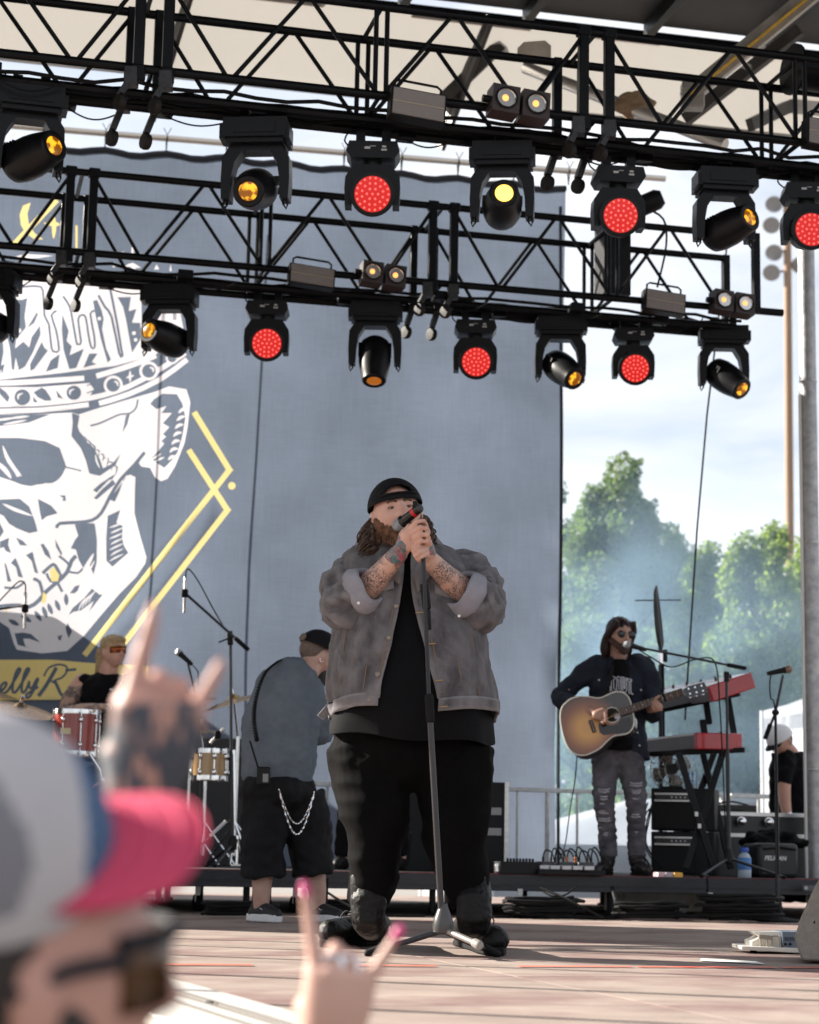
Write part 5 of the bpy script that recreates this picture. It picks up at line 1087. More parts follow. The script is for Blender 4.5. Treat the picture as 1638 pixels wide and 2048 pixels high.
# power box on the floor
def boxthing(name, c, size, m, label, cat, ax=(U, V, K), bevel=.006, extra=None):
    t = thing(name, c, label, cat); q = MB(); q.box(Vector(c) + K * size[2] / 2, size, ax); q.build('shell', m, t, bevel=bevel)
    return t
boxthing('power_box', Z(1072, 1834, 0), (.12, .12, .13), black_rubber, 'black rubber power box on the floor below the riser', 'power box')
boxthing('power_box', W(440, 1838, 12.4) * Vector((1, 1, 0)) if False else Vector((W(438, 1838, 12.4).x, 12.4, 0)), (.16, .12, .08), black_rubber, 'flat black power box on the floor under the drum riser', 'power box')
# ---- pedalboards
silver = M('silver pedal metal', (.45, .45, .47), .35, .7, var=.15, vs=20)
pb = thing('pedalboard', W(1130, 1742, 13.25), 'pedalboard with silver switches and looping black plugs at the guitarist\'s feet', 'pedalboard'); pbz = RZ
def PBp(x, dy, z): p = W(x, 1740, 13.25 + dy); p.z = pbz + z; return p
q = MB(); q.box(PBp(1130, .1, .018), (.46, .28, .034), (U, V, K)); q.build('board', black_plastic, pb, bevel=.004)
for i, x in enumerate((1085, 1106, 1129, 1151, 1174)): q = MB(); q.box(PBp(x, .0, .048), (.068, .1, .028), (U, V, K)); q.build('switch', silver, pb, bevel=.004)
for i, x in enumerate((1090, 1130, 1168)): q = MB(); q.box(PBp(x, .17, .06), (.11, .09, .05), (U, V, K)); q.build('pedal', M('dark pedal', (.05, .05, .055), .4), pb, bevel=.005)
for i in range(9):
    x = 1086 + i * 12 + (i % 2) * 4; q = MB(); q.tube([PBp(x, .18, .085), PBp(x + 1, .18, .13), PBp(x + 6, .2, .16 + .012 * (i % 3)), PBp(x + 18, .22, .14), PBp(x + 24, .22, .07)], .0055, 6, sm=4); q.build('patch_lead', black_rubber, pb)
    q = MB(); q.lathe([(.008, 0), (.009, .03), (.005, .04)], PBp(x, .18, .08), K, 8); q.build('plug', M('orange sleeve', (.5, .14, .03), .5) if i in (4, 5) else black_plastic, pb)
pb2 = thing('pedalboard', W(1030, 1742, 13.2), 'low black case of knobs with a steel catch left of the pedalboard', 'effects case')
def P2(x, dy, z): p = W(x, 1740, 13.2 + dy); p.z = RZ + z; return p
q = MB(); q.box(P2(1030, .1, .04), (.29, .26, .08), (U, V, K)); q.build('case', black_plastic, pb2, bevel=.005)
q = MB(); q.box(P2(1001, -.035, .042), (.075, .012, .062), (U, V, K)); ct = q.build('catch', chrome, pb2, bevel=.01)
q = MB(); q.lathe([(.016, 0), (.016, .006), (.008, .008)], P2(1001, -.042, .042), -V, 12); q.build('catch_button', M('dark catch', (.12, .12, .12), .4, .7), ct)
for i in range(9): q = MB(); q.lathe([(.009, 0), (.008, .022)], P2(1015 + i * 6.3, .05, .08), K, 10); q.build('knob', black_plastic, pb2)
for i, (x, c_) in enumerate(((1320, (.5, .35, .38)), (1335, (.35, .3, .35)), (1352, (.62, .33, .05)))):
    q = MB(); p = W(x, 1738, 13.25); p.z = RZ + .015; q.box(p, (.06, .09, .03), (U, V, K)); one(q, 'effect_pedal', M('pedal colour %d' % i, c_, .45, var=.15), p, ['pink effect pedal on the riser right of the guitarist', 'grey effect pedal between the pink and the yellow one', 'yellow effect pedal on the riser edge'][i], 'pedal', None, 38, .004)
# ---- loudspeaker / amplifier stack with rack handles
def rack(x0, x1, y0, y1, Y, dep, label):
    a = W(x0, y1, Y); b = W(x1, y0, Y); wd = (b - a).dot(X); hg = b.z - max(a.z, RZ); zb = max(a.z, RZ); c = (a + X * wd / 2); c.z = zb
    ax = (Vector((.97, -.24, 0)), Vector((.24, .97, 0)), K); t = thing('amplifier_cabinet', c, label, 'amplifier', 'stacked amplifiers')
    q = MB(); q.box(c + ax[1] * dep / 2 + K * hg / 2 + X * .06, (wd + .14, dep, hg), ax); q.build('cabinet', black_plastic, t, bevel=.008)
    f = c - ax[1] * .004
    for z in (.86, .70): q = MB(); q.box(f + K * hg * z - ax[1] * .008, (wd * .9, .01, .014), ax); q.build('trim_bar', alu, t, bevel=.002)
    q = MB(); q.box(f + K * hg * .78 - ax[1] * .003, (wd * .86, .008, hg * .10), ax); pn = q.build('control_panel', M('dark panel', (.02, .02, .022), .4), t)
    for i in range(4): q = MB(); q.lathe([(.006, 0), (.006, .01)], f + ax[0] * (wd * (-.05 + .1 * i)) + K * hg * .78 - ax[1] * .008, -ax[1], 8); q.build('knob', silver, pn)
    q = MB(); q.box(f + K * hg * .33 - ax[1] * .004, (wd * .9, .008, hg * .56), ax); q.build('grille', M('speaker cloth', (.008, .008, .009), .95, bump=.5, bs=500), t)
rack(1305, 1392, 1577, 1660, 14.25, .36, 'upper black amplifier with silver trim bars on the stack right of the guitarist')
rack(1305, 1392, 1664, 1748, 14.25, .36, 'lower black amplifier of the stack right of the guitarist')
# ---- caged fan on the stack
fan = thing('floor_fan', W(1342, 1578, 14.6), 'round wire-caged fan behind the keyboards', 'fan'); fc = W(1342, 1538, 14.6); fr_ = .16; fd = Vector((.25, -.97, 0)).normalized(); fx, fy, fz = frame_from(fd)
for i in range(22):
    a = 2 * math.pi * i / 22; e = fx * math.cos(a) + fy * math.sin(a); q = MB(); q.tube([fc + fz * .05 + e * .02, fc + fz * .045 + e * fr_ * .7, fc + e * fr_, fc - fz * .05 + e * fr_ * .7], .0022, 4); q.build('cage_wire', steel, fan)
for rr_, dz in ((1.0, 0), (.72, .045), (.42, .05)): q = MB(); q.tube([fc + fz * dz + (fx * math.cos(a) + fy * math.sin(a)) * fr_ * rr_ for a in [i * math.pi / 16 for i in range(33)]], .004, 6); q.build('cage_ring', steel, fan)
q = MB(); q.lathe([(.0, .055), (.035, .055), (.04, .04), (.045, -.06), (.02, -.07)], fc, fz, 16); q.build('motor', black_plastic, fan)
for i in range(4):
    a = i * math.pi / 2 + .4; e = fx * math.cos(a) + fy * math.sin(a); g = fx * -math.sin(a) + fy * math.cos(a)
    q = MB(); q.loft([[fc + e * r - g * w_ + fz * .012, fc + e * r + g * w_ - fz * .012] for r, w_ in ((.03, .02), (.08, .045), (.13, .05), (.148, .03))], False, False, False); solid(q.build('blade', M('fan blade', (.22, .19, .16), .4, .3), fan, 60), .003)
q = MB(); q.box(W(1342, 1576, 14.6) + K * .0, (.16, .1, .02)); q.tube([W(1342, 1576, 14.6), fc - fz * .03 - K * .05], .012, 8); q.build('foot', black_metal, fan)
for x in (1378, 1386): q = MB(); p = W(x, 1577, 14.5); q.lathe([(.024, 0), (.026, .006), (.026, .10), (.02, .118), (.02, .12)], p, K, 14); one(q, 'drink_can', M('blue can', (.10, .25, .42), .3, .5, c2=(.55, .6, .62), vs=25), p, ['blue and silver drink can on the amplifier beside the fan', 'second drink can on the amplifier, nearer the keyboard stand'][x == 1386], 'can')
# ---- two red stage keyboards on an X stand
kb_red = M('glossy red lacquer', (.36, .012, .018), .25, var=.15, vs=5, coat=.5); kb_grey = M('grey keyboard underside', (.13, .125, .13), .5, var=.15)
ka = Vector((-.30, .954, 0)); kw0 = Vector((.954, .30, 0))
def keyboard(corner, tilt, label, th=.095):
    kw = (kw0 * math.cos(tilt) + K * math.sin(tilt)); kn = (K * math.cos(tilt) - kw0 * math.sin(tilt)); t = thing('keyboard', corner, label, 'keyboard', 'red stage keyboards')
    def kp(l, w_, h): return corner + ka * l + kw * w_ + kn * h
    q = MB(); q.box(kp(.62, .165, th * .5), (.33, 1.18, th), (kw, ka, kn)); q.build('body', kb_grey, t, bevel=.006)
    q = MB(); q.box(kp(.012, .165, th * .5 + .004), (.345, .05, th + .018), (kw, ka, kn)); q.build('end_cheek', kb_red, t, bevel=.008)
    q = MB(); q.box(kp(1.235, .165, th * .5 + .004), (.345, .05, th + .018), (kw, ka, kn)); q.build('end_cheek', kb_red, t, bevel=.008)
    q = MB(); q.box(kp(.62, .24, th + .006), (.17, 1.16, .012), (kw, ka, kn)); pn = q.build('panel', kb_red, t, bevel=.003)
    wk, bk = M('white keys', (.7, .7, .68), .35), M('black keys', (.02, .02, .02), .35)
    for i in range(36): q = MB(); q.box(kp(.06 + i * .0315, .075, th + .006), (.14, .0295, .014), (kw, ka, kn)); q.build('key', wk, t)
    for i in range(14): q = MB(); q.lathe([(.009, 0), (.008, .016)], kp(.08 + i * .078, .22 + .04 * (i % 3), th + .012), kn, 8); q.build('knob', black_plastic, pn)
    return kp
k1 = W(1394, 1497, 13.7); keyboard(k1, R(1), 'lower red keyboard lying flat on the stand')
k2 = W(1427, 1402, 13.75); keyboard(k2, R(19), 'upper red keyboard tilted towards its player')
ks = thing('keyboard_stand', W(1400, 1740, 13.9), 'black folding X stand under the two keyboards', 'keyboard stand')
def sb(a, b, Y0, Y1, w_=.045, nm='leg'):
    q = MB(); q.bar(W(*a, Y0), W(*b, Y1), w_, .03, Y_); return q.build(nm, black_metal, ks, bevel=.004)
for a, b, y0, y1 in (((1357, 1505), (1428, 1738), 13.75, 13.7), ((1446, 1505), (1372, 1738), 13.85, 13.75), ((1405, 1505), (1462, 1738), 14.5, 14.45), ((1428, 1505), (1345, 1738), 14.55, 14.5), ((1413, 1500), (1405, 1440), 13.85, 13.9), ((1418, 1448), (1412, 1405), 13.9, 13.95), ((1470, 1482), (1455, 1395), 13.95, 14.0)): sb(a, b, y0, y1)
sb((1300, 1508), (1490, 1500), 14.0, 13.75, .035, 'cross_bar'); sb((1330, 1420), (1480, 1388), 14.2, 13.9, .03, 'cross_bar')
for x, y, m_ in ((1393, 1628, None), (1399, 1652, None)): q = MB(); q.box(W(x, y, 13.68), (.022, .003, .03)); q.build('sticker', M('white sticker', (.7, .7, .7), .5), ks)
# ---- microphone stands and microphones
satin = M('satin black tube', (.02, .022, .028), .35, .3)
def vocal_mic(tip, tail, label, gm=None, sc=1.0):
    tip, tail = Vector(tip), Vector(tail); d = (tail - tip).normalized(); t = thing('microphone', tip, label, 'microphone')
    q = MB(); q.lathe([(.003, -.002), (.017, .004), (.025, .018), (.026, .032), (.022, .046)], tip, d, 16); q.build('grille', gm or M('silver grille', (.35, .36, .38)), t)
    q = MB(); q.lathe([(.023, .046), (.024, .05), (.019, .06), (.015, .15), (.012, .17)], tip, d, 14); q.build('handle', black_plastic, t)
def tripod(t, foot, rad, hub_h, n=3, a0=.4, m=satin):
    foot = Vector(foot); hub_ = foot + K * hub_h
    q = MB(); q.lathe([(.018, .06), (.03, .02), (.03, -.03), (.015, -.04)], hub_, K, 12); q.build('hub', black_plastic, t)
    for i in range(n):
        a = a0 + i * 2 * math.pi / n; e = foot + Vector((math.cos(a), math.sin(a), 0)) * rad + K * .012; q = MB(); q.tube([hub_, e], .010, 8); lg = q.build('leg', m, t); q = MB(); q.ell(e, (.017, .017, .014), None, 8, 6); q.build('rubber_foot', black_rubber, lg)
st = thing('microphone_stand', Vector((W(1458, 1738, 13.55).x, 13.55, RZ)), 'black boom microphone stand in front of the guitarist', 'microphone stand')
base = Vector((W(1458, 1738, 13.55).x, 13.55, RZ)); tp = W(1453, 1352, 13.55)
q = MB(); q.tube([base + K * .1, base.lerp(tp, .62)], .0145, 10); q.build('lower_tube', satin, st); q = MB(); q.tube([base.lerp(tp, .62), tp], .0095, 10); q.build('upper_tube', satin, st); tripod(st, base, .36, .13, 3, -.15)
b0, b1 = W(1492, 1337, 13.6), W(1268, 1293, 13.45)
q = MB(); q.tube([b0, b1], .0085, 8); q.build('boom', satin, st); q = MB(); q.bar(b0, b0.lerp(b1, .17), .026, .026); q.build('counterweight', black_rubber, st, bevel=.005)
q = MB(); q.bar(tp - K * .04, tp + K * .03, .035, .035); q.build('boom_clutch', black_plastic, st, bevel=.006)
q = MB(); q.tube([b1, b1.lerp(b0, .15) - K * .05, b1.lerp(b0, .33) - K * .09, b1.lerp(b0, .55) - K * .005, b1.lerp(b0, .72), W(1440, 1420, 13.5), W(1447, 1560, 13.5), W(1452, 1690, 13.5)], .005, 6, sm=6); q.build('cable', black_rubber, st)
vocal_mic(W(1247, 1287, 13.42), W(1272, 1294, 13.45), 'vocal microphone at the guitarist\'s mouth')
st = thing('microphone_stand', Vector((W(1556, 1838, 13.2).x, 13.2, 0)), 'black microphone stand with weighted base standing at the right in front of the riser', 'microphone stand')
base = Vector((W(1556, 1838, 13.2).x, 13.2, 0)); tp = W(1551, 1425, 13.2)
q = MB(); q.tube([base + K * .03, base.lerp(tp, .6)], .013, 10); q.build('lower_tube', satin, st); q = MB(); q.tube([base.lerp(tp, .6), tp], .0095, 10); q.build('upper_tube', satin, st)
q = MB(); q.lathe([(.13, .0), (.13, .012), (.10, .022), (.03, .035), (.03, .10), (.014, .13)], base, K, 28); q.build('base', black_rubber, st)
q = MB(); q.tube([W(1530, 1478, 13.25), tp, W(1566, 1350, 13.2)], .009, 8); q.build('boom', satin, st); q = MB(); q.bar(W(1530, 1478, 13.25), W(1541, 1448, 13.22), .022, .022); q.build('counterweight', black_rubber, st)
q = MB(); q.ell(tp, (.025, .03, .022), None, 12, 8); q.build('boom_clutch', black_plastic, st)
q = MB(); q.tube([W(1545, 1343, 13.2), W(1540, 1360, 13.2), W(1541, 1395, 13.2), W(1549, 1410, 13.2), W(1552, 1500, 13.18), W(1557, 1750, 13.18)], .005, 6, sm=6); q.build('cable', black_rubber, st)
vocal_mic(W(1584, 1337, 13.2), W(1546, 1345, 13.2), 'bronze microphone on the stand at the right', M('bronze grille', (.22, .14, .10), .4, .6))
q = MB(); e = Vector((W(1450, 1842, 13.0).x, 12.9, .03)); q.tube([base + K * .06, e], .011, 8); one(q, 'loose_boom_arm', satin, e, 'black metal arm lying on the floor beside the weighted base', 'stand arm')
# paddle antenna on a tall stand
st = thing('antenna_stand', W(1322, 1740, 14.6) * Vector((1, 1, 0)) + K * RZ, 'tall thin stand with a black paddle antenna behind the guitarist', 'antenna')
ab, at_ = W(1322, 1738, 14.6), W(1321, 1296, 14.6); ab.z = RZ
q = MB(); q.tube([ab, at_], .016, 10); q.build('pole', satin, st); q = MB(); q.tube([W(1328, 1480, 14.58), W(1326, 1310, 14.58)], .008, 8); q.build('cable', black_rubber, st)
q = MB(); q.loft([[W(x - w_, y, 14.55), W(x, y, 14.53), W(x + w_, y, 14.55), W(x, y, 14.72)] for x, y, w_ in ((1313, 1171, 2), (1312, 1185, 5), (1314, 1215, 7), (1317, 1250, 8), (1321, 1285, 7), (1322, 1296, 4))], True); q.build('paddle', M('glossy black blade', (.01, .01, .012), .3), st)
q = MB(); q.tube([W(1270, 1201, 14.6), W(1362, 1200, 14.6)], .005, 6); q.build('cross_rod', satin, st)
q = MB(); q.bar(W(1321, 1300, 14.58), W(1323, 1330, 14.58), .05, .04); q.build('swivel', chrome, st, bevel=.008); q = MB(); q.box(W(1330, 1312, 14.56), (.03, .04, .09)); q.build('swivel_clamp', black_plastic, st)
# ---- cases, bottle, console at the right rear
def text_mesh(txt, size, o, ex, ey, m, parent, name='lettering', shear=0, bold=0):
    cu = bpy.data.curves.new('t', 'FONT'); cu.body = txt; cu.size = size; cu.extrude = .0008; cu.shear = shear; cu.offset = bold; cu.resolution_u = 3; cu.align_x = 'CENTER'; cu.align_y = 'CENTER'
    tmp = bpy.data.objects.new('t', cu); col.objects.link(tmp); dg = bpy.context.evaluated_depsgraph_get(); dg.update(); me = bpy.data.meshes.new_from_object(tmp.evaluated_get(dg)); bpy.data.objects.remove(tmp)
    ez = ex.cross(ey); bs = BASE[root_of(parent)]; mt = Matrix((ex, ey, ez)).transposed().to_4x4(); mt.translation = Vector(o) - bs; me.transform(mt); me.materials.clear(); me.materials.append(m); me.name = name
    ob = bpy.data.objects.new(name, me); col.objects.link(ob); ob.parent = parent; return ob
c = W(1540, 1742, 14.3); c.z = RZ
pc = boxthing('hard_case', c, (.31, .3, .24), M('moulded black case', (.014, .014, .015), .5, var=.2, bump=.1, bs=100), 'black moulded hard case with white lettering at the right end of the riser', 'case', bevel=.03)
text_mesh('PELICAN', .042, c - V * .153 - U * .03 + K * .135, U, K, M('white lettering', (.7, .7, .7), .5), pc, shear=.2, bold=.001)
q = MB(); q.tube([c + U * -.12 - V * .16 + K * .2, c - V * .175 + K * .215, c + U * .12 - V * .16 + K * .2], .01, 8); q.build('handle', black_plastic, pc)
q = MB(); cb = W(1540, 1678, 14.4)
for i in range(12): q.ell(cb + Vector((rng.uniform(-.19, .19), rng.uniform(-.05, .05), rng.uniform(-.035, .03))), (rng.uniform(.06, .11), .07, rng.uniform(.025, .05)), nu=12, nv=8)
jl = thing('folded_jacket', cb, 'crumpled black jacket lying on the hard case', 'jacket'); remesh(q, 'cloth', cotton_black, jl, .012, 3, [(.025, .06, (1, 1, 1.5))])
bt = thing('water_bottle', Vector((W(1489, 1744, 13.75).x, 13.75, RZ)), 'clear water bottle with blue cap and label on the riser', 'bottle'); bo = Vector((W(1489, 1744, 13.75).x, 13.75, RZ))
wat = M('clear plastic and water', (.55, .65, .75), .1, spec=.5, trans=.35, tcol=(.6, .7, .8))
q = MB(); q.lathe([(.042, 0), (.046, .006), (.046, .05), (.043, .06), (.046, .07), (.046, .13), (.035, .155), (.018, .17), (.018, .178)], bo, K, 20); q.build('body', wat, bt)
q = MB(); q.lathe([(.0468, .055), (.0468, .135)], bo, K, 20, False); q.build('label', M('blue label', (.04, .13, .40), .4, c2=(.08, .3, .6), vs=18), bt); q = MB(); q.lathe([(.028, .172), (.03, .176), (.03, .198), (.026, .202)], bo, K, 16); q.build('cap', M('blue cap', (.03, .10, .45), .4), bt)
c = W(1495, 1745, 15.3); c.z = RZ
rc = boxthing('flight_case', c, (.95, .6, .46), M('black case laminate', (.02, .02, .021), .45, var=.2), 'black flight case with aluminium edges behind the hard case', 'case', bevel=.004)
for z in (.455, .30): q = MB(); q.box(c + K * z - V * .003, (.96, .612, .03), (U, V, K)); q.build('edge_strip', alu, rc, bevel=.003)
for a in (-.47, .47): q = MB(); q.box(c + U * a + K * .23 - V * .3, (.03, .03, .455), (U, V, K)); q.build('edge_strip', alu, rc)
for a in (-.2, .02): q = MB(); q.ell(c + U * a - V * .34 + K * .40, (.04, .03, .035), None, 12, 8); q.build('ball_corner', chrome, rc)
ah = boxthing('amp_head', W(1463, 1645, 15.2), (.33, .2, .13), M('brown black tolex', (.03, .026, .025), .7, var=.2, bump=.4, bs=300), 'small dark amplifier head with a label on the flight case', 'amplifier', bevel=.01)
q = MB(); hc_ = W(1463, 1645, 15.2); q.box(hc_ + K * .035 - V * .103, (.07, .004, .028), (U, V, K)); q.build('label', M('tan label', (.45, .4, .33), .6), ah)
for i in range(3): q = MB(); q.lathe([(.011, 0), (.011, .01)], hc_ + U * (.0 + .035 * i - .035) + K * .085 - V * .10, -V, 10); q.build('knob', black_plastic, ah)
q = MB(); q.tube([hc_ - U * .14 + K * .13, hc_ + K * .155, hc_ + U * .14 + K * .13], .008, 6, sm=5); q.build('handle', black_rubber, ah)
for i, pix in enumerate(([(1418, 1610), (1430, 1640), (1445, 1650), (1450, 1690)], [(1450, 1648), (1470, 1636), (1490, 1650), (1500, 1660)], [(1400, 1590), (1405, 1640), (1420, 1660), (1440, 1700)])):
    q = MB(); pts = [W(x, y, 15.0) for x, y in pix]; q.tube(pts, .006, 6, sm=6); one(q, 'cable', M('grey cable', (.16, .16, .17), .5), pts[0], ['grey cable draped left of the small amplifier head', 'grey cable on top of the flight case', 'dark cable behind the keyboard stand legs'][i], 'cable')
for i in range(7):
    r = random.Random(50 + i); x = 1290 + r.uniform(-6, 18); pts = [W(x, 1600 + r.uniform(0, 20), 14.0), W(x - 12 + r.uniform(-6, 6), 1640, 13.9), W(x - 14 + r.uniform(-8, 8), 1690, 13.9), W(x + r.uniform(0, 20), 1738, 13.9)]
    q = MB(); q.tube(pts, .005, 5, sm=6); one(q, 'cable', black_rubber, pts[-1], ['first', 'second', 'third', 'fourth', 'fifth', 'sixth', 'seventh'][sorted(range(7), key=lambda k: random.Random(50 + k).uniform(-6, 18)).index(i)] + ' from the left of the thin black cables hanging beside the stacked amplifiers', 'cable', 'cables beside the amplifier stack')
# white power racks seen under the riser at the right
boxthing('power_rack', Vector((W(1290, 1800, 15.2).x, 15.2, 0)), (.5, .4, .2), M('white enamel', (.62, .6, .57), .5, var=.12, vs=9), 'white metal power rack standing behind the riser legs', 'power rack')
boxthing('power_rack', Vector((W(1400, 1800, 15.6).x, 15.6, 0)), (.42, .4, .17), M('cream enamel', (.55, .5, .42), .5, var=.15, vs=9), 'cream metal power rack behind the riser, right of the white one', 'power rack')
# ---- floor monitor and white pedal unit at the right front
wm = M('grey textured wedge', (.20, .175, .15), .75, c2=(.27, .24, .205), vs=40, bump=.4, bs=220)
wy = 7.85; prof = [(1603, 1927), (1589, 1882), (1601, 1845), (1627, 1785), (1645, 1752), (1690, 1742), (1800, 1760), (1850, 1935)]
wo = W(1603, 1927, wy); wd_ = thing('floor_monitor', Vector((wo.x, wo.y, 0)), 'grey wedge-shaped floor monitor cut by the right edge', 'floor monitor'); WX, WY = Vector((.98, -.2, 0)), Vector((.2, .98, 0))
pl = [((W(x, y, wy) - wo).dot(X), W(x, y, wy).z + .012) for x, y in prof]
q = MB(); q.prism(pl, Vector((wo.x, wo.y + .0, 0)) + WY * .45, WX, K, .45); q.build('cabinet', wm, wd_, bevel=.008)
q = MB(); a, b_ = W(1632, 1850, wy) , W(1646, 1795, wy); q.bar(Vector((a.x, a.y - .004, a.z)) + WX * 0, Vector((b_.x, b_.y - .0, b_.z)), .032, .014, Y_); q.build('handle_slot', M('slot black', (.004, .004, .004), .9), wd_, bevel=.005)
q = MB(); cc = W(1668, 1868, wy) ; q.lathe([(.085, -.004), (.085, .006), (.07, .008)], cc + Vector((0, .012, 0)), -WY, 32); gr = q.build('port_ring', black_plastic, wd_); 
for i in range(28): a = i * 2 * math.pi / 28; q = MB(); q.ell(cc + Vector((0, .004, 0)) + WX * (.078 * math.cos(a)) + K * (.078 * math.sin(a)), (.004, .004, .006), None, 6, 4); q.build('ring_stud', black_rubber, gr)
q = MB(); q.lathe([(.068, 0), (.068, .009), (.0, .012)], cc + Vector((0, .01, 0)), -WY, 28); q.build('grille', M('grey grille', (.12, .12, .125), .6, bump=.5, bs=600), wd_)
pu = thing('effects_unit', Z(1540, 1902, 0), 'white and grey multi-pedal unit on the deck beside the floor monitor', 'effects unit'); pY = 8.75
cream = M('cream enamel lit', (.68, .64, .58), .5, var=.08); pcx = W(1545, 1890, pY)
def PU(x, y, d=0): return W(x, y, pY + d)
def slab(pix, d0, d1, m, nm, bev=.003):
    a = [PU(x, y, d0) for x, y in pix]; o = a[0]; q = MB(); q.prism([((p - o).dot(X), p.z - o.z) for p in a], Vector((o.x, o.y + (d1 - d0), o.z)), X, K, d1 - d0); return q.build(nm, m, pu, bevel=bev)
slab([(1483, 1892), (1610, 1897), (1610, 1907), (1484, 1900)], -.1, .16, cream, 'base_plate')
slab([(1503, 1893), (1503, 1882), (1512, 1879), (1522, 1874), (1563, 1870), (1563, 1896)], -.04, .14, cream, 'left_body'); slab([(1505, 1864), (1563, 1863), (1563, 1871), (1519, 1874)], -.02, .12, cream, 'tilted_lid')
bl = slab([(1564, 1863), (1620, 1864), (1620, 1900), (1566, 1897)], -.06, .14, M('blue grey enamel', (.15, .18, .23), .45, var=.1), 'right_body')
text_mesh('BOSS', .022, PU(1580, 1878, -.064), X, K, M('dark print', (.03, .03, .04), .6), bl)
for x in (1570, 1580): q = MB(); q.lathe([(.006, 0), (.005, .014)], PU(x, 1888, -.062), -Y_, 8); q.build('jack', black_plastic, bl)
for x0, x1 in ((1521, 1534), (1543, 1558)): q = MB(); q.tube([PU(x0, 1893, -.06), PU(x0, 1876, -.06), PU(x0 + 3, 1872, -.06), PU(x1 - 3, 1872, -.06), PU(x1, 1876, -.06), PU(x1, 1894, -.06)], .004, 6); q.build('guard', M('tan metal', (.35, .31, .25), .45, .5), pu)
q = MB(); q.bar(PU(1518, 1873, -.07), PU(1545, 1876, -.07), .018, .014, Y_); q.build('hinge', M('tan metal', (.35, .31, .25)), pu)
for x in (1507, 1600): q = MB(); p = PU(x, 1905, -.02); p.z = .012; q.box(p, (.025, .02, .024)); q.build('foot', black_rubber, pu)
# ---- aluminium edge ramp at the lower left
er = thing('edge_ramp', Z(450, 2010, 0) , 'white aluminium ramp plate with ribs lying at the stage edge, lower left', 'ramp'); rY = 4.4
ra, rb = Z(240, 1945, .0), Z(640, 2062, .0)
whal = M('white painted aluminium', (.66, .64, .60), .4, .2, var=.08, vs=6)
rdv = (rb - ra).normalized(); rwn = Vector((rdv.y, -rdv.x, 0))
if rwn.y > 0: rwn = -rwn
ra = ra - rdv * .5; rb = rb + rdv * 1.2
q = MB(); q.bar(ra + rwn * .17 - K * .0, rb + rwn * .17, .02, .34, rwn.cross(rdv)) if False else q.box((ra + rb) / 2 + rwn * .17 + K * .012, ((rb - ra).length, .34, .03), (rdv, rwn, K)); q.build('plate', whal, er, bevel=.006)
for k in (.12, .15, .21): q = MB(); q.box((ra + rb) / 2 + rwn * k + K * .0285, ((rb - ra).length - .02, .012, .006), (rdv, rwn, K)); q.build('groove', M('dark groove', (.12, .11, .1), .6), er)
q = MB(); q.box(Z(420, 2006, .03), (.018, .018, .008)); q.build('bolt', M('dark bolt', (.05, .05, .05), .5), er)
# ================================================================== drum kit (each drum, cymbal and stand its own thing)
DY = 14.6
red_drum = M('red lacquered shell', (.22, .018, .014), .25, c2=(.30, .03, .02), vs=3, coat=.6, stretch=(14, 14, .6)); gold_drum = M('honey maple shell', (.34, .20, .08), .3, c2=(.45, .28, .12), vs=3, coat=.5, stretch=(14, 14, .6)); skin_d = M('drum head film', (.7, .69, .66), .45)
def drum(name, c, r, h, m, label, ax=K, lugs=8, badge=True):
    t = thing(name, c, label, 'drum', 'drums of the kit'); x, y, d = frame_from(ax); c = Vector(c)
    q = MB(); q.lathe([(r, 0), (r, h)], c, d, 40); q.build('shell', m, t)
    for z, nm in ((0, 'bottom_hoop'), (h, 'top_hoop')): q = MB(); q.lathe([(r * 1.0, -.014), (r * 1.045, -.016), (r * 1.05, .0), (r * 1.045, .016), (r * 1.0, .014)], c + d * z, d, 40, False); q.build(nm, chrome, t)
    q = MB(); q.lathe([(r * .99, h + .002), (.01, h + .004)], c, d, 40); q.build('drum_head', skin_d, t)
    for i in range(lugs):
        a = 2 * math.pi * i / lugs + .35; e = x * math.cos(a) + y * math.sin(a)
        for z in (h * .2, h * .8): q = MB(); q.ell(c + e * (r * 1.03) + d * z, (.016, .016, .026), (x, y, d), 10, 6); q.build('lug', chrome, t)
        q = MB(); q.tube([c + e * r * 1.055 - d * .02, c + e * r * 1.055 + d * (h + .02)], .0045, 6); q.build('tension_rod', chrome, t)
    return t
tm = drum('rack_tom', W(150, 1508, DY), .163, .30, red_drum, 'red lacquered rack tom of the drum kit with chrome hoops')
q = MB(); p = W(131, 1462, DY - .165); q.box(p, (.075, .004, .045)); q.build('badge', M('brass badge', (.5, .42, .25), .4, .4), tm, bevel=.01)
drum('snare_drum', W(418, 1556, DY - .5), .125, .185, gold_drum, 'honey coloured wooden snare drum behind the raised hand', lugs=8)
drum('kick_drum', W(245, 1640, DY - .45), .29, .40, red_drum, 'red bass drum lying on its side, mostly hidden by the caps in front', ax=Vector((-.25, .97, 0)), lugs=8)
drum('floor_tom', W(60, 1700, DY + .2), .2, .38, red_drum, 'red floor tom at the left edge of the drum riser', lugs=6)
bronze = M('cymbal bronze', (.42, .26, .10), .28, 1, var=.15, vs=30); bronze_dk = M('dark cymbal bronze', (.26, .17, .09), .3, 1, var=.2, vs=30)
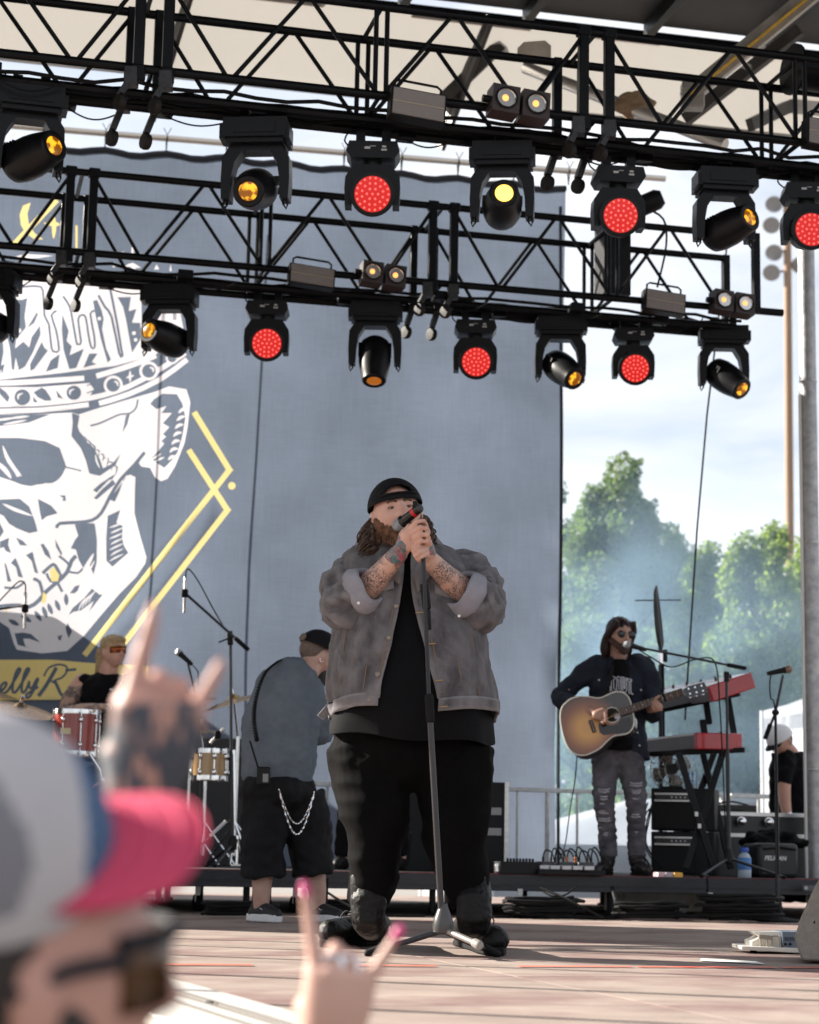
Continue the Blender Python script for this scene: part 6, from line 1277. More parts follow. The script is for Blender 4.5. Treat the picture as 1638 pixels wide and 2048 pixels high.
def cymbal(c, r, tilt, label, m=bronze, stand_to=None):
    n = Vector(tilt).normalized(); t = thing('cymbal', c, label, 'cymbal', 'cymbals of the kit')
    q = MB(); q.lathe([(.008, .045), (.03, .042), (.05, .02), (r * .6, .008), (r, -.012), (r, -.014), (r * .6, .005), (.048, .016), (.008, .04)], c, n, 40, False); q.build('plate', m, t)
    q = MB(); q.lathe([(.012, 0), (.016, .01), (.016, .05), (.01, .055)], Vector(c) + n * .045, n, 12); q.build('wing_nut', chrome, t); q = MB(); q.lathe([(.018, 0), (.018, .02)], Vector(c) + n * .028, n, 12); q.build('felt', M('felt', (.05, .045, .045), .9), t)
    if stand_to is not None:
        f = Vector(stand_to); s_ = thing('cymbal_stand', f, 'chrome stand holding the ' + label, 'cymbal stand', 'cymbal stands')
        q = MB(); q.tube([f + K * .08, Vector((f.x, f.y, c[2] - .25))], .014, 10); q.build('tube', chrome, s_); q = MB(); q.tube([Vector((f.x, f.y, c[2] - .25)), Vector(c) - n * .01], .008, 8); q.build('arm', chrome, s_)
        for i in range(3): a = i * 2.094 + .5; q = MB(); q.tube([f + K * .32, f + Vector((math.cos(a) * .26, math.sin(a) * .26, .012))], .009, 6); q.build('leg', chrome, s_)
def rz(x, Y): p = W(x, 1700, Y); p.z = RZ; return p
cymbal(W(40, 1418, DY - .1), .25, (.22, -.25, 1), 'large crash cymbal at the left tilted towards the audience', bronze_dk, rz(15, DY + .1))
cymbal(W(-25, 1385, DY + .5), .22, (.15, -.1, 1), 'cymbal at the left edge behind the crash', bronze_dk)
cymbal(W(366, 1393, DY + .2), .25, (.0, -.12, 1), 'ride cymbal seen edge-on right of the drummer', bronze_dk, rz(372, DY + .3))
cymbal(W(468, 1402, DY + .1), .24, (-.30, -.12, 1), 'shiny crash cymbal beside the crew member', bronze, rz(468, DY + .25))
cymbal(W(400, 1463, DY + .3), .18, (0, -.05, 1), 'hi-hat cymbal low behind the snare drum', bronze_dk, rz(405, DY + .35))
# chrome rack hardware
for i, (pix, r) in enumerate((([(20, 1432), (60, 1462), (112, 1498)], .010), ([(467, 1500), (467, 1700)], .013), ([(462, 1640), (430, 1665), (400, 1690)], .008), ([(468, 1640), (482, 1680), (492, 1720)], .007), ([(90, 1480), (96, 1560), (98, 1700)], .012), ([(180, 1510), (200, 1540), (212, 1600)], .014))):
    q = MB(); pts = [W(x, y, DY - .2) for x, y in pix]; q.tube(pts, r, 8); o = one(q, 'drum_hardware', chrome, pts[-1], ['chrome arm left of the red rack tom', 'upright chrome tube behind the overhead microphone stand', 'slanted chrome leg near the pink cap', 'thin chrome leg beside the crew member', 'upright chrome tube left of the rack tom', 'chrome tom bracket under the rack tom'][i], 'drum hardware')
pd = thing('drum_pedal', rz(478, DY - .6), 'chrome drum pedal with chain on the riser by the crew member', 'pedal'); q = MB(); q.box(rz(470, DY - .6) + K * .02, (.1, .26, .012), (U, V, K)); q.build('plate', chrome, pd); q = MB(); q.tube([rz(474, DY - .5) + K * .02, rz(474, DY - .5) + K * .22], .008, 8); q.build('post', chrome, pd); q = MB(); q.tube([rz(474, DY - .5) + K * .2, rz(482, DY - .6) + K * .1, rz(488, DY - .65) + K * .04], .005, 6); q.build('chain', chrome, pd)
q = MB(); q.tube([W(420, 1672, DY - .6), W(452, 1642, DY - .6)], .012, 8); one(q, 'white_hoop_clamp', M('white strip', (.7, .7, .72), .4), W(420, 1672, DY - .6), 'white striped clamp bar in front of the bass drum', 'clamp')
# overhead microphones on boom stands, and the talk microphone
def pencil_mic(a, b, label):
    t = thing('pencil_microphone', b, label, 'microphone'); d = (b - a); q = MB(); q.lathe([(.010, 0), (.012, .004), (.012, d.length * .55)], a, d, 12); q.build('body', M('nickel body', (.55, .54, .52), .35, .8), t); q = MB(); q.lathe([(.0105, d.length * .55), (.0105, d.length)], a, d, 12); q.build('capsule', M('nickel grille', (.38, .37, .36), .45, .7, bump=.5, bs=800), t); q = MB(); q.box(a.lerp(b, .45), (.045, .05, .06)); q.build('shock_clip', black_rubber, t, bevel=.01)
pencil_mic(W(371, 1155, 14.2), W(368, 1225, 14.2), 'silver pencil microphone hanging from the boom over the drums')
pencil_mic(W(51, 1185, 14.4), W(49, 1256, 14.4), 'silver pencil microphone at the left in front of the skull\'s jaw')
st = thing('microphone_stand', rz(465, 14.1), 'black overhead boom stand rising between the drums and the crew member', 'microphone stand'); base = rz(465, 14.1); tp = W(461, 1285, 14.1)
q = MB(); q.tube([base + K * .1, base.lerp(tp, .5)], .0155, 10); q.build('lower_tube', satin, st); q = MB(); q.tube([base.lerp(tp, .5), tp], .0115, 10); q.build('upper_tube', satin, st); tripod(st, base, .3, .16, 3, 2.3)
q = MB(); q.tube([W(497, 1300, 14.0), W(372, 1188, 14.2)], .010, 8); q.build('boom', satin, st); q = MB(); q.bar(W(497, 1300, 14.0), W(470, 1276, 14.03), .03, .03); q.build('counterweight', black_rubber, st, bevel=.006); q = MB(); q.bar(W(461, 1290, 14.08), W(459, 1262, 14.08), .04, .04); q.build('boom_clutch', black_plastic, st, bevel=.008)
q = MB(); q.tube([W(437, 1285, 14.05), W(459, 1276, 14.05)], .006, 6); q.build('clamp_handle', black_metal, st)
q = MB(); q.tube([W(371, 1155, 14.2), W(373, 1141, 14.2), W(380, 1140, 14.2), W(398, 1165, 14.18), W(425, 1215, 14.15), W(452, 1262, 14.1)], .0055, 6, sm=6); q.build('cable', black_rubber, st)
st = thing('microphone_stand', rz(-30, 14.5), 'black boom reaching in from the left edge with the pencil microphone', 'microphone stand'); q = MB(); q.tube([W(-60, 1228, 14.6), W(45, 1211, 14.4)], .009, 8); q.build('boom', satin, st); q = MB(); q.tube([W(-40, 1226, 14.6), rz(-30, 14.6)], .013, 8); q.build('tube', satin, st)
q = MB(); q.tube([W(51, 1185, 14.4), W(50, 1168, 14.4), W(38, 1163, 14.4), W(15, 1185, 14.45), W(-20, 1222, 14.5)], .0055, 6, sm=6); q.build('cable', black_rubber, st)
vocal_mic(W(352, 1300, 14.3), W(386, 1331, 14.25), 'drummer\'s vocal microphone above the ride cymbal')
st = thing('microphone_stand', rz(400, 14.4), 'thin stand carrying the drummer\'s vocal microphone', 'microphone stand'); q = MB(); q.tube([W(375, 1322, 14.28), W(386, 1370, 14.3), W(396, 1430, 14.35), rz(400, 14.4)], .008, 8); q.build('tube', satin, st); q = MB(); q.tube([W(386, 1331, 14.25), W(396, 1345, 14.25), W(397, 1372, 14.3)], .0045, 6, sm=5); q.build('cable', black_rubber, st)
pencil_mic(W(448, 1457, 14.0), W(420, 1486, 14.0), 'small clip microphone aimed at the snare drum')
boxthing('drum_backing_case', W(390, 1740, 15.9) * Vector((1, 1, 0)) + K * RZ, (1.05, .5, .98), M('black case laminate', (.02, .02, .021)), 'large black case standing behind the snare drum', 'case')
# dark backline cabinet behind the singer's legs and right of him
boxthing('backline_cabinet', W(850, 1740, 14.4) * Vector((1, 1, 0)) + K * RZ, (.6, .4, .62), black_plastic, 'black backline cabinet seen between the singer\'s legs', 'amplifier')
bc = boxthing('backline_rack', W(962, 1740, 14.2) * Vector((1, 1, 0)) + K * RZ, (.22, .4, .62), black_plastic, 'tall black rack with silver edge right of the singer\'s knee', 'rack')
cq = W(962, 1740, 14.2) * Vector((1, 1, 0)) + K * RZ
q = MB(); q.box(cq + U * .115 - V * .2 + K * .31, (.03, .03, .62), (U, V, K)); q.build('edge_strip', alu, bc)
for z in (.42, .28): q = MB(); q.box(cq + U * .03 - V * .203 + K * z, (.1, .006, .05), (U, V, K)); q.build('panel', M('grey panel', (.3, .3, .31), .5), bc)
# ================================================================== the other people on stage
def limb(q, PT, pts, rr, n=16, sm=4): q.tube([PT(*p) for p in pts], rr, n, sm=sm); q.ell(PT(*pts[0]), (rr[0],) * 3, None, n, 8); q.ell(PT(*pts[-1]), (rr[-1],) * 3, None, n, 8)
def finger_fan(q, PT, base, tips, r):
    for b_, t in zip(base, tips):
        a, c = PT(*b_), PT(*t); q.caps([a, a.lerp(c, .55) - Y_ * .008, c], [r, r * .95, r * .8], 8)
# ---------------------------------------------------------------- guitarist
GY = 13.75
def gp(x, y, dy=0): return W(x, y, GY + dy)
gu = thing('person', Vector((gp(1245, 1745).x, GY, RZ)), 'guitarist in dark denim shirt, sunglasses and torn jeans singing at a microphone', 'person')
b = MB(); GH = gp(1240, 1272, -.05); GF = (.35, -.92, -.05); GS = 1.0
GFR = head_prims(b, GH, GF, (.02, .05, 1), GS, 1.0, 1.0, .006)
b.caps([gp(1236, 1296), gp(1238, 1325, .03)], [.058, .065])
b.ell(gp(1238, 1360, .06), (.14, .07, .13)); b.ell(gp(1238, 1450, .06), (.12, .07, .18)); b.ell(gp(1236, 1505, .05), (.11, .06, .06))
limb(b, gp, [(1188, 1335, .04), (1150, 1362, .06), (1122, 1392, .03)], [.055, .048, .045]); limb(b, gp, [(1122, 1392, .03), (1160, 1412, -.14), (1186, 1424, -.24)], [.043, .040, .030])
limb(b, gp, [(1290, 1338, .04), (1302, 1385, .02), (1300, 1425, -.05)], [.055, .047, .044]); limb(b, gp, [(1300, 1425, -.05), (1306, 1420, -.18), (1309, 1412, -.28)], [.042, .038, .03])
b.ell(gp(1197, 1430, -.28), (.045, .024, .036)); finger_fan(b, gp, [(1205, 1424, -.29), (1207, 1430, -.3), (1207, 1436, -.3), (1203, 1442, -.29)], [(1214, 1430, -.31), (1215, 1437, -.32), (1212, 1444, -.32), (1206, 1448, -.31)], .0095); b.caps([gp(1195, 1422, -.28), gp(1206, 1418, -.3), gp(1213, 1423, -.31)], [.013, .011, .009], 8)
b.ell(gp(1312, 1412, -.3), (.035, .028, .042)); finger_fan(b, gp, [(1306, 1406, -.33), (1310, 1410, -.34), (1313, 1415, -.34), (1315, 1420, -.33)], [(1318, 1404, -.34), (1323, 1409, -.34), (1325, 1414, -.34), (1324, 1420, -.33)], .0095); b.caps([gp(1308, 1408, -.3), gp(1312, 1396, -.32), gp(1318, 1392, -.33)], [.013, .012, .010], 8)
for x0, x1, x2 in ((1210, 1212, 1216), (1262, 1270, 1274)): limb(b, gp, [(x0, 1525, .03), (x1, 1615, -.01), (x2, 1715, .04)], [.055, .036, .030])
remesh(b, 'body', M('tan skin', (.36, .20, .15), .5, c2=(.43, .25, .19), vs=14), gu, .0065, 2)
gx_, gy_, gu_ = GFR
def ghp(a, b_, c): return GH + (gx_ * a + gy_ * b_ + gu_ * c) * GS
hair_br = M('brown hair', (.010, .005, .005), .35, c2=(.015, .006, .005), vs=40, spec=.3)
q = MB(); q.ell(ghp(0, .02, .045), (.088, .105, .092), GFR)
for sx in (-1, 1): q.tube([ghp(sx * .06, -.055, .10), ghp(sx * .084, -.03, .04), ghp(sx * .09, .03, -.03), ghp(sx * .088, .045, -.10), ghp(sx * .082, .05, -.16)], [.026, .026, .032, .032, .016], 10, sm=3)
q.tube([ghp(0, .09, .06), ghp(0, .105, -.02), ghp(0, .095, -.10), ghp(0, .085, -.16)], [.06, .06, .06, .03], 14, sm=3)
remesh(q, 'hair', hair_br, gu, .007, 2, [(.006, .02, (1.6, 1.6, .25))])
q = MB()
for a in np.linspace(-1.35, 1.35, 15): k = abs(a) / 1.35; q.ell(ghp(.075 * math.sin(a), -.062 * math.cos(a) - .004, -.088 + .05 * k), (.017, .018, .034 - .008 * k), GFR, 8, 6)
q.ell(ghp(0, -.072, -.108), (.035, .028, .024), GFR); q.tube([ghp(-.03, -.085, -.068), ghp(-.018, -.098, -.05), ghp(0, -.102, -.045), ghp(.018, -.098, -.05), ghp(.03, -.085, -.068)], .007, 8)
remesh(q, 'beard', M('brown beard', (.03, .015, .011), .7, c2=(.06, .03, .02), vs=60, bump=.7, bs=200), gu, .006, 2, [(.006, .012, (1, 1, .6))])
q = MB(); q.ell(ghp(0, -.09, -.062), (.02, .012, .008), GFR, 12, 6); q.build('mouth', M('teeth', (.55, .5, .47), .4), gu)
sg = MB(); sg.tube([ghp(-.01, -.108, .016), ghp(.01, -.108, .016)], .002, 5); sgo = sg.build('sunglasses', M('gold wire', (.5, .38, .16), .3, 1), gu)
for sx in (-1, 1):
    q = MB(); q.ell(ghp(sx * .035, -.096, .006), (.033, .008, .026), GFR, 16, 8); q.build('lens', M('black lens', (.006, .006, .008), .08), sgo)
    q = MB(); q.tube([ghp(sx * .06, -.085, .014), ghp(sx * .082, .0, .012)], .002, 5); q.build('temple', M('gold wire', (.5, .38, .16)), sgo)
navy_sh = M('dark navy denim shirt', (.010, .013, .022), .8, c2=(.022, .027, .042), vs=9, bump=.3, bs=260, spec=.2)
q = MB(); limb(q, gp, [(1200, 1328, .04), (1180, 1340, .05), (1148, 1366, .07), (1120, 1394, .03)], [.075, .082, .07, .064]); limb(q, gp, [(1120, 1394, .03), (1140, 1405, -.06), (1162, 1412, -.14)], [.064, .058, .052])
limb(q, gp, [(1276, 1326, .04), (1292, 1345, .05), (1305, 1390, .02), (1303, 1428, -.06)], [.075, .082, .07, .062]); limb(q, gp, [(1303, 1428, -.06), (1308, 1424, -.14), (1310, 1420, -.2)], [.062, .055, .048])
q.ell(gp(1236, 1345, .06), (.20, .12, .12)); q.tube([gp(1236, 1340, .06), gp(1236, 1400, .06), gp(1236, 1460, .06), gp(1242, 1525, .06)], [.20, .195, .19, .20], 22, fl=.62, hint=Y_, sm=4)
remesh(q, 'shirt', navy_sh, gu, .010, 3, [(.022, .10, (1, 1, 1)), (.008, .045, (1, 1, 1.5))])
# black T-shirt showing in the open shirt, with outlined letters
q = MB(); q.loft([[gp(x, y, -.115 + .05 * ((x - 1240) / 30) ** 2) for x in np.linspace(a, c, 9)] for y, a, c in ((1318, 1228, 1250), (1335, 1222, 1256), (1370, 1218, 1262), (1410, 1216, 1266), (1480, 1214, 1266), (1500, 1214, 1264))], False, False, False); ts = solid(q.build('t_shirt', cotton_black, gu, 180), .004)
WHT = M('white print', (.62, .62, .68), .6)
def outline(pix, nm='letter'):
    q = MB(); q.tube([gp(x, y, -.128 + .05 * ((x - 1240) / 30) ** 2) for x, y in pix], .0032, 5, cap=True); q.build(nm, WHT, ts)
for lx in (0,):
    outline([(1231, 1358), (1230, 1354), (1226, 1353), (1223, 1356), (1223, 1380), (1226, 1384), (1230, 1383), (1231, 1378), (1228, 1378), (1227, 1358), (1231, 1358)])
    outline([(1234, 1355), (1237, 1353), (1241, 1355), (1242, 1380), (1239, 1384), (1235, 1383), (1233, 1379), (1234, 1355)]); outline([(1237, 1358), (1238, 1379)])
    outline([(1244, 1354), (1247, 1354), (1248, 1378), (1250, 1378), (1250, 1355), (1253, 1356), (1254, 1380), (1251, 1385), (1247, 1384), (1245, 1380), (1244, 1354)])
    outline([(1255, 1357), (1263, 1359), (1263, 1363), (1261, 1363), (1262, 1388), (1258, 1387), (1258, 1362), (1255, 1361), (1255, 1357)]); outline([(1220, 1384), (1221, 1374), (1219, 1372)])
for x, y in ((1198, 1360), (1282, 1380), (1262, 1362), (1265, 1388), (1219, 1362), (1275, 1465), (1279, 1491)): q = MB(); q.ell(gp(x, y, -.145), (.006, .004, .006), None, 8, 6); q.build('snap', M('pearl snap', (.6, .6, .58), .3), gu)
for sx, pts in ((-1, [(1226, 1312), (1216, 1325), (1214, 1345), (1224, 1338)]), (1, [(1252, 1312), (1262, 1324), (1270, 1346), (1256, 1336)])):
    q = MB(); q.add([gp(x, y, -.09) for x, y in pts], [(0, 1, 2, 3)]); solid(q.build('collar', navy_sh, gu), .008)
jeans = M('worn black jeans', (.024, .023, .029), .85, c2=(.14, .132, .15), vs=5, bump=.35, bs=220, spec=.2)
q = MB(); q.ell(gp(1236, 1510, .04), (.175, .125, .09))
for pts in ([(1212, 1520, .03), (1209, 1570, .02), (1209, 1612, -.02), (1214, 1660, .02), (1217, 1712, .03)], [(1260, 1520, .03), (1268, 1570, .02), (1272, 1612, -.02), (1273, 1660, .02), (1274, 1712, .03)]): q.tube([gp(*p) for p in pts], [.098, .084, .072, .064, .062], 18, sm=4)
jn = remesh(q, 'jeans', jeans, gu, .008, 3, [(.010, .06, (.7, .7, 1.8)), (.006, .025, (.6, .6, 1.8))])
rip = M('pale torn threads', (.27, .26, .30), .9, c2=(.45, .44, .48), vs=40, bump=.5, bs=200)
for xs, ys in (((1208, 1209, 1212), (1578, 1592, 1606, 1620, 1636, 1650, 1664)), ((1272, 1273, 1274), (1565, 1580, 1596, 1612, 1628, 1646, 1662))):
    for i, y in enumerate(ys):
        x = xs[min(2, i // 3)]; hw = rng.uniform(9, 12.5) - max(0, i - 4) * 1.2
        for dz in (0, 4.5): q = MB(); q.tube([gp(x + hw * f, y + dz + 2.2 * (1 - f * f) + rng.uniform(-.8, .8), -.01 - .052 * math.sqrt(1 - (f * .88) ** 2) - (.022 if i < 5 else -.025)) for f in (-1, -.6, -.2, .2, .6, 1)], .0058, 5); q.build('torn_thread', rip, jn)
bl_boot = M('dark brown boot', (.016, .012, .012), .45, var=.3, vs=18)
for (ax_, tx) in ((1216, 1196), (1272, 1296)):
    q = MB(); an = gp(ax_, 1722, .04); an.z = RZ + .10; toe = gp(tx, 1742, -.12); toe.z = RZ + .04; hl = gp(ax_, 1742, .06); hl.z = RZ + .045
    q.caps([hl, hl.lerp(toe, .5) + K * .012, toe], [.04, .046, .034], 12); q.tube([hl + K * .03, an, an + K * .13], [.044, .05, .062], 14, sm=3); bo_ = remesh(q, 'boot', bl_boot, gu, .007, 2, [(.008, .03, (1, 1, 2))])
    d = (toe - hl); d.z = 0; Lf = d.length + .06; d.normalize(); n = Vector((-d.y, d.x, 0)); q = MB(); q.prism([(0, .028), (.1, .038), (Lf * .7, .042), (Lf, .016), (Lf, -.016), (Lf * .7, -.042), (.1, -.038), (0, -.028)], Vector((hl.x, hl.y, RZ + .001)) - d * .03, d, n, .022); q.build('sole', black_rubber, bo_)
# ---- acoustic guitar
gt = thing('acoustic_guitar', gp(1200, 1450, -.3), 'sunburst acoustic guitar with white binding held by the guitarist', 'guitar')
GO = [(440, 390), (560, 395), (640, 410), (720, 418), (790, 402), (860, 368), (940, 335), (1040, 325), (1130, 362), (1190, 450), (1225, 590), (1252, 740), (1232, 860), (1165, 938), (1060, 964), (950, 984), (860, 1050), (760, 1150), (650, 1220), (520, 1268), (400, 1260), (300, 1195), (230, 1080), (180, 910), (152, 730), (162, 600), (205, 515), (310, 430)]
GO = [tuple(p) for p in interp(GO + [GO[0]], 3)][:-1]
g0 = gp(1200, 1450, -.26); gex = Vector((.985, -.12, .03)).normalized(); gn = Vector((.10, -.97, .16)); gn = (gn - gex * gn.dot(gex)).normalized(); gey = gn.cross(gex) * -1
if gey.z < 0: gey = -gey
def G2(x, y, lift=0.0):
    d = ray(x, y); o = g0 + gn * lift; return CAM + d * ((o - CAM).dot(gn) / d.dot(gn))
def g2(cx_, cy_, lift=0.0): return G2(1100 + cx_ / 7.445, 1340 + cy_ / 7.445, lift)
top = [g2(*p) for p in GO]; nb = len(top); back = [p - gn * .105 + X * .02 - K * .005 for p in top]
burst = M('sunburst top', (.3, .1, .01), .16, coat=.6); n_, l_, b_ = nodes_of(burst)
tcb = n_.new('ShaderNodeTexCoord'); vd = n_.new('ShaderNodeVectorMath'); vd.operation = 'DISTANCE'; l_.new(tcb.outputs['Object'], vd.inputs[0]); ctr = g2(560, 860) - BASE[gt.name]; vd.inputs[1].default_value = ctr
cb_ = n_.new('ShaderNodeValToRGB'); cb_.color_ramp.elements[0].position = .06; cb_.color_ramp.elements[0].color = (.62, .30, .05, 1); cb_.color_ramp.elements[1].position = .235; cb_.color_ramp.elements[1].color = (.012, .006, .005, 1); ke = cb_.color_ramp.elements.new(.15); ke.color = (.24, .07, .012, 1); l_.new(vd.outputs['Value'], cb_.inputs[0]); l_.new(cb_.outputs[0], b_.inputs['Base Color'])
q = MB(); q.add(top, [tuple(range(nb))]); q.build('top', burst, gt, None)
q = MB(); q.loft([top, back], True, False, True); q.build('sides', M('dark rim lacquer', (.012, .007, .006), .15, coat=.5), gt, 30)
q = MB(); q.tube([p + gn * .001 for p in top + [top[0]]], .0042, 6); q.build('binding', M('cream binding', (.72, .68, .6), .4), gt)
def disc(cx_, cy_, r, lift, m, nm, par=gt): q = MB(); c = g2(cx_, cy_); q.lathe([(r, -.0005), (r, .0005 + lift)], c, gn, 28); return q.build(nm, m, par)
disc(925, 670, .054, .001, M('cream binding', (.72, .68, .6)), 'rosette'); disc(925, 670, .049, .0016, M('sound hole dark', (.012, .008, .006), .9), 'sound_hole'); disc(1000, 690, .021, .0022, M('paper label', (.5, .5, .56), .7), 'paper_label')
pg = [(840, 810), (930, 820), (1010, 800), (1060, 730), (1190, 700), (1225, 800), (1180, 900), (1060, 940), (940, 950), (800, 970), (740, 930), (720, 830), (740, 770)]
q = MB(); q.add([g2(*p, .002) for p in pg], [tuple(range(len(pg)))]); q.build('pickguard', M('dark pickguard', (.015, .01, .009), .08), gt)
q = MB(); q.bar(g2(600, 745, .006), g2(665, 930, .006), .028, .012, gn); br = q.build('bridge', M('rosewood', (.05, .025, .018), .5), gt, bevel=.003)
for i in range(6): q = MB(); p = g2(612 + i * 9, 770 + i * 28, .013); q.ell(p, (.003, .003, .003), None, 8, 5); q.build('bridge_pin', M('ivory', (.75, .72, .65), .4), br)
na_, nb_ = g2(1045, 632, .010), G2(1366, 1384, .010)
q = MB(); q.bar(na_, nb_, .054, .022, gn); nk = q.build('neck', M('mahogany', (.06, .025, .015), .35), gt, bevel=.006)
q = MB(); q.bar(na_ + gn * .0125, nb_ + gn * .0125, .05, .006, gn); fb = q.build('fretboard', M('rosewood', (.05, .025, .018)), gt); nd_ = (nb_ - na_); nl = nd_.length; nd_.normalize(); nside = nd_.cross(gn)
for i in range(17): f = 1 - .5 ** (i / 12.0); p = nb_ - nd_ * (nl * 1.62 * f) + gn * .0162; q = MB(); q.bar(p - nside * .025, p + nside * .025, .002, .0016, gn); (q.build('fret', silver, fb) if (nl * 1.62 * f) < nl else None)
for f in (.2, .32, .42, .5, .64, .78, .9): q = MB(); q.ell(nb_.lerp(na_, f) + gn * .0158, (.004, .004, .004), None, 8, 4); q.build('inlay', M('pearl inlay', (.7, .7, .7), .3), fb)
hs = [(1366, 1378), (1378, 1372), (1408, 1364), (1413, 1372), (1413, 1386), (1385, 1394), (1367, 1391)]
q = MB(); P3 = [G2(x, y, .014) for x, y in hs]; q.add(P3 + [p - gn * .016 for p in P3], [tuple(range(7)), tuple(range(13, 6, -1))] + [(i, i + 7, (i + 1) % 7 + 7, (i + 1) % 7) for i in range(7)]); hd = q.build('headstock', M('dark headstock', (.012, .015, .022), .25, coat=.4), gt)
for i in range(3):
    for (x, y) in ((1376 + i * 13, 1371 - i * 3), (1380 + i * 13, 1395 - i * 3)): q = MB(); p = G2(x, y, .016); q.ell(p, (.009, .006, .007), None, 10, 6); q.build('tuner', chrome, hd)
    for (x, y) in ((1377 + i * 13, 1378 - i * 3), (1380 + i * 13, 1388 - i * 3)): q = MB(); p = G2(x, y, .017); q.lathe([(.006, 0), (.006, .008)], p, gn, 8); q.build('string_post', chrome, hd)
for i in range(6):
    o_ = (i - 2.5) * .0085; q = MB(); q.tube([g2(612 + i * 9, 770 + i * 28, .015), na_ + nside * -o_ + gn * .02, nb_ + nside * -o_ * .8 + gn * .018], .0008, 4); q.build('string', M('bronze string', (.5, .4, .25), .3, 1), gt)
q = MB(); c = nb_.lerp(na_, .30); q.bar(c - nside * .032 + gn * .022, c + nside * .032 + gn * .022, .014, .012, gn); q.bar(c + nside * .03 * (-1 if nside.z > 0 else 1) * -1 + gn * .03, c + K * .055 + gn * .035 - X * .025, .010, .008); q.build('capo', black_metal, gt)
q = MB(); q.tube([gp(1226, 1330, -.13), gp(1220, 1360, -.17), gp(1205, 1392, -.2), gp(1166, 1400, -.2)], .013, 6, fl=.25, sm=5); q.build('strap', black_rubber, gt)
q = MB(); q.tube([W(1154, 1512, GY - .2), W(1150, 1560, GY - .2), W(1140, 1620, GY - .25), W(1130, 1690, GY - .35), W(1115, 1728, GY - .4)], .0045, 6, sm=6); one(q, 'guitar_lead', black_rubber, W(1115, 1728, GY - .4), 'thin black lead hanging from the acoustic guitar to the pedalboard', 'cable')

# ---------------------------------------------------------------- crew member bending over (seen from behind)
CY_ = 11.3
def kp_(x, y, dy=0): return W(x, y, CY_ + dy)
cr = thing('person', Vector((kp_(575, 1840).x, CY_, 0)), 'crew member in grey T-shirt and black shorts bending over beside the singer', 'person')
b = MB(); CH = kp_(636, 1312, .06); CF = (.80, .50, -.34); CFR = head_prims(b, CH, CF, (.35, .1, 1), 1.04, 1.05)
b.caps([kp_(624, 1328, .03), kp_(600, 1360, -.02)], [.066, .085]); b.ell(kp_(575, 1420, 0), (.14, .12, .17)); b.ell(kp_(560, 1510, 0), (.15, .12, .2))
limb(b, kp_, [(620, 1390, .1), (640, 1446, .16), (694, 1425, .42)], [.055, .048, .038])
for pts in ([(532, 1570, 0), (530, 1680, .0), (524, 1760, .02), (522, 1815, .03)], [(592, 1590, .08), (618, 1680, .12), (632, 1760, .15), (636, 1812, .15)]): limb(b, kp_, pts, [.085, .07, .058, .043])
skin_c = M('pale freckled skin', (.46, .30, .24), .55, c2=(.40, .22, .17), vs=20); remesh(b, 'body', skin_c, cr, .008, 2)
cx_, cyy, cu = CFR
def chp(a, b_, c): return CH + (cx_ * a + cyy * b_ + cu * c) * 1.04
q = MB(); q.ell(chp(0, .02, .02), (.083, .105, .09), CFR); remesh(q, 'hair', M('shaved hair', (.12, .085, .07), .8, var=.2, vs=60), cr, .008, 1)
o = cap_shell(chp(0, .01, .045), CFR, .098, .118, .10, lo=-.05, opening=None).build('cap', M('black cap cotton', (.006, .0065, .008)), cr, 60); solid(o, .004)
q = MB(); q.ell(chp(0, .128, .058), (.042, .006, .024), CFR, 16, 8); q.build('cap_gap', M('shaved hair', (.12, .085, .07)), o)
q = MB(); q.loft([[chp(.085 * math.sin(a), -.09 * math.cos(a) - f * .07 * math.cos(a), .045 - .02 * f) for a in np.linspace(-1, 1, 12)] for f in (0, .5, 1)], False, False, False); solid(q.build('brim', M('black cap cotton', (.006, .0065, .008)), o, 60), .004)
q = MB(); q.ell(chp(0, -.065, -.085), (.06, .05, .055), CFR); q.ell(chp(.0, -.06, -.13), (.045, .04, .05), CFR); remesh(q, 'beard', M('dark grey beard', (.03, .028, .028), .8, var=.3, vs=50), cr, .008, 1, [(.01, .02, (1, 1, .6))])
for sx in (-1, 1): q = MB(); q.tube([chp(sx * .085, .012, -.028) + (cyy * math.cos(a) + cu * math.sin(a)) * .011 for a in [i * .7 for i in range(10)]], .003, 5); q.build('earring', chrome, cr)
tee = M('heather grey T-shirt', (.10, .12, .145), .9, c2=(.14, .162, .19), vs=8, bump=.3, bs=240, spec=.1)
q = MB(); q.tube([kp_(558, 1568, .02), kp_(556, 1500, 0), kp_(562, 1440, 0), kp_(578, 1385, 0), kp_(600, 1350, 0), kp_(616, 1334, .01)], [.19, .205, .215, .195, .14, .08], 26, fl=.85, hint=Y_, sm=4)
q.ell(kp_(565, 1375, -.02), (.10, .14, .10)); q.ell(kp_(620, 1400, .06), (.10, .12, .13)); limb(q, kp_, [(618, 1385, .06), (634, 1430, .1), (642, 1462, .14)], [.10, .088, .085])
q.ell(kp_(506, 1480, 0), (.06, .09, .15))
remesh(q, 't_shirt', tee, cr, .010, 3, [(.024, .16, (1.2, 1, .8)), (.014, .075, (1.1, 1, .6)), (.006, .03, (1, 1, 1))])
q = MB(); q.ell(kp_(556, 1580, .02), (.22, .20, .13))
for pts in ([(535, 1590, 0), (530, 1650, .0), (525, 1710, .01), (526, 1752, .02)], [(600, 1590, .08), (612, 1650, .1), (622, 1710, .12), (628, 1748, .13)]): q.tube([kp_(*p) for p in pts], [.145, .136, .124, .122], 20, sm=4)
remesh(q, 'shorts', M('black shorts twill', (.008, .008, .0095), .8, var=.3, vs=7, bump=.2, bs=260, spec=.2), cr, .010, 3, [(.022, .12, (1.2, 1.2, .8)), (.01, .05, (1, 1, 1))])
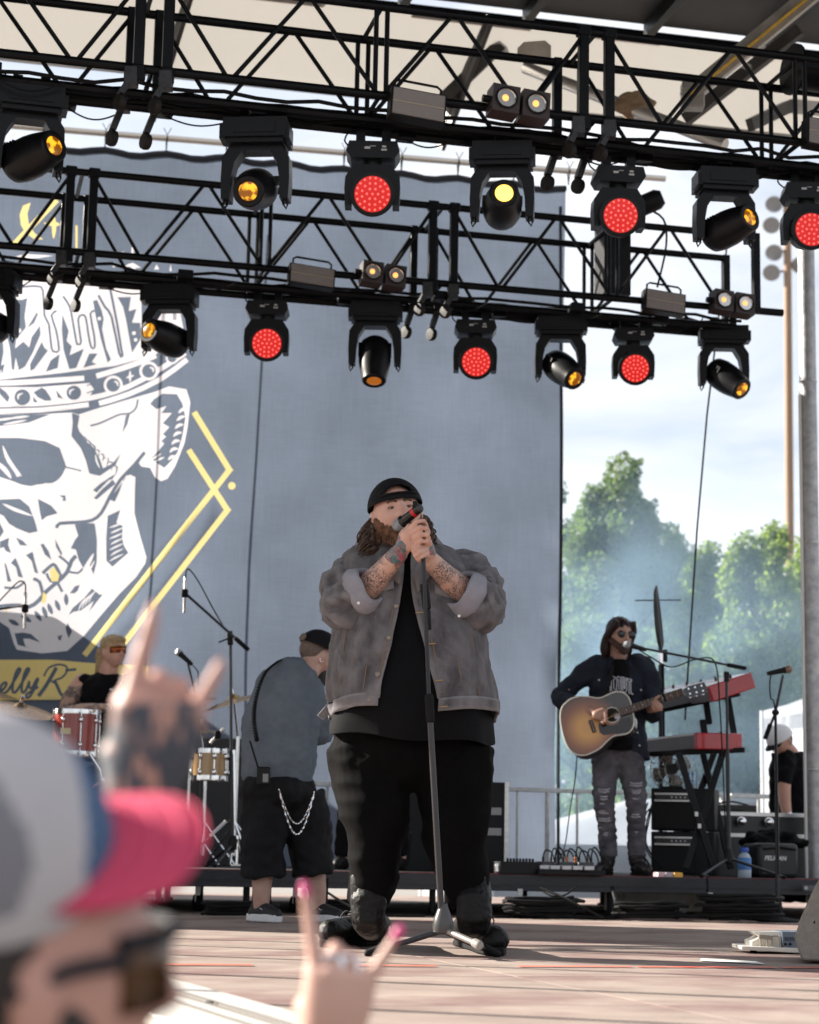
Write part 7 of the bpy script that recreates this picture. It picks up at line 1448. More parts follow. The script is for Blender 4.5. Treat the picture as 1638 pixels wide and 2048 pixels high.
for (x, y, dx, dyy) in ((522, 1840, 30, .0), (636, 1836, 40, .12)):
    hl = kp_(x - 12, y, .06 + dyy); hl.z = .05; toe = kp_(x + dx, y, -.06 + dyy); toe.z = .045; q = MB(); q.caps([hl, hl.lerp(toe, .5) + K * .012, toe], [.042, .047, .036], 12); q.tube([hl + K * .02 + X * .02, Vector((kp_(x, 1812, .04 + dyy).x, hl.y, .115))], [.05, .052], 12)
    sh = remesh(q, 'shoe', M('black running shoe', (.012, .012, .014), .7, var=.3, vs=30), cr, .007, 2)
    d = toe - hl; d.z = 0; Lf = d.length + .08; d.normalize(); n = Vector((-d.y, d.x, 0)); q = MB(); q.prism([(0, .03), (.06, .044), (Lf * .7, .048), (Lf * .95, .03), (Lf, 0), (Lf * .95, -.03), (Lf * .7, -.048), (.06, -.044), (0, -.03)], Vector((hl.x, hl.y, .002)) - d * .045, d, n, .044); q.build('sole', M('white foam sole', (.62, .62, .64), .6, var=.1), sh, bevel=.008)
    q = MB(); q.lathe([(.054, 0), (.054, .07), (.056, .145)], Vector((kp_(x, 1812, .04 + dyy).x, hl.y, .10)), K, 16); q.build('sock', cotton_black, cr)
    m0 = hl.lerp(toe, .45) + n * -.05 + K * .03; m0 = hl.lerp(toe, .4) - Y_ * .05; q = MB(); q.bar(m0 + K * .03 - X * .02, m0 + K * .015 + X * .012, .006, .003); q.build('shoe_mark', M('white print', (.62, .62, .68)), sh)
q = MB(); pts = []
for i in range(150):
    f = i / 149; c = [Vector(v) for v in interp([tuple(kp_(558, 1322, -.12)), tuple(kp_(527, 1352, -.2)), tuple(kp_(512, 1400, -.23)), tuple(kp_(508, 1440, -.24)), tuple(kp_(514, 1480, -.23))], 1)]
CC = [Vector(v) for v in interp([tuple(kp_(560, 1320, -.10)), tuple(kp_(530, 1346, -.2)), tuple(kp_(512, 1396, -.24)), tuple(kp_(508, 1440, -.25)), tuple(kp_(514, 1482, -.24))], 60)]
for i, c in enumerate(CC): a = i * .9; pts.append(c + X * (.011 * math.cos(a)) + Y_ * (.008 * math.sin(a)) + K * (.004 * math.cos(a)))
q.tube(pts, .0042, 5); q.build('coiled_cord', black_rubber, cr)
rd_ = thing('belt_radio', kp_(527, 1552, -.24), 'black two-way radio clipped to the crew member\'s shorts', 'radio'); q = MB(); q.box(kp_(527, 1552, -.24), (.075, .03, .10)); q.build('body', black_plastic, rd_, bevel=.008); q = MB(); q.tube([kp_(516, 1535, -.24), kp_(500, 1482, -.24)], .006, 6); q.build('antenna', black_rubber, rd_); q = MB(); q.box(kp_(531, 1556, -.257), (.03, .003, .045)); q.build('keypad', M('grey keypad', (.2, .2, .2), .5), rd_)
for dn in (118, 90):
    q = MB(); pts = [kp_(557 + 72 * f, 1578 + (1582 - 1578) * f + dn * .75 * math.sin(math.pi * f) * (1 - .0 * f), -.235 + .16 * f) for f in [i / 30 for i in range(31)]]
    for i, p in enumerate(pts[:-1]):
        d = pts[i + 1] - p; q.tube([p, p + d * .5 + (Y_ if i % 2 else X) * .004, p + d * .95], .0042 if dn > 100 else .0032, 5)
    tag(q.build('wallet_chain', chrome, cr), kind='stuff')

# ---------------------------------------------------------------- musician standing behind the singer (mostly hidden)
def hp2(x, y, dy=0): return W(x, y, 13.7 + dy)
mu_ = thing('person', Vector((hp2(725, 1740).x, 13.7, RZ)), 'musician in black standing on the riser behind the singer, only one leg in view', 'person')
b = MB(); head_prims(b, hp2(760, 1280), (0, -1, 0)); b.caps([hp2(760, 1305), hp2(760, 1330)], [.06, .07]); b.ell(hp2(760, 1380), (.15, .08, .18)); b.ell(hp2(758, 1470), (.13, .08, .17))
for pts in ([(726, 1500, 0), (700, 1600, 0), (688, 1715, .03)], [(790, 1500, 0), (795, 1600, 0), (800, 1715, .03)]): limb(b, hp2, pts, [.085, .058, .045])
for pts in ([(700, 1350, 0), (690, 1400, .0), (720, 1440, -.1)], [(820, 1350, 0), (840, 1410, 0), (820, 1440, -.1)]): limb(b, hp2, pts, [.055, .045, .035])
remesh(b, 'body', skin_a, mu_, .010, 2)
q = MB(); q.ell(hp2(757, 1500), (.18, .13, .1))
for pts in ([(728, 1505, 0), (700, 1600, -.01), (686, 1712, .02)], [(790, 1505, 0), (796, 1600, 0), (800, 1712, .03)]): q.tube([hp2(*p) for p in pts], [.10, .075, .06], 16, sm=5)
remesh(q, 'trousers', cotton_black, mu_, .012, 3, [(.012, .06, (1, 1, 1))])
q = MB(); q.ell(hp2(760, 1360), (.22, .14, .14)); q.tube([hp2(760, 1350), hp2(760, 1420), hp2(757, 1500)], [.2, .19, .19], 20, fl=.65, hint=Y_, sm=4); remesh(q, 'shirt', cotton_black, mu_, .012, 3)
for x in (684, 800):
    hl = hp2(x + 4, 1740, .06); hl.z = RZ + .045; toe = hp2(x - 10, 1740, -.14); toe.z = RZ + .04; q = MB(); q.caps([hl, hl.lerp(toe, .5) + K * .012, toe], [.042, .048, .036], 12); q.tube([hl + K * .02, hl + K * .22], [.05, .065], 12); remesh(q, 'boot', leather_black, mu_, .010, 2)

# ---------------------------------------------------------------- drummer
DRY = 15.2
def dp(x, y, dy=0): return W(x, y, DRY + dy)
dr = thing('person', Vector((dp(225, 1600).x, DRY, RZ)), 'drummer with blond mullet, amber visor glasses and tattooed arms behind the red tom', 'person')
b = MB(); DH = dp(228, 1304, -.03); DF = (.62, -.75, .05); DFR = head_prims(b, DH, DF, (-.05, 0, 1), 1.02, 1.1, .8)
b.caps([dp(220, 1328), dp(215, 1352, .03)], [.065, .075]); b.ell(dp(212, 1390, .04), (.15, .1, .14)); b.ell(dp(215, 1470, .05), (.14, .1, .2)); b.ell(dp(220, 1560, .03), (.16, .12, .1))
limb(b, dp, [(165, 1366, .04), (140, 1400, .0), (128, 1428, -.05)], [.075, .068, .055]); limb(b, dp, [(128, 1428, -.05), (165, 1420, -.25), (205, 1416, -.38)], [.055, .05, .035]); b.ell(dp(214, 1415, -.41), (.045, .035, .03))
limb(b, dp, [(262, 1366, .04), (280, 1400, -.05), (290, 1420, -.15)], [.075, .06, .05]); limb(b, dp, [(290, 1420, -.15), (282, 1385, -.3), (275, 1352, -.35)], [.05, .042, .032]); b.ell(dp(272, 1346, -.37), (.036, .03, .042))
finger_fan(b, dp, [(268, 1340, -.38), (272, 1344, -.39), (274, 1349, -.39), (274, 1354, -.38)], [(280, 1338, -.4), (283, 1343, -.4), (284, 1348, -.4), (282, 1353, -.39)], .010)
for pts in ([(200, 1560, 0), (170, 1580, -.35), (165, 1720, -.3)], [(250, 1560, 0), (285, 1580, -.35), (290, 1720, -.3)]): limb(b, dp, pts, [.1, .07, .05])
tat_d = tattoo('heavily tattooed skin', (.38, .24, .18), (.07, .06, .06), 34, .10, .22)
def dmat(p):
    x, y = pxof(p); return 1 if (y > 1372 and (x < 172 or p.y < DRY - .1)) else 0
remesh(b, 'body', [skin_a, tat_d], dr, .008, 2, matfn=dmat)
dx_, dyy_, du_ = DFR
def dhp(a, b_, c): return DH + (dx_ * a + dyy_ * b_ + du_ * c) * 1.02
blond = M('blond hair', (.30, .19, .09), .5, c2=(.46, .33, .18), vs=50)
q = MB(); q.ell(dhp(0, .02, .045), (.092, .108, .092), DFR); q.ell(dhp(0, -.06, .085), (.07, .04, .03), DFR)
q.tube([dhp(0, .1, .03), dhp(0, .12, -.05), dhp(0, .15, -.13), dhp(.0, .19, -.20)], [.078, .078, .066, .04], 14, sm=3)
hr = remesh(q, 'hair', blond, dr, .008, 2, [(.010, .02, (1.4, 1.4, .4))])
roots = [(dhp(rng.uniform(-.05, .05), .10 + rng.uniform(0, .03), rng.uniform(-.08, .0)), dyy_ * 1.0 - du_ * .6) for _ in range(30)]; tag(strands('loose_hair', roots, blond, hr, 110, .16, .0028, .008, 8, nseg=7), kind='stuff')
q = MB(); q.loft([[dhp(.078 * math.sin(a), -.098 * math.cos(a) - .012, z_) for a in np.linspace(-1.1, 1.1, 14)] for z_ in (-.018, .012, .03)], False, False, False); vg = solid(q.build('visor_glasses', M('amber mirror lens', (.28, .07, .02), .12, .6), dr, 60), .004)
q = MB(); q.tube([dhp(.08 * math.sin(a), -.1 * math.cos(a) - .014, .032) for a in np.linspace(-1.2, 1.2, 14)], .004, 6); q.build('frame', M('gold frame', (.55, .38, .12), .3, 1), vg)
q = MB(); q.ell(dhp(-.086, .012, -.02), (.008, .01, .01), DFR, 8, 6); q.build('ear_monitor', M('grey plastic', (.4, .4, .42), .4), dr)
q = MB(); q.tube([dp(212, 1362, -.06), dp(216, 1376, -.10), dp(226, 1379, -.12), dp(238, 1372, -.11), dp(246, 1356, -.07)], .005, 6, sm=4); q.build('necklace', chrome, dr)
q = MB(); q.ell(dp(212, 1375, .04), (.19, .15, .12)); q.tube([dp(212, 1370, .04), dp(214, 1430, .04), dp(216, 1520, .04)], [.2, .205, .2], 20, fl=.8, hint=Y_, sm=4); q.ell(dp(168, 1360, .04), (.06, .08, .05)); q.ell(dp(258, 1360, .04), (.06, .08, .05))
remesh(q, 'vest', cotton_black, dr, .010, 2, [(.010, .05, (1, 1, 1))])
q = MB()
for pts in ([(200, 1560, 0), (170, 1575, -.35), (165, 1700, -.3)], [(250, 1560, 0), (285, 1575, -.35), (290, 1700, -.3)]): q.tube([dp(*p) for p in pts], [.12, .09, .07], 16, sm=4)
q.ell(dp(222, 1560, .03), (.21, .18, .13)); remesh(q, 'trousers', cotton_black, dr, .012, 2)
for x in (165, 290): q = MB(); a = dp(x, 1735, -.28); a.z = RZ + .05; q.caps([a, a + Vector((0, -.18, -.01))], [.045, .038], 12); remesh(q, 'shoe', leather_black, dr, .01, 1)
q = MB(); q.tube([dp(270, 1358, -.38), dp(290, 1305, -.42)], [.008, .0055], 8); one(q, 'drumstick', M('hickory', (.42, .28, .15), .5), dp(270, 1358, -.38), 'wooden drumstick raised in the drummer\'s hand', 'drumstick')
q = MB(); q.lathe([(.16, 0), (.17, .03), (.17, .08), (.15, .1)], Vector((dp(225, 1600).x, DRY + .05, RZ + .42)), K, 24); stl = thing('drum_stool', Vector((dp(225, 1600).x, DRY + .05, RZ)), 'black round drum stool under the drummer', 'stool'); q.build('seat', leather_black, stl); q = MB(); q.tube([Vector((dp(225, 1600).x, DRY + .05, RZ)), Vector((dp(225, 1600).x, DRY + .05, RZ + .42))], .02, 10); q.build('post', chrome, stl)

# ---------------------------------------------------------------- technician at the right with white cap
TY = 15.9
def tp_(x, y, dy=0): return W(x, y, TY + dy)
tk = thing('person', Vector((tp_(1585, 1700).x, TY, 0)), 'technician in white cap and black T-shirt bending over the flight case at the right', 'person')
b = MB(); TH_ = tp_(1560, 1482, -.05); TF_ = (-.62, -.55, -.5); TFR = head_prims(b, TH_, TF_, (-.45, -.3, 1), 1.0, 1.05)
b.caps([tp_(1570, 1494), tp_(1580, 1510, .05)], [.065, .075]); b.ell(tp_(1582, 1560, .05), (.12, .09, .2)); b.ell(tp_(1588, 1640, .05), (.13, .1, .2))
limb(b, tp_, [(1570, 1530, -.1), (1568, 1585, -.18), (1576, 1640, -.25)], [.06, .052, .034]); b.ell(tp_(1578, 1650, -.27), (.04, .03, .045)); finger_fan(b, tp_, [(1574, 1655, -.27), (1578, 1657, -.28), (1582, 1657, -.28), (1585, 1655, -.27)], [(1573, 1664, -.29), (1577, 1667, -.3), (1582, 1667, -.3), (1587, 1664, -.29)], .009)
for pts in ([(1575, 1680, .05), (1575, 1745, 0), (1578, 1790, .05)], [(1605, 1680, .05), (1608, 1745, 0), (1610, 1790, .05)]): limb(b, tp_, pts, [.1, .07, .05])
remesh(b, 'body', M('ruddy skin', (.48, .25, .18), .5, var=.1), tk, .008, 2)
tx_, ty_, tu_ = TFR
def thp(a, b_, c): return TH_ + (tx_ * a + ty_ * b_ + tu_ * c)
o = cap_shell(thp(0, .01, .02), TFR, .096, .116, .108, lo=-.02).build('cap', M('white cap', (.72, .71, .72), .8, var=.08), tk, 60); solid(o, .004)
q = MB(); q.loft([[thp(.085 * math.sin(a), -.10 * math.cos(a) - f * .075 * math.cos(a), .022 - .02 * f) for a in np.linspace(-1, 1, 12)] for f in (0, .5, 1)], False, False, False); solid(q.build('brim', M('black cap cotton', (.006, .0065, .008)), o, 60), .004)
q = MB(); q.ell(thp(0, .02, .0), (.084, .10, .09), TFR); remesh(q, 'hair', M('short grey hair', (.10, .085, .075), .8), tk, .01, 1)
q = MB(); q.tube([tp_(1576, 1505, .05), tp_(1580, 1560, .05), tp_(1588, 1640, .05), tp_(1590, 1690, .05)], [.13, .175, .18, .17], 22, fl=.8, hint=Y_, sm=4); limb(q, tp_, [(1572, 1520, -.06), (1568, 1548, -.12), (1567, 1562, -.14)], [.085, .078, .072])
remesh(q, 't_shirt', cotton_black, tk, .010, 3, [(.018, .09, (1, 1, 1)), (.008, .04, (1, 1, 1))])
q = MB(); q.ell(tp_(1590, 1690, .05), (.18, .16, .12)); [q.tube([tp_(x, 1690, .05), tp_(x, 1745, 0), tp_(x + 2, 1800, .05)], [.12, .1, .08], 16, sm=3) for x in (1575, 1605)]; remesh(q, 'trousers', cotton_black, tk, .012, 2)
q = MB(); q.lathe([(.038, -.01), (.041, 0), (.038, .01)], tp_(1575, 1630, -.235), tp_(1576, 1640, -.25) - tp_(1568, 1600, -.2), 16, False); wq = q.build('watch', chrome, tk); q = MB(); q.ell(tp_(1572, 1630, -.28), (.018, .008, .018), None, 12, 6); q.build('watch_face', black_plastic, wq)
# ================================================================== beyond the stage: tents, trees, poles, smoke
# white box trailer behind the cloth: shades the lower left of it and shows under the riser
tu, tz = bp(-45, 1125)
BVv = (BDO - S0).dot(V); BU = (BDO - S0).dot(U)
def BB(a, b, z): return ST(BU + a, BVv + b, z)
tr = thing('box_trailer', BB(tu - 3, 2, GZ), 'white box trailer parked behind the backdrop', 'trailer'); wh = M('white trailer skin', (.7, .69, .67), .4, var=.06)
q = MB(); q.box(BB(tu - 3.0, 1.75, (tz + GZ + .6) / 2), (6.0, 2.6, tz - GZ - .6), (U, V, K)); q.build('body', wh, tr, bevel=.03)
for a in (-2.4, -1.5, -3.9):
    q = MB(); q.lathe([(.2, -.1), (.36, -.1), (.38, 0), (.36, .1), (.2, .1)], BB(tu + a, .75, GZ + .38), V, 20); q.build('wheel', black_rubber, tr)
def tent(c, w_, wall, apex, label, yaw=.3, walls=True):
    ax = Vector((math.cos(yaw), math.sin(yaw), 0)); ay = Vector((-ax.y, ax.x, 0)); c = Vector(c); t = thing('canopy_tent', c, label, 'tent', 'white canopy tents'); vin = M('white tent vinyl', (.36, .37, .40), .6, var=.05, vs=2, bump=.1, bs=6, trans=.3, tcol=(.26, .28, .32))
    cor = [c + ax * (i * w_ / 2) + ay * (j * w_ / 2) for i, j in ((-1, -1), (1, -1), (1, 1), (-1, 1))]
    q = MB(); ap = c + K * apex; n = 8; rings = []
    for f in (1, .8, .6, .4, .2, .06):
        rg = []
        for k in range(4):
            for s in range(6): p = cor[k].lerp(cor[(k + 1) % 4], s / 6); rg.append(c + (p - c) * f + K * (wall + (apex - wall) * ((1 - f) ** 1.35)))
        rings.append(rg)
    q.loft(rings, True, False, True); q.build('roof', vin, t, 50)
    q = MB(); rg = [cor[k].lerp(cor[(k + 1) % 4], s / 6) for k in range(4) for s in range(6)]; q.loft([[p + K * wall for p in rg], [p + K * (wall - .3) for p in rg]], True, False, False); q.build('valance', vin, t, 50)
    for p in cor: q = MB(); q.tube([p, p + K * wall], .035, 8); q.build('pole', M('tent pole', (.6, .6, .6), .4, .5), t)
    if walls:
        for k in (0, 3): q = MB(); q.loft([[cor[k].lerp(cor[(k + 1) % 4], s / 10) + K * h + ay * (.04 * math.sin(s * 2.1)) for s in range(11)] for h in (0.05, wall * .5, wall - .1)], False, False, False); q.build('side_wall', vin, t, 60)
def gpt(x, Y): p = W(x, 1700, Y); return Vector((p.x, p.y, GZ))
def zt(x, y, Y): return W(x, y, Y).z - GZ
tent(gpt(1790, 26), 2.5, zt(1560, 1400, 25), zt(1620, 1308, 26), 'tall white canopy tent at the right edge behind the technician', .25)
tent(gpt(1478, 30), 3.8, zt(1400, 1606, 29), zt(1478, 1537, 30), 'white canopy tent with pointed roof behind the keyboards', .45, False)
tent(gpt(1290, 24), 4.6, zt(1120, 1690, 23.2), zt(1300, 1590, 24), 'white canopy tent low behind the guitarist', .15)
# ---- trees
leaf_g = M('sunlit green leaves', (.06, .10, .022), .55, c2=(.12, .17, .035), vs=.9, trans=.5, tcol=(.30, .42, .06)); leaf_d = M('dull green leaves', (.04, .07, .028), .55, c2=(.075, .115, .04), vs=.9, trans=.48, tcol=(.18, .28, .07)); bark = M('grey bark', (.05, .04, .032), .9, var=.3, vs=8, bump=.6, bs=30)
def tree(x, ytop, Y, hw, seed, label, m, n=9000, ybase=1640, leaf=.10, lobes=170):
    r = np.random.default_rng(seed); base = gpt(x, Y); top_ = W(x, ytop, Y).z; zb = W(x, ybase, Y).z; wpx = 1 / F * Y; rw = hw * wpx
    t = thing('leafy_tree', base, label, 'tree', 'trees behind the stage'); rr = random.Random(seed)
    q = MB(); tp = [base, base + K * (zb - GZ) * .6 + X * .1, Vector((base.x, base.y, zb + (top_ - zb) * .4)), Vector((base.x + .1, base.y, top_ - .6))]; q.tube(tp, [.16, .12, .07, .02], 9, sm=3); q.build('trunk', bark, t)
    cs = []
    for i in range(lobes):
        f = r.uniform(0, 1) ** .55; a = r.uniform(0, 6.28); prof = (1 - f ** 4) ** .5 * (.8 + .2 * math.sin(a * 3 + seed)); k = r.uniform(.05, 1) ** .5
        rl = r.uniform(.06, .12) * rw + .08
        c = np.array([base.x + max(0, rw * prof - rl * .5) * k * math.cos(a), base.y + .7 * max(0, rw * prof - rl * .5) * k * math.sin(a), zb + (top_ - zb - rl) * f * (1 - .16 * abs(math.sin(a * 1.5 + seed)))]); cs.append((c, rl))
        if i % 6 == 0:
            q = MB(); s_ = tp[1].lerp(tp[3], min(.95, f * .8)); q.tube([s_, s_.lerp(Vector(c), .5) + K * .15, Vector(c)], [.035, .02, .008], 5, sm=2); q.build('limb', bark, t)
    for i in range(22):                                # upright sprigs that break the outline
        c, rl = cs[int(r.integers(len(cs)))]; dx = r.uniform(-.8, .8) * rl; sl = r.uniform(-.12, .12); cs += [(c + np.array([dx + sl * k, 0, rl * .8 + .13 * k]), .14 - .03 * k) for k in range(3)]
    rad = np.array([c[1] for c in cs]); pr = rad ** 2.4; pr /= pr.sum(); idx = r.choice(len(cs), n, p=pr); C0 = np.array([c[0] for c in cs])[idx]; d = r.normal(size=(n, 3)); d /= np.linalg.norm(d, axis=1)[:, None]
    P = C0 + d * (rad[idx] * r.uniform(.35, 1.08, n) ** .6)[:, None] * np.array([1, 1, 1.25]); nrm = r.normal(size=(n, 3)) + d * .8 + np.array([0, 0, .5]); nrm /= np.linalg.norm(nrm, axis=1)[:, None]
    tv = np.cross(nrm, r.normal(size=(n, 3))); tv /= np.linalg.norm(tv, axis=1)[:, None]; bv = np.cross(nrm, tv); L1 = leaf * r.uniform(.6, 1.25, n)[:, None]; L2 = L1 * .48
    vv = np.stack([P - tv * L1 * .5, P + bv * L2 * .5 + nrm * L2 * .12, P + tv * L1 * .5, P - bv * L2 * .5 + nrm * L2 * .12], 1).reshape(-1, 3) - np.array(base)
    me = bpy.data.meshes.new('crown'); me.vertices.add(n * 4); me.vertices.foreach_set('co', vv.ravel()); me.loops.add(n * 4); me.loops.foreach_set('vertex_index', np.arange(n * 4)); me.polygons.add(n); me.polygons.foreach_set('loop_start', np.arange(0, n * 4, 4)); me.polygons.foreach_set('loop_total', np.full(n, 4)); me.update(calc_edges=True); me.validate(); me.materials.append(m)
    o = bpy.data.objects.new('crown', me); col.objects.link(o); o.parent = t
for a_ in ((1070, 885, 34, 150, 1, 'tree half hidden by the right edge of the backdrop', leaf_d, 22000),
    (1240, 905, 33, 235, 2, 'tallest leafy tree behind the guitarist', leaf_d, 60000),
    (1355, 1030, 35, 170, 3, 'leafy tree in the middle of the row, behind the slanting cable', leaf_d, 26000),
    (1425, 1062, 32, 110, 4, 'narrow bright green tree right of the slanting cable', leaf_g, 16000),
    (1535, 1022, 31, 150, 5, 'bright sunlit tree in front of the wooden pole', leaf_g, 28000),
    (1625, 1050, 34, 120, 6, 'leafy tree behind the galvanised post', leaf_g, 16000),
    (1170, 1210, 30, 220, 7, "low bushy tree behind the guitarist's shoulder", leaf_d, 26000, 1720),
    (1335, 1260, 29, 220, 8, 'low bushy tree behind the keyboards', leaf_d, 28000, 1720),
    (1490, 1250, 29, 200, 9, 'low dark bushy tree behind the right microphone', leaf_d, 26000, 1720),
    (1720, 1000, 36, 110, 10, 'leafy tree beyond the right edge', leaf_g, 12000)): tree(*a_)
# ---- wooden floodlight pole
wp = gpt(1583, 44); wpole = thing('floodlight_pole', wp, 'tall wooden pole with floodlights beyond the trees at the right', 'pole'); q = MB(); tp = W(1574, 380, 44); tp.y = wp.y; q.tube([wp, Vector((tp.x, tp.y, tp.z))], [.11, .085], 14); q.build('shaft', M('weathered wood', (.22, .14, .09), .8, c2=(.33, .22, .15), vs=6, stretch=(8, 8, .4), bump=.4, bs=40), wpole)
for x, y in ((1548, 408), (1543, 450), (1548, 505), (1543, 545), (1600, 530), (1608, 455), (1598, 410)):
    p = W(x, y, 44); q = MB(); q.lathe([(.05, .18), (.14, .1), (.2, 0), (.2, -.03)], p, Vector((.2, .6, .5)), 14); fl = q.build('floodlight', M('grey lamp housing', (.3, .3, .32), .4, .6), wpole); q = MB(); q.tube([p, Vector((tp.x, tp.y, p.z + .05))], .03, 6); q.build('arm', M('grey lamp housing', (.3, .3, .32)), wpole)
# ---- drifting stage smoke right of the backdrop
sm_ = bpy.data.materials.new('stage smoke'); sm_.use_nodes = True; n = sm_.node_tree.nodes; l = sm_.node_tree.links; n.remove(n['Principled BSDF']); pv = n.new('ShaderNodeVolumePrincipled'); pv.inputs['Color'].default_value = (.55, .78, 1, 1); pv.inputs['Anisotropy'].default_value = .45
tcs = n.new('ShaderNodeTexCoord'); nzs = n.new('ShaderNodeTexNoise'); nzs.inputs['Scale'].default_value = .55; nzs.inputs['Detail'].default_value = 3; l.new(tcs.outputs['Object'], nzs.inputs['Vector']); rps = n.new('ShaderNodeMapRange'); rps.inputs[1].default_value = .40; rps.inputs[2].default_value = .68; rps.inputs[3].default_value = 0; rps.inputs[4].default_value = 1; l.new(nzs.outputs['Fac'], rps.inputs[0])
gr_ = n.new('ShaderNodeTexGradient'); gr_.gradient_type = 'SPHERICAL'; mps = n.new('ShaderNodeMapping'); SC = (3.4, 1.9, 2.7); mps.inputs['Scale'].default_value = tuple(1 / s for s in SC); l.new(tcs.outputs['Object'], mps.inputs[0]); l.new(mps.outputs[0], gr_.inputs[0])
mu1 = n.new('ShaderNodeMath'); mu1.operation = 'MULTIPLY'; l.new(rps.outputs[0], mu1.inputs[0]); l.new(gr_.outputs['Fac'], mu1.inputs[1]); mu2 = n.new('ShaderNodeMath'); mu2.operation = 'MULTIPLY'; mu2.inputs[1].default_value = .55; l.new(mu1.outputs[0], mu2.inputs[0]); l.new(mu2.outputs[0], pv.inputs['Density']); l.new(pv.outputs[0], n['Material Output'].inputs['Volume'])
sc0 = W(1180, 1330, 21.0); q = MB(); q.box((0, 0, 0), (SC[0] * 2, SC[1] * 2, SC[2] * 2)); so_ = bpy.data.objects.new('smoke', q.mesh('smoke', sm_)); col.objects.link(so_); so_.location = sc0; tag(so_, kind='stuff')
so_['label'] = 'pale blue drift of stage smoke right of the backdrop'; so_['category'] = 'smoke'
scene.cycles.volume_step_rate = 4; scene.cycles.volume_max_steps = 64; scene.cycles.volume_bounces = 1
# ================================================================== spectators in front of the stage (out of focus)
def hand_prims(q, wrist, d, s, n, ext, sc=1.0, lil=1.0):
    """palm plus five fingers; d wrist->knuckles, s towards the little finger, n out of the back of the hand; ext: which fingers are up"""
    d, s, n = [Vector(v).normalized() for v in (d, s, n)]; wrist = Vector(wrist)
    q.tube([wrist - d * .03, wrist, wrist + d * .045 * sc, wrist + d * .09 * sc], [.026 * sc, .027 * sc, .040 * sc, .042 * sc], 16, fl=.5, hint=n, sm=3)
    tips = {}
    for k, (nm, o, ln, r) in enumerate((('index', -.026, .088, .0092), ('middle', -.010, .086, .0096), ('ring', .011, .080, .0092), ('little', .030, .062, .0080))):
        b = wrist + d * (.088 - .006 * abs(k - 1)) * sc + s * o * sc; r *= sc; ln *= sc * (lil if nm == 'little' else 1)
        q.ell(b + n * .004, (r * 1.25,) * 3, None, 10, 8)
        if nm in ext:
            dd = (d + s * ext[nm]).normalized(); p = [b, b + dd * ln * .45, b + dd * ln * .76 - n * .002, b + dd * ln]; q.caps(p, [r * 1.1, r, r * .93, r * .78], 10); tips[nm] = (p[-1], dd, r)
        else:
            p = [b, b + d * ln * .30 - n * ln * .30, b + d * ln * .02 - n * ln * .50, b - d * ln * .22 - n * ln * .36]; q.caps(p, [r * 1.12, r * 1.05, r, r * .85], 10)
    b = wrist + d * .025 * sc - s * .036 * sc; q.caps([wrist + d * .01 * sc - s * .02 * sc, b + d * .02 - n * .012, b + d * .045 * sc + s * .018 - n * .034, b + d * .052 * sc + s * .04 - n * .042], [.016 * sc, .0135 * sc, .012 * sc, .010 * sc], 10)
    return tips
# ---------------------------------------------------------------- man in the pink-brimmed cap, hand raised
FY = 1.5
def fp(x, y, dy=0): return W(x, y, FY + dy)
fm = thing('person', Vector((fp(40, 1900).x, FY, GZ)), 'spectator in a grey and pink trucker cap with a tattooed hand raised, lower left', 'person')
b = MB(); FH = fp(48, 1948, .02); FFR = head_prims(b, FH, (.90, .42, .06), (-.05, -.15, 1), 1.0, 1.06)
fx_, fy_, fu_ = FFR
def fhp(a, b_, c): return FH + fx_ * a + fy_ * b_ + fu_ * c
nb_p = FH - K * .14; b.caps([FH - K * .09 + fy_ * .02, FH - K * .18], [.062, .072]); sh = FH - K * .30
b.ell(sh - K * .05, (.16, .15, .14)); b.ell(sh - K * .35, (.16, .14, .25)); b.ell(sh - K * .62, (.16, .14, .16))
for s_ in (-1, 1): b.caps([sh + fx_ * s_ * .09 - K * .66, sh + fx_ * s_ * .1 - K * 1.0, Vector((sh.x, sh.y, GZ + .08)) + fx_ * s_ * .1], [.08, .06, .045])
elb = fp(110, 2010, .34); wri = fp(290, 1612, .30)
b.caps([sh + Vector((.10, .12, .03)), elb], [.06, .046]); b.tube([elb, elb.lerp(wri, .4), wri], [.045, .042, .029], 14, sm=3)
tips = hand_prims(b, wri, (.10, .05, 1), (.95, .1, .0), (-.1, -1, .1), {'index': .10, 'little': .34}, 1.06, .85)
b.caps([sh - fx_ * .0 + Vector((-.12, -.06, .0)), sh + Vector((-.2, .0, -.3)), sh + Vector((-.1, .1, -.5))], [.055, .045, .032])
tat_f = tattoo('spectator tattoo skin', (.40, .21, .16), (.035, .04, .055), 26, .16, .34)
remesh(b, 'body', [M('sunburnt skin', (.40, .20, .155), .5, c2=(.46, .25, .20), vs=12), tat_f], fm, .006, 2, matfn=lambda p: 1 if (p.z > wri.z - .10 and p.z < wri.z + .092 and p.y > FY + .15) else 0)
q = MB(); q.ell(fhp(0, .035, .01), (.086, .10, .085), FFR); q.ell(fhp(0, .07, -.06), (.07, .05, .06), FFR)
for s_ in (-1, 1): q.ell(fhp(s_ * .077, -.01, -.05), (.014, .025, .04), FFR)
q.ell(fhp(0, -.06, -.1), (.055, .05, .045), FFR); remesh(q, 'hair', M('dark hair', (.018, .012, .010), .7, var=.3, vs=40), fm, .008, 2, [(.006, .02, (1, 1, 1))])
CFc = fp(-72, 1700, -.01); cf = Vector((.88, .38, .14)).normalized(); cu_ = Vector((-.12, -.48, .86)); cu_ = (cu_ - cf * cu_.dot(cf)).normalized(); cxx = cf.cross(cu_); CFR_ = (cxx, -cf, cu_)
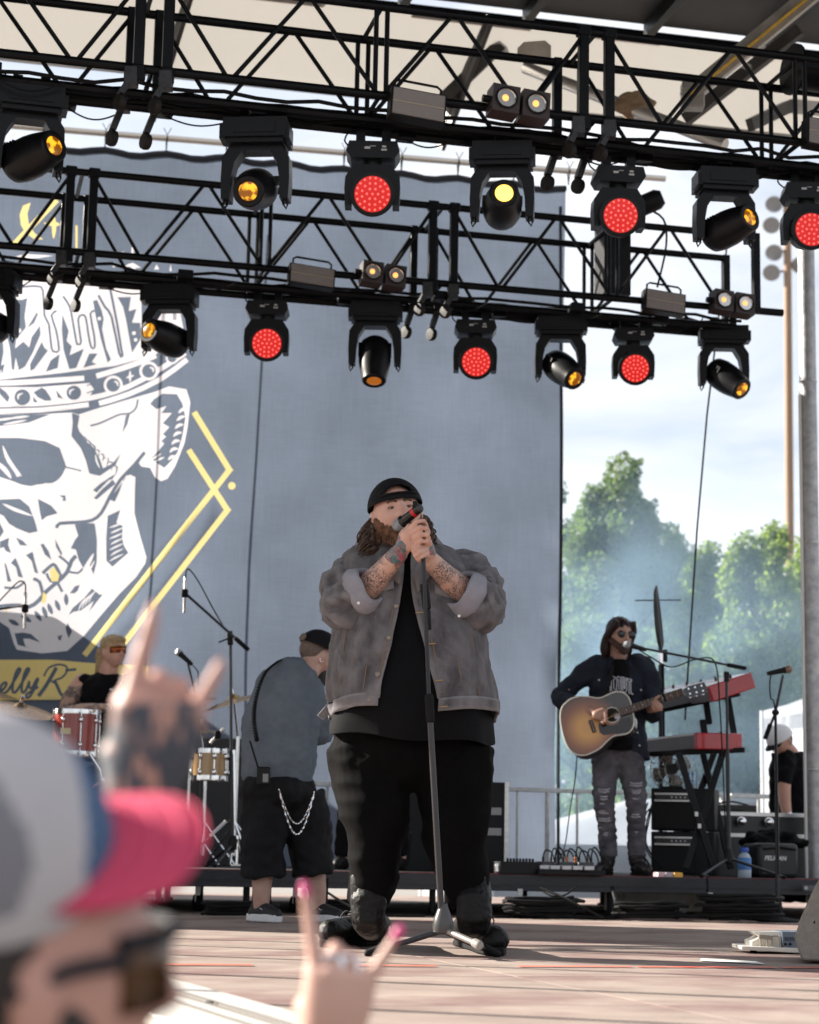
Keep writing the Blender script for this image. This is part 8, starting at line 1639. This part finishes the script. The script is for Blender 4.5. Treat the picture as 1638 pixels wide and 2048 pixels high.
gm = M('grey cap mesh', (.18, .175, .20), .85, bump=.4, bs=300); wf = M('white cap foam', (.40, .38, .40), .85, var=.06); bf_ = M('blue cap panel', (.04, .09, .18), .8, var=.1); pk = M('pink cap brim', (.46, .03, .085), .8, var=.08, bump=.2, bs=200)
sh_ = cap_shell(CFc, CFR_, .098, .106, .104, lo=-.30, n=120, m=44)
for i, f in enumerate(sh_.f):                           # panels: white front and band, blue top seam, grey mesh behind
    c = sum((sh_.v[k] for k in f), Vector()) / 4 - CFc; a, bb, e = c.dot(cxx) / .098, c.dot(-cf) / .106, c.dot(cu_) / .104
    sh_.m[i] = 2 if (bb < -.64 - .1 * e and e > -.12) else (1 if -.15 < bb + .1 * math.sin(5 * e) and e > -.05 and e < .8 else 0)
cp = solid(sh_.build('cap', [wf, gm, bf_], fm, 60), .004)
q = MB(); rows = []
for f in np.linspace(0, 1, 9):
    row = []
    for a in np.linspace(-1, 1, 25):
        hw = .096 * (1 - .10 * f ** 4); x_ = hw * math.sin(a * 1.35) / math.sin(1.35); fr_ = .100 * math.sqrt(max(0, 1 - (x_ / .105) ** 2)) + f * .080 * (1 - .12 * (abs(a)) ** 4)
        row.append(CFc + cxx * x_ + cf * fr_ + cu_ * (.012 - 2.6 * x_ * x_ - .006 * f))
    rows.append(row)
q.loft(rows, False, False, False); br_ = solid(q.build('brim', pk, cp, 60), .005)
for f in (2, 4, 6, 8): q = MB(); q.tube([p + cu_ * .0028 for p in rows[f]], .0006, 5); q.build('stitching', M('pink thread', (.72, .12, .2), .8), br_)
q = MB(); q.lathe([(.009, 0), (.007, .005), (.0, .006)], CFc + cu_ * .104, cu_, 12); q.build('top_button', bf_, cp)
sgm = M('dark frame', (.012, .014, .02), .65, spec=.2)
q = MB(); q.loft([[fhp(.074 * math.sin(a), -.096 * math.cos(a) - .014, z_) for a in np.linspace(-1.15, 1.15, 14)] for z_ in (-.022, .01, .028)], False, False, False); gl = solid(q.build('sunglasses', M('amber dark lens', (.07, .028, .008), .2, .3), fm, 60), .005)
for s_ in (-1, 1): q = MB(); q.tube([fhp(s_ * .074, -.055, .018), fhp(s_ * .086, -.01, .016), fhp(s_ * .084, .03, .0)], .006, 8, sm=3); q.build('temple', sgm, gl)
q = MB(); q.tube([fhp(.075 * math.sin(a), -.098 * math.cos(a) - .016, .03) for a in np.linspace(-1.2, 1.2, 14)], .006, 6); q.build('frame', sgm, gl)
def torso(q, sh, sc=1.0): q.ell(sh - K * .02, (.22 * sc, .17 * sc, .10 * sc)); q.tube([sh - K * .02, sh - K * .3, sh - K * .62, sh - K * .74], [.20 * sc, .20 * sc, .20 * sc, .19 * sc], 20, fl=.9, hint=Y_, sm=3)
q = MB(); torso(q, sh); q.caps([sh + Vector((.08, .1, .02)), sh.lerp(elb, .8) + Vector((.02, .02, .0))], [.085, .07]); q.caps([sh + Vector((-.12, -.06, .0)), sh + Vector((-.18, -.02, -.22))], [.08, .07]); remesh(q, 'shirt', M('dark red shirt', (.10, .02, .03), .85, var=.2), fm, .012, 2)
def jeans_(q, sh, fx):
    for s_ in (-1, 1): q.caps([sh + fx * s_ * .09 - K * .72, sh + fx * s_ * .1 - K * 1.02, Vector((sh.x, sh.y, GZ + .10)) + fx * s_ * .1], [.105, .08, .065])
q = MB(); jeans_(q, sh, fx_); remesh(q, 'trousers', M('blue jeans', (.04, .06, .11), .85, var=.2), fm, .014, 2)
for s_ in (-1, 1): q = MB(); a = Vector((sh.x, sh.y, GZ + .05)) + fx_ * s_ * .1; q.caps([a, a - fy_ * .16], [.05, .042]); remesh(q, 'shoe', leather_black, fm, .012, 1)
# ---------------------------------------------------------------- woman's raised hand with pink nails
NY = 2.25
def np_(x, y, dy=0): return W(x, y, NY + dy)
wm_ = thing('person', Vector((np_(640, 2048).x, NY - .1, GZ)), 'short spectator below the frame raising a hand with bright pink nails', 'person')
b = MB(); wr = np_(662, 2104); tips = hand_prims(b, wr, (.10, .0, 1), (.98, 0, -.1), (0, -1, .12), {'index': -.28, 'little': .46}, .98)
el2 = wr + Vector((-.05, -.05, -.25)); b.tube([el2, el2.lerp(wr, .5), wr], [.040, .036, .026], 14, sm=3)
WHc = Vector((np_(640, 2048).x - .12, NY - .16, .02)); WFR = head_prims(b, WHc, (.2, .96, .1), (0, -.05, 1), .95, .98); b.caps([WHc - K * .08, WHc - K * .17], [.05, .06]); sh2 = WHc - K * .27
b.ell(sh2 - K * .05, (.14, .10, .12)); b.ell(sh2 - K * .3, (.13, .1, .2)); b.caps([sh2 + Vector((.14, .03, 0)), el2], [.05, .042]); b.caps([sh2 + Vector((-.15, 0, 0)), sh2 + Vector((-.2, 0, -.26)), sh2 + Vector((-.14, .12, -.42))], [.05, .042, .03])
for s_ in (-1, 1): b.caps([sh2 + X * s_ * .08 - K * .5, Vector((sh2.x + s_ * .09, sh2.y, GZ + .08))], [.08, .045])
remesh(b, 'body', M('fair warm skin', (.52, .30, .24), .5, c2=(.58, .36, .29), vs=12), wm_, .0048, 2)
nail = M('hot pink nail polish', (.62, .04, .20), .3, coat=.3)
for nm, (p, dd, r) in tips.items(): q = MB(); ax_ = Vector((dd.z, 0, -dd.x)).normalized(); q.ell(p + dd * .006 - Y_ * .004, (.006, .0045, .010), (ax_, Y_, dd), 12, 8); q.build('nail', nail, wm_)
for o in (.012, .030): q = MB(); c = wr + Vector((.10, 0, 1)).normalized() * .093 + Vector((.98, 0, -.1)) * (o - .022); q.tube([c + X * (.0115 * math.cos(a)) + Vector((0, .4, .9)).normalized() * (.011 * math.sin(a)) - Y_ * .003 for a in [i * .63 for i in range(11)]], .003, 6); q.build('ring', chrome, wm_)
q = MB(); q.ell(WHc + Vector((0, -.02, .03)), (.085, .1, .095)); q.tube([WHc + Vector((0, -.08, .02)), WHc + Vector((0, -.10, -.15)), WHc + Vector((0, -.09, -.3))], [.07, .08, .05], 14, sm=3); remesh(q, 'hair', M('long brown hair', (.06, .035, .02), .5, var=.3, vs=30), wm_, .010, 2)
q = MB(); q.ell(sh2, (.2, .13, .08)); q.tube([sh2, sh2 - K * .3, sh2 - K * .5], [.18, .17, .19], 18, fl=.75, hint=Y_, sm=3); remesh(q, 'top', M('white cotton top', (.6, .58, .56), .85), wm_, .012, 2)
q = MB()
for s_ in (-1, 1): q.caps([sh2 + X * s_ * .08 - K * .5, Vector((sh2.x + s_ * .09, sh2.y, GZ + .1))], [.1, .06])
remesh(q, 'trousers', M('blue jeans', (.04, .06, .11)), wm_, .014, 2)
for s_ in (-1, 1): q = MB(); a = Vector((sh2.x + s_ * .09, sh2.y - .04, GZ + .045)); q.caps([a, a + Y_ * .16], [.045, .038]); remesh(q, 'shoe', leather_black, wm_, .012, 1)
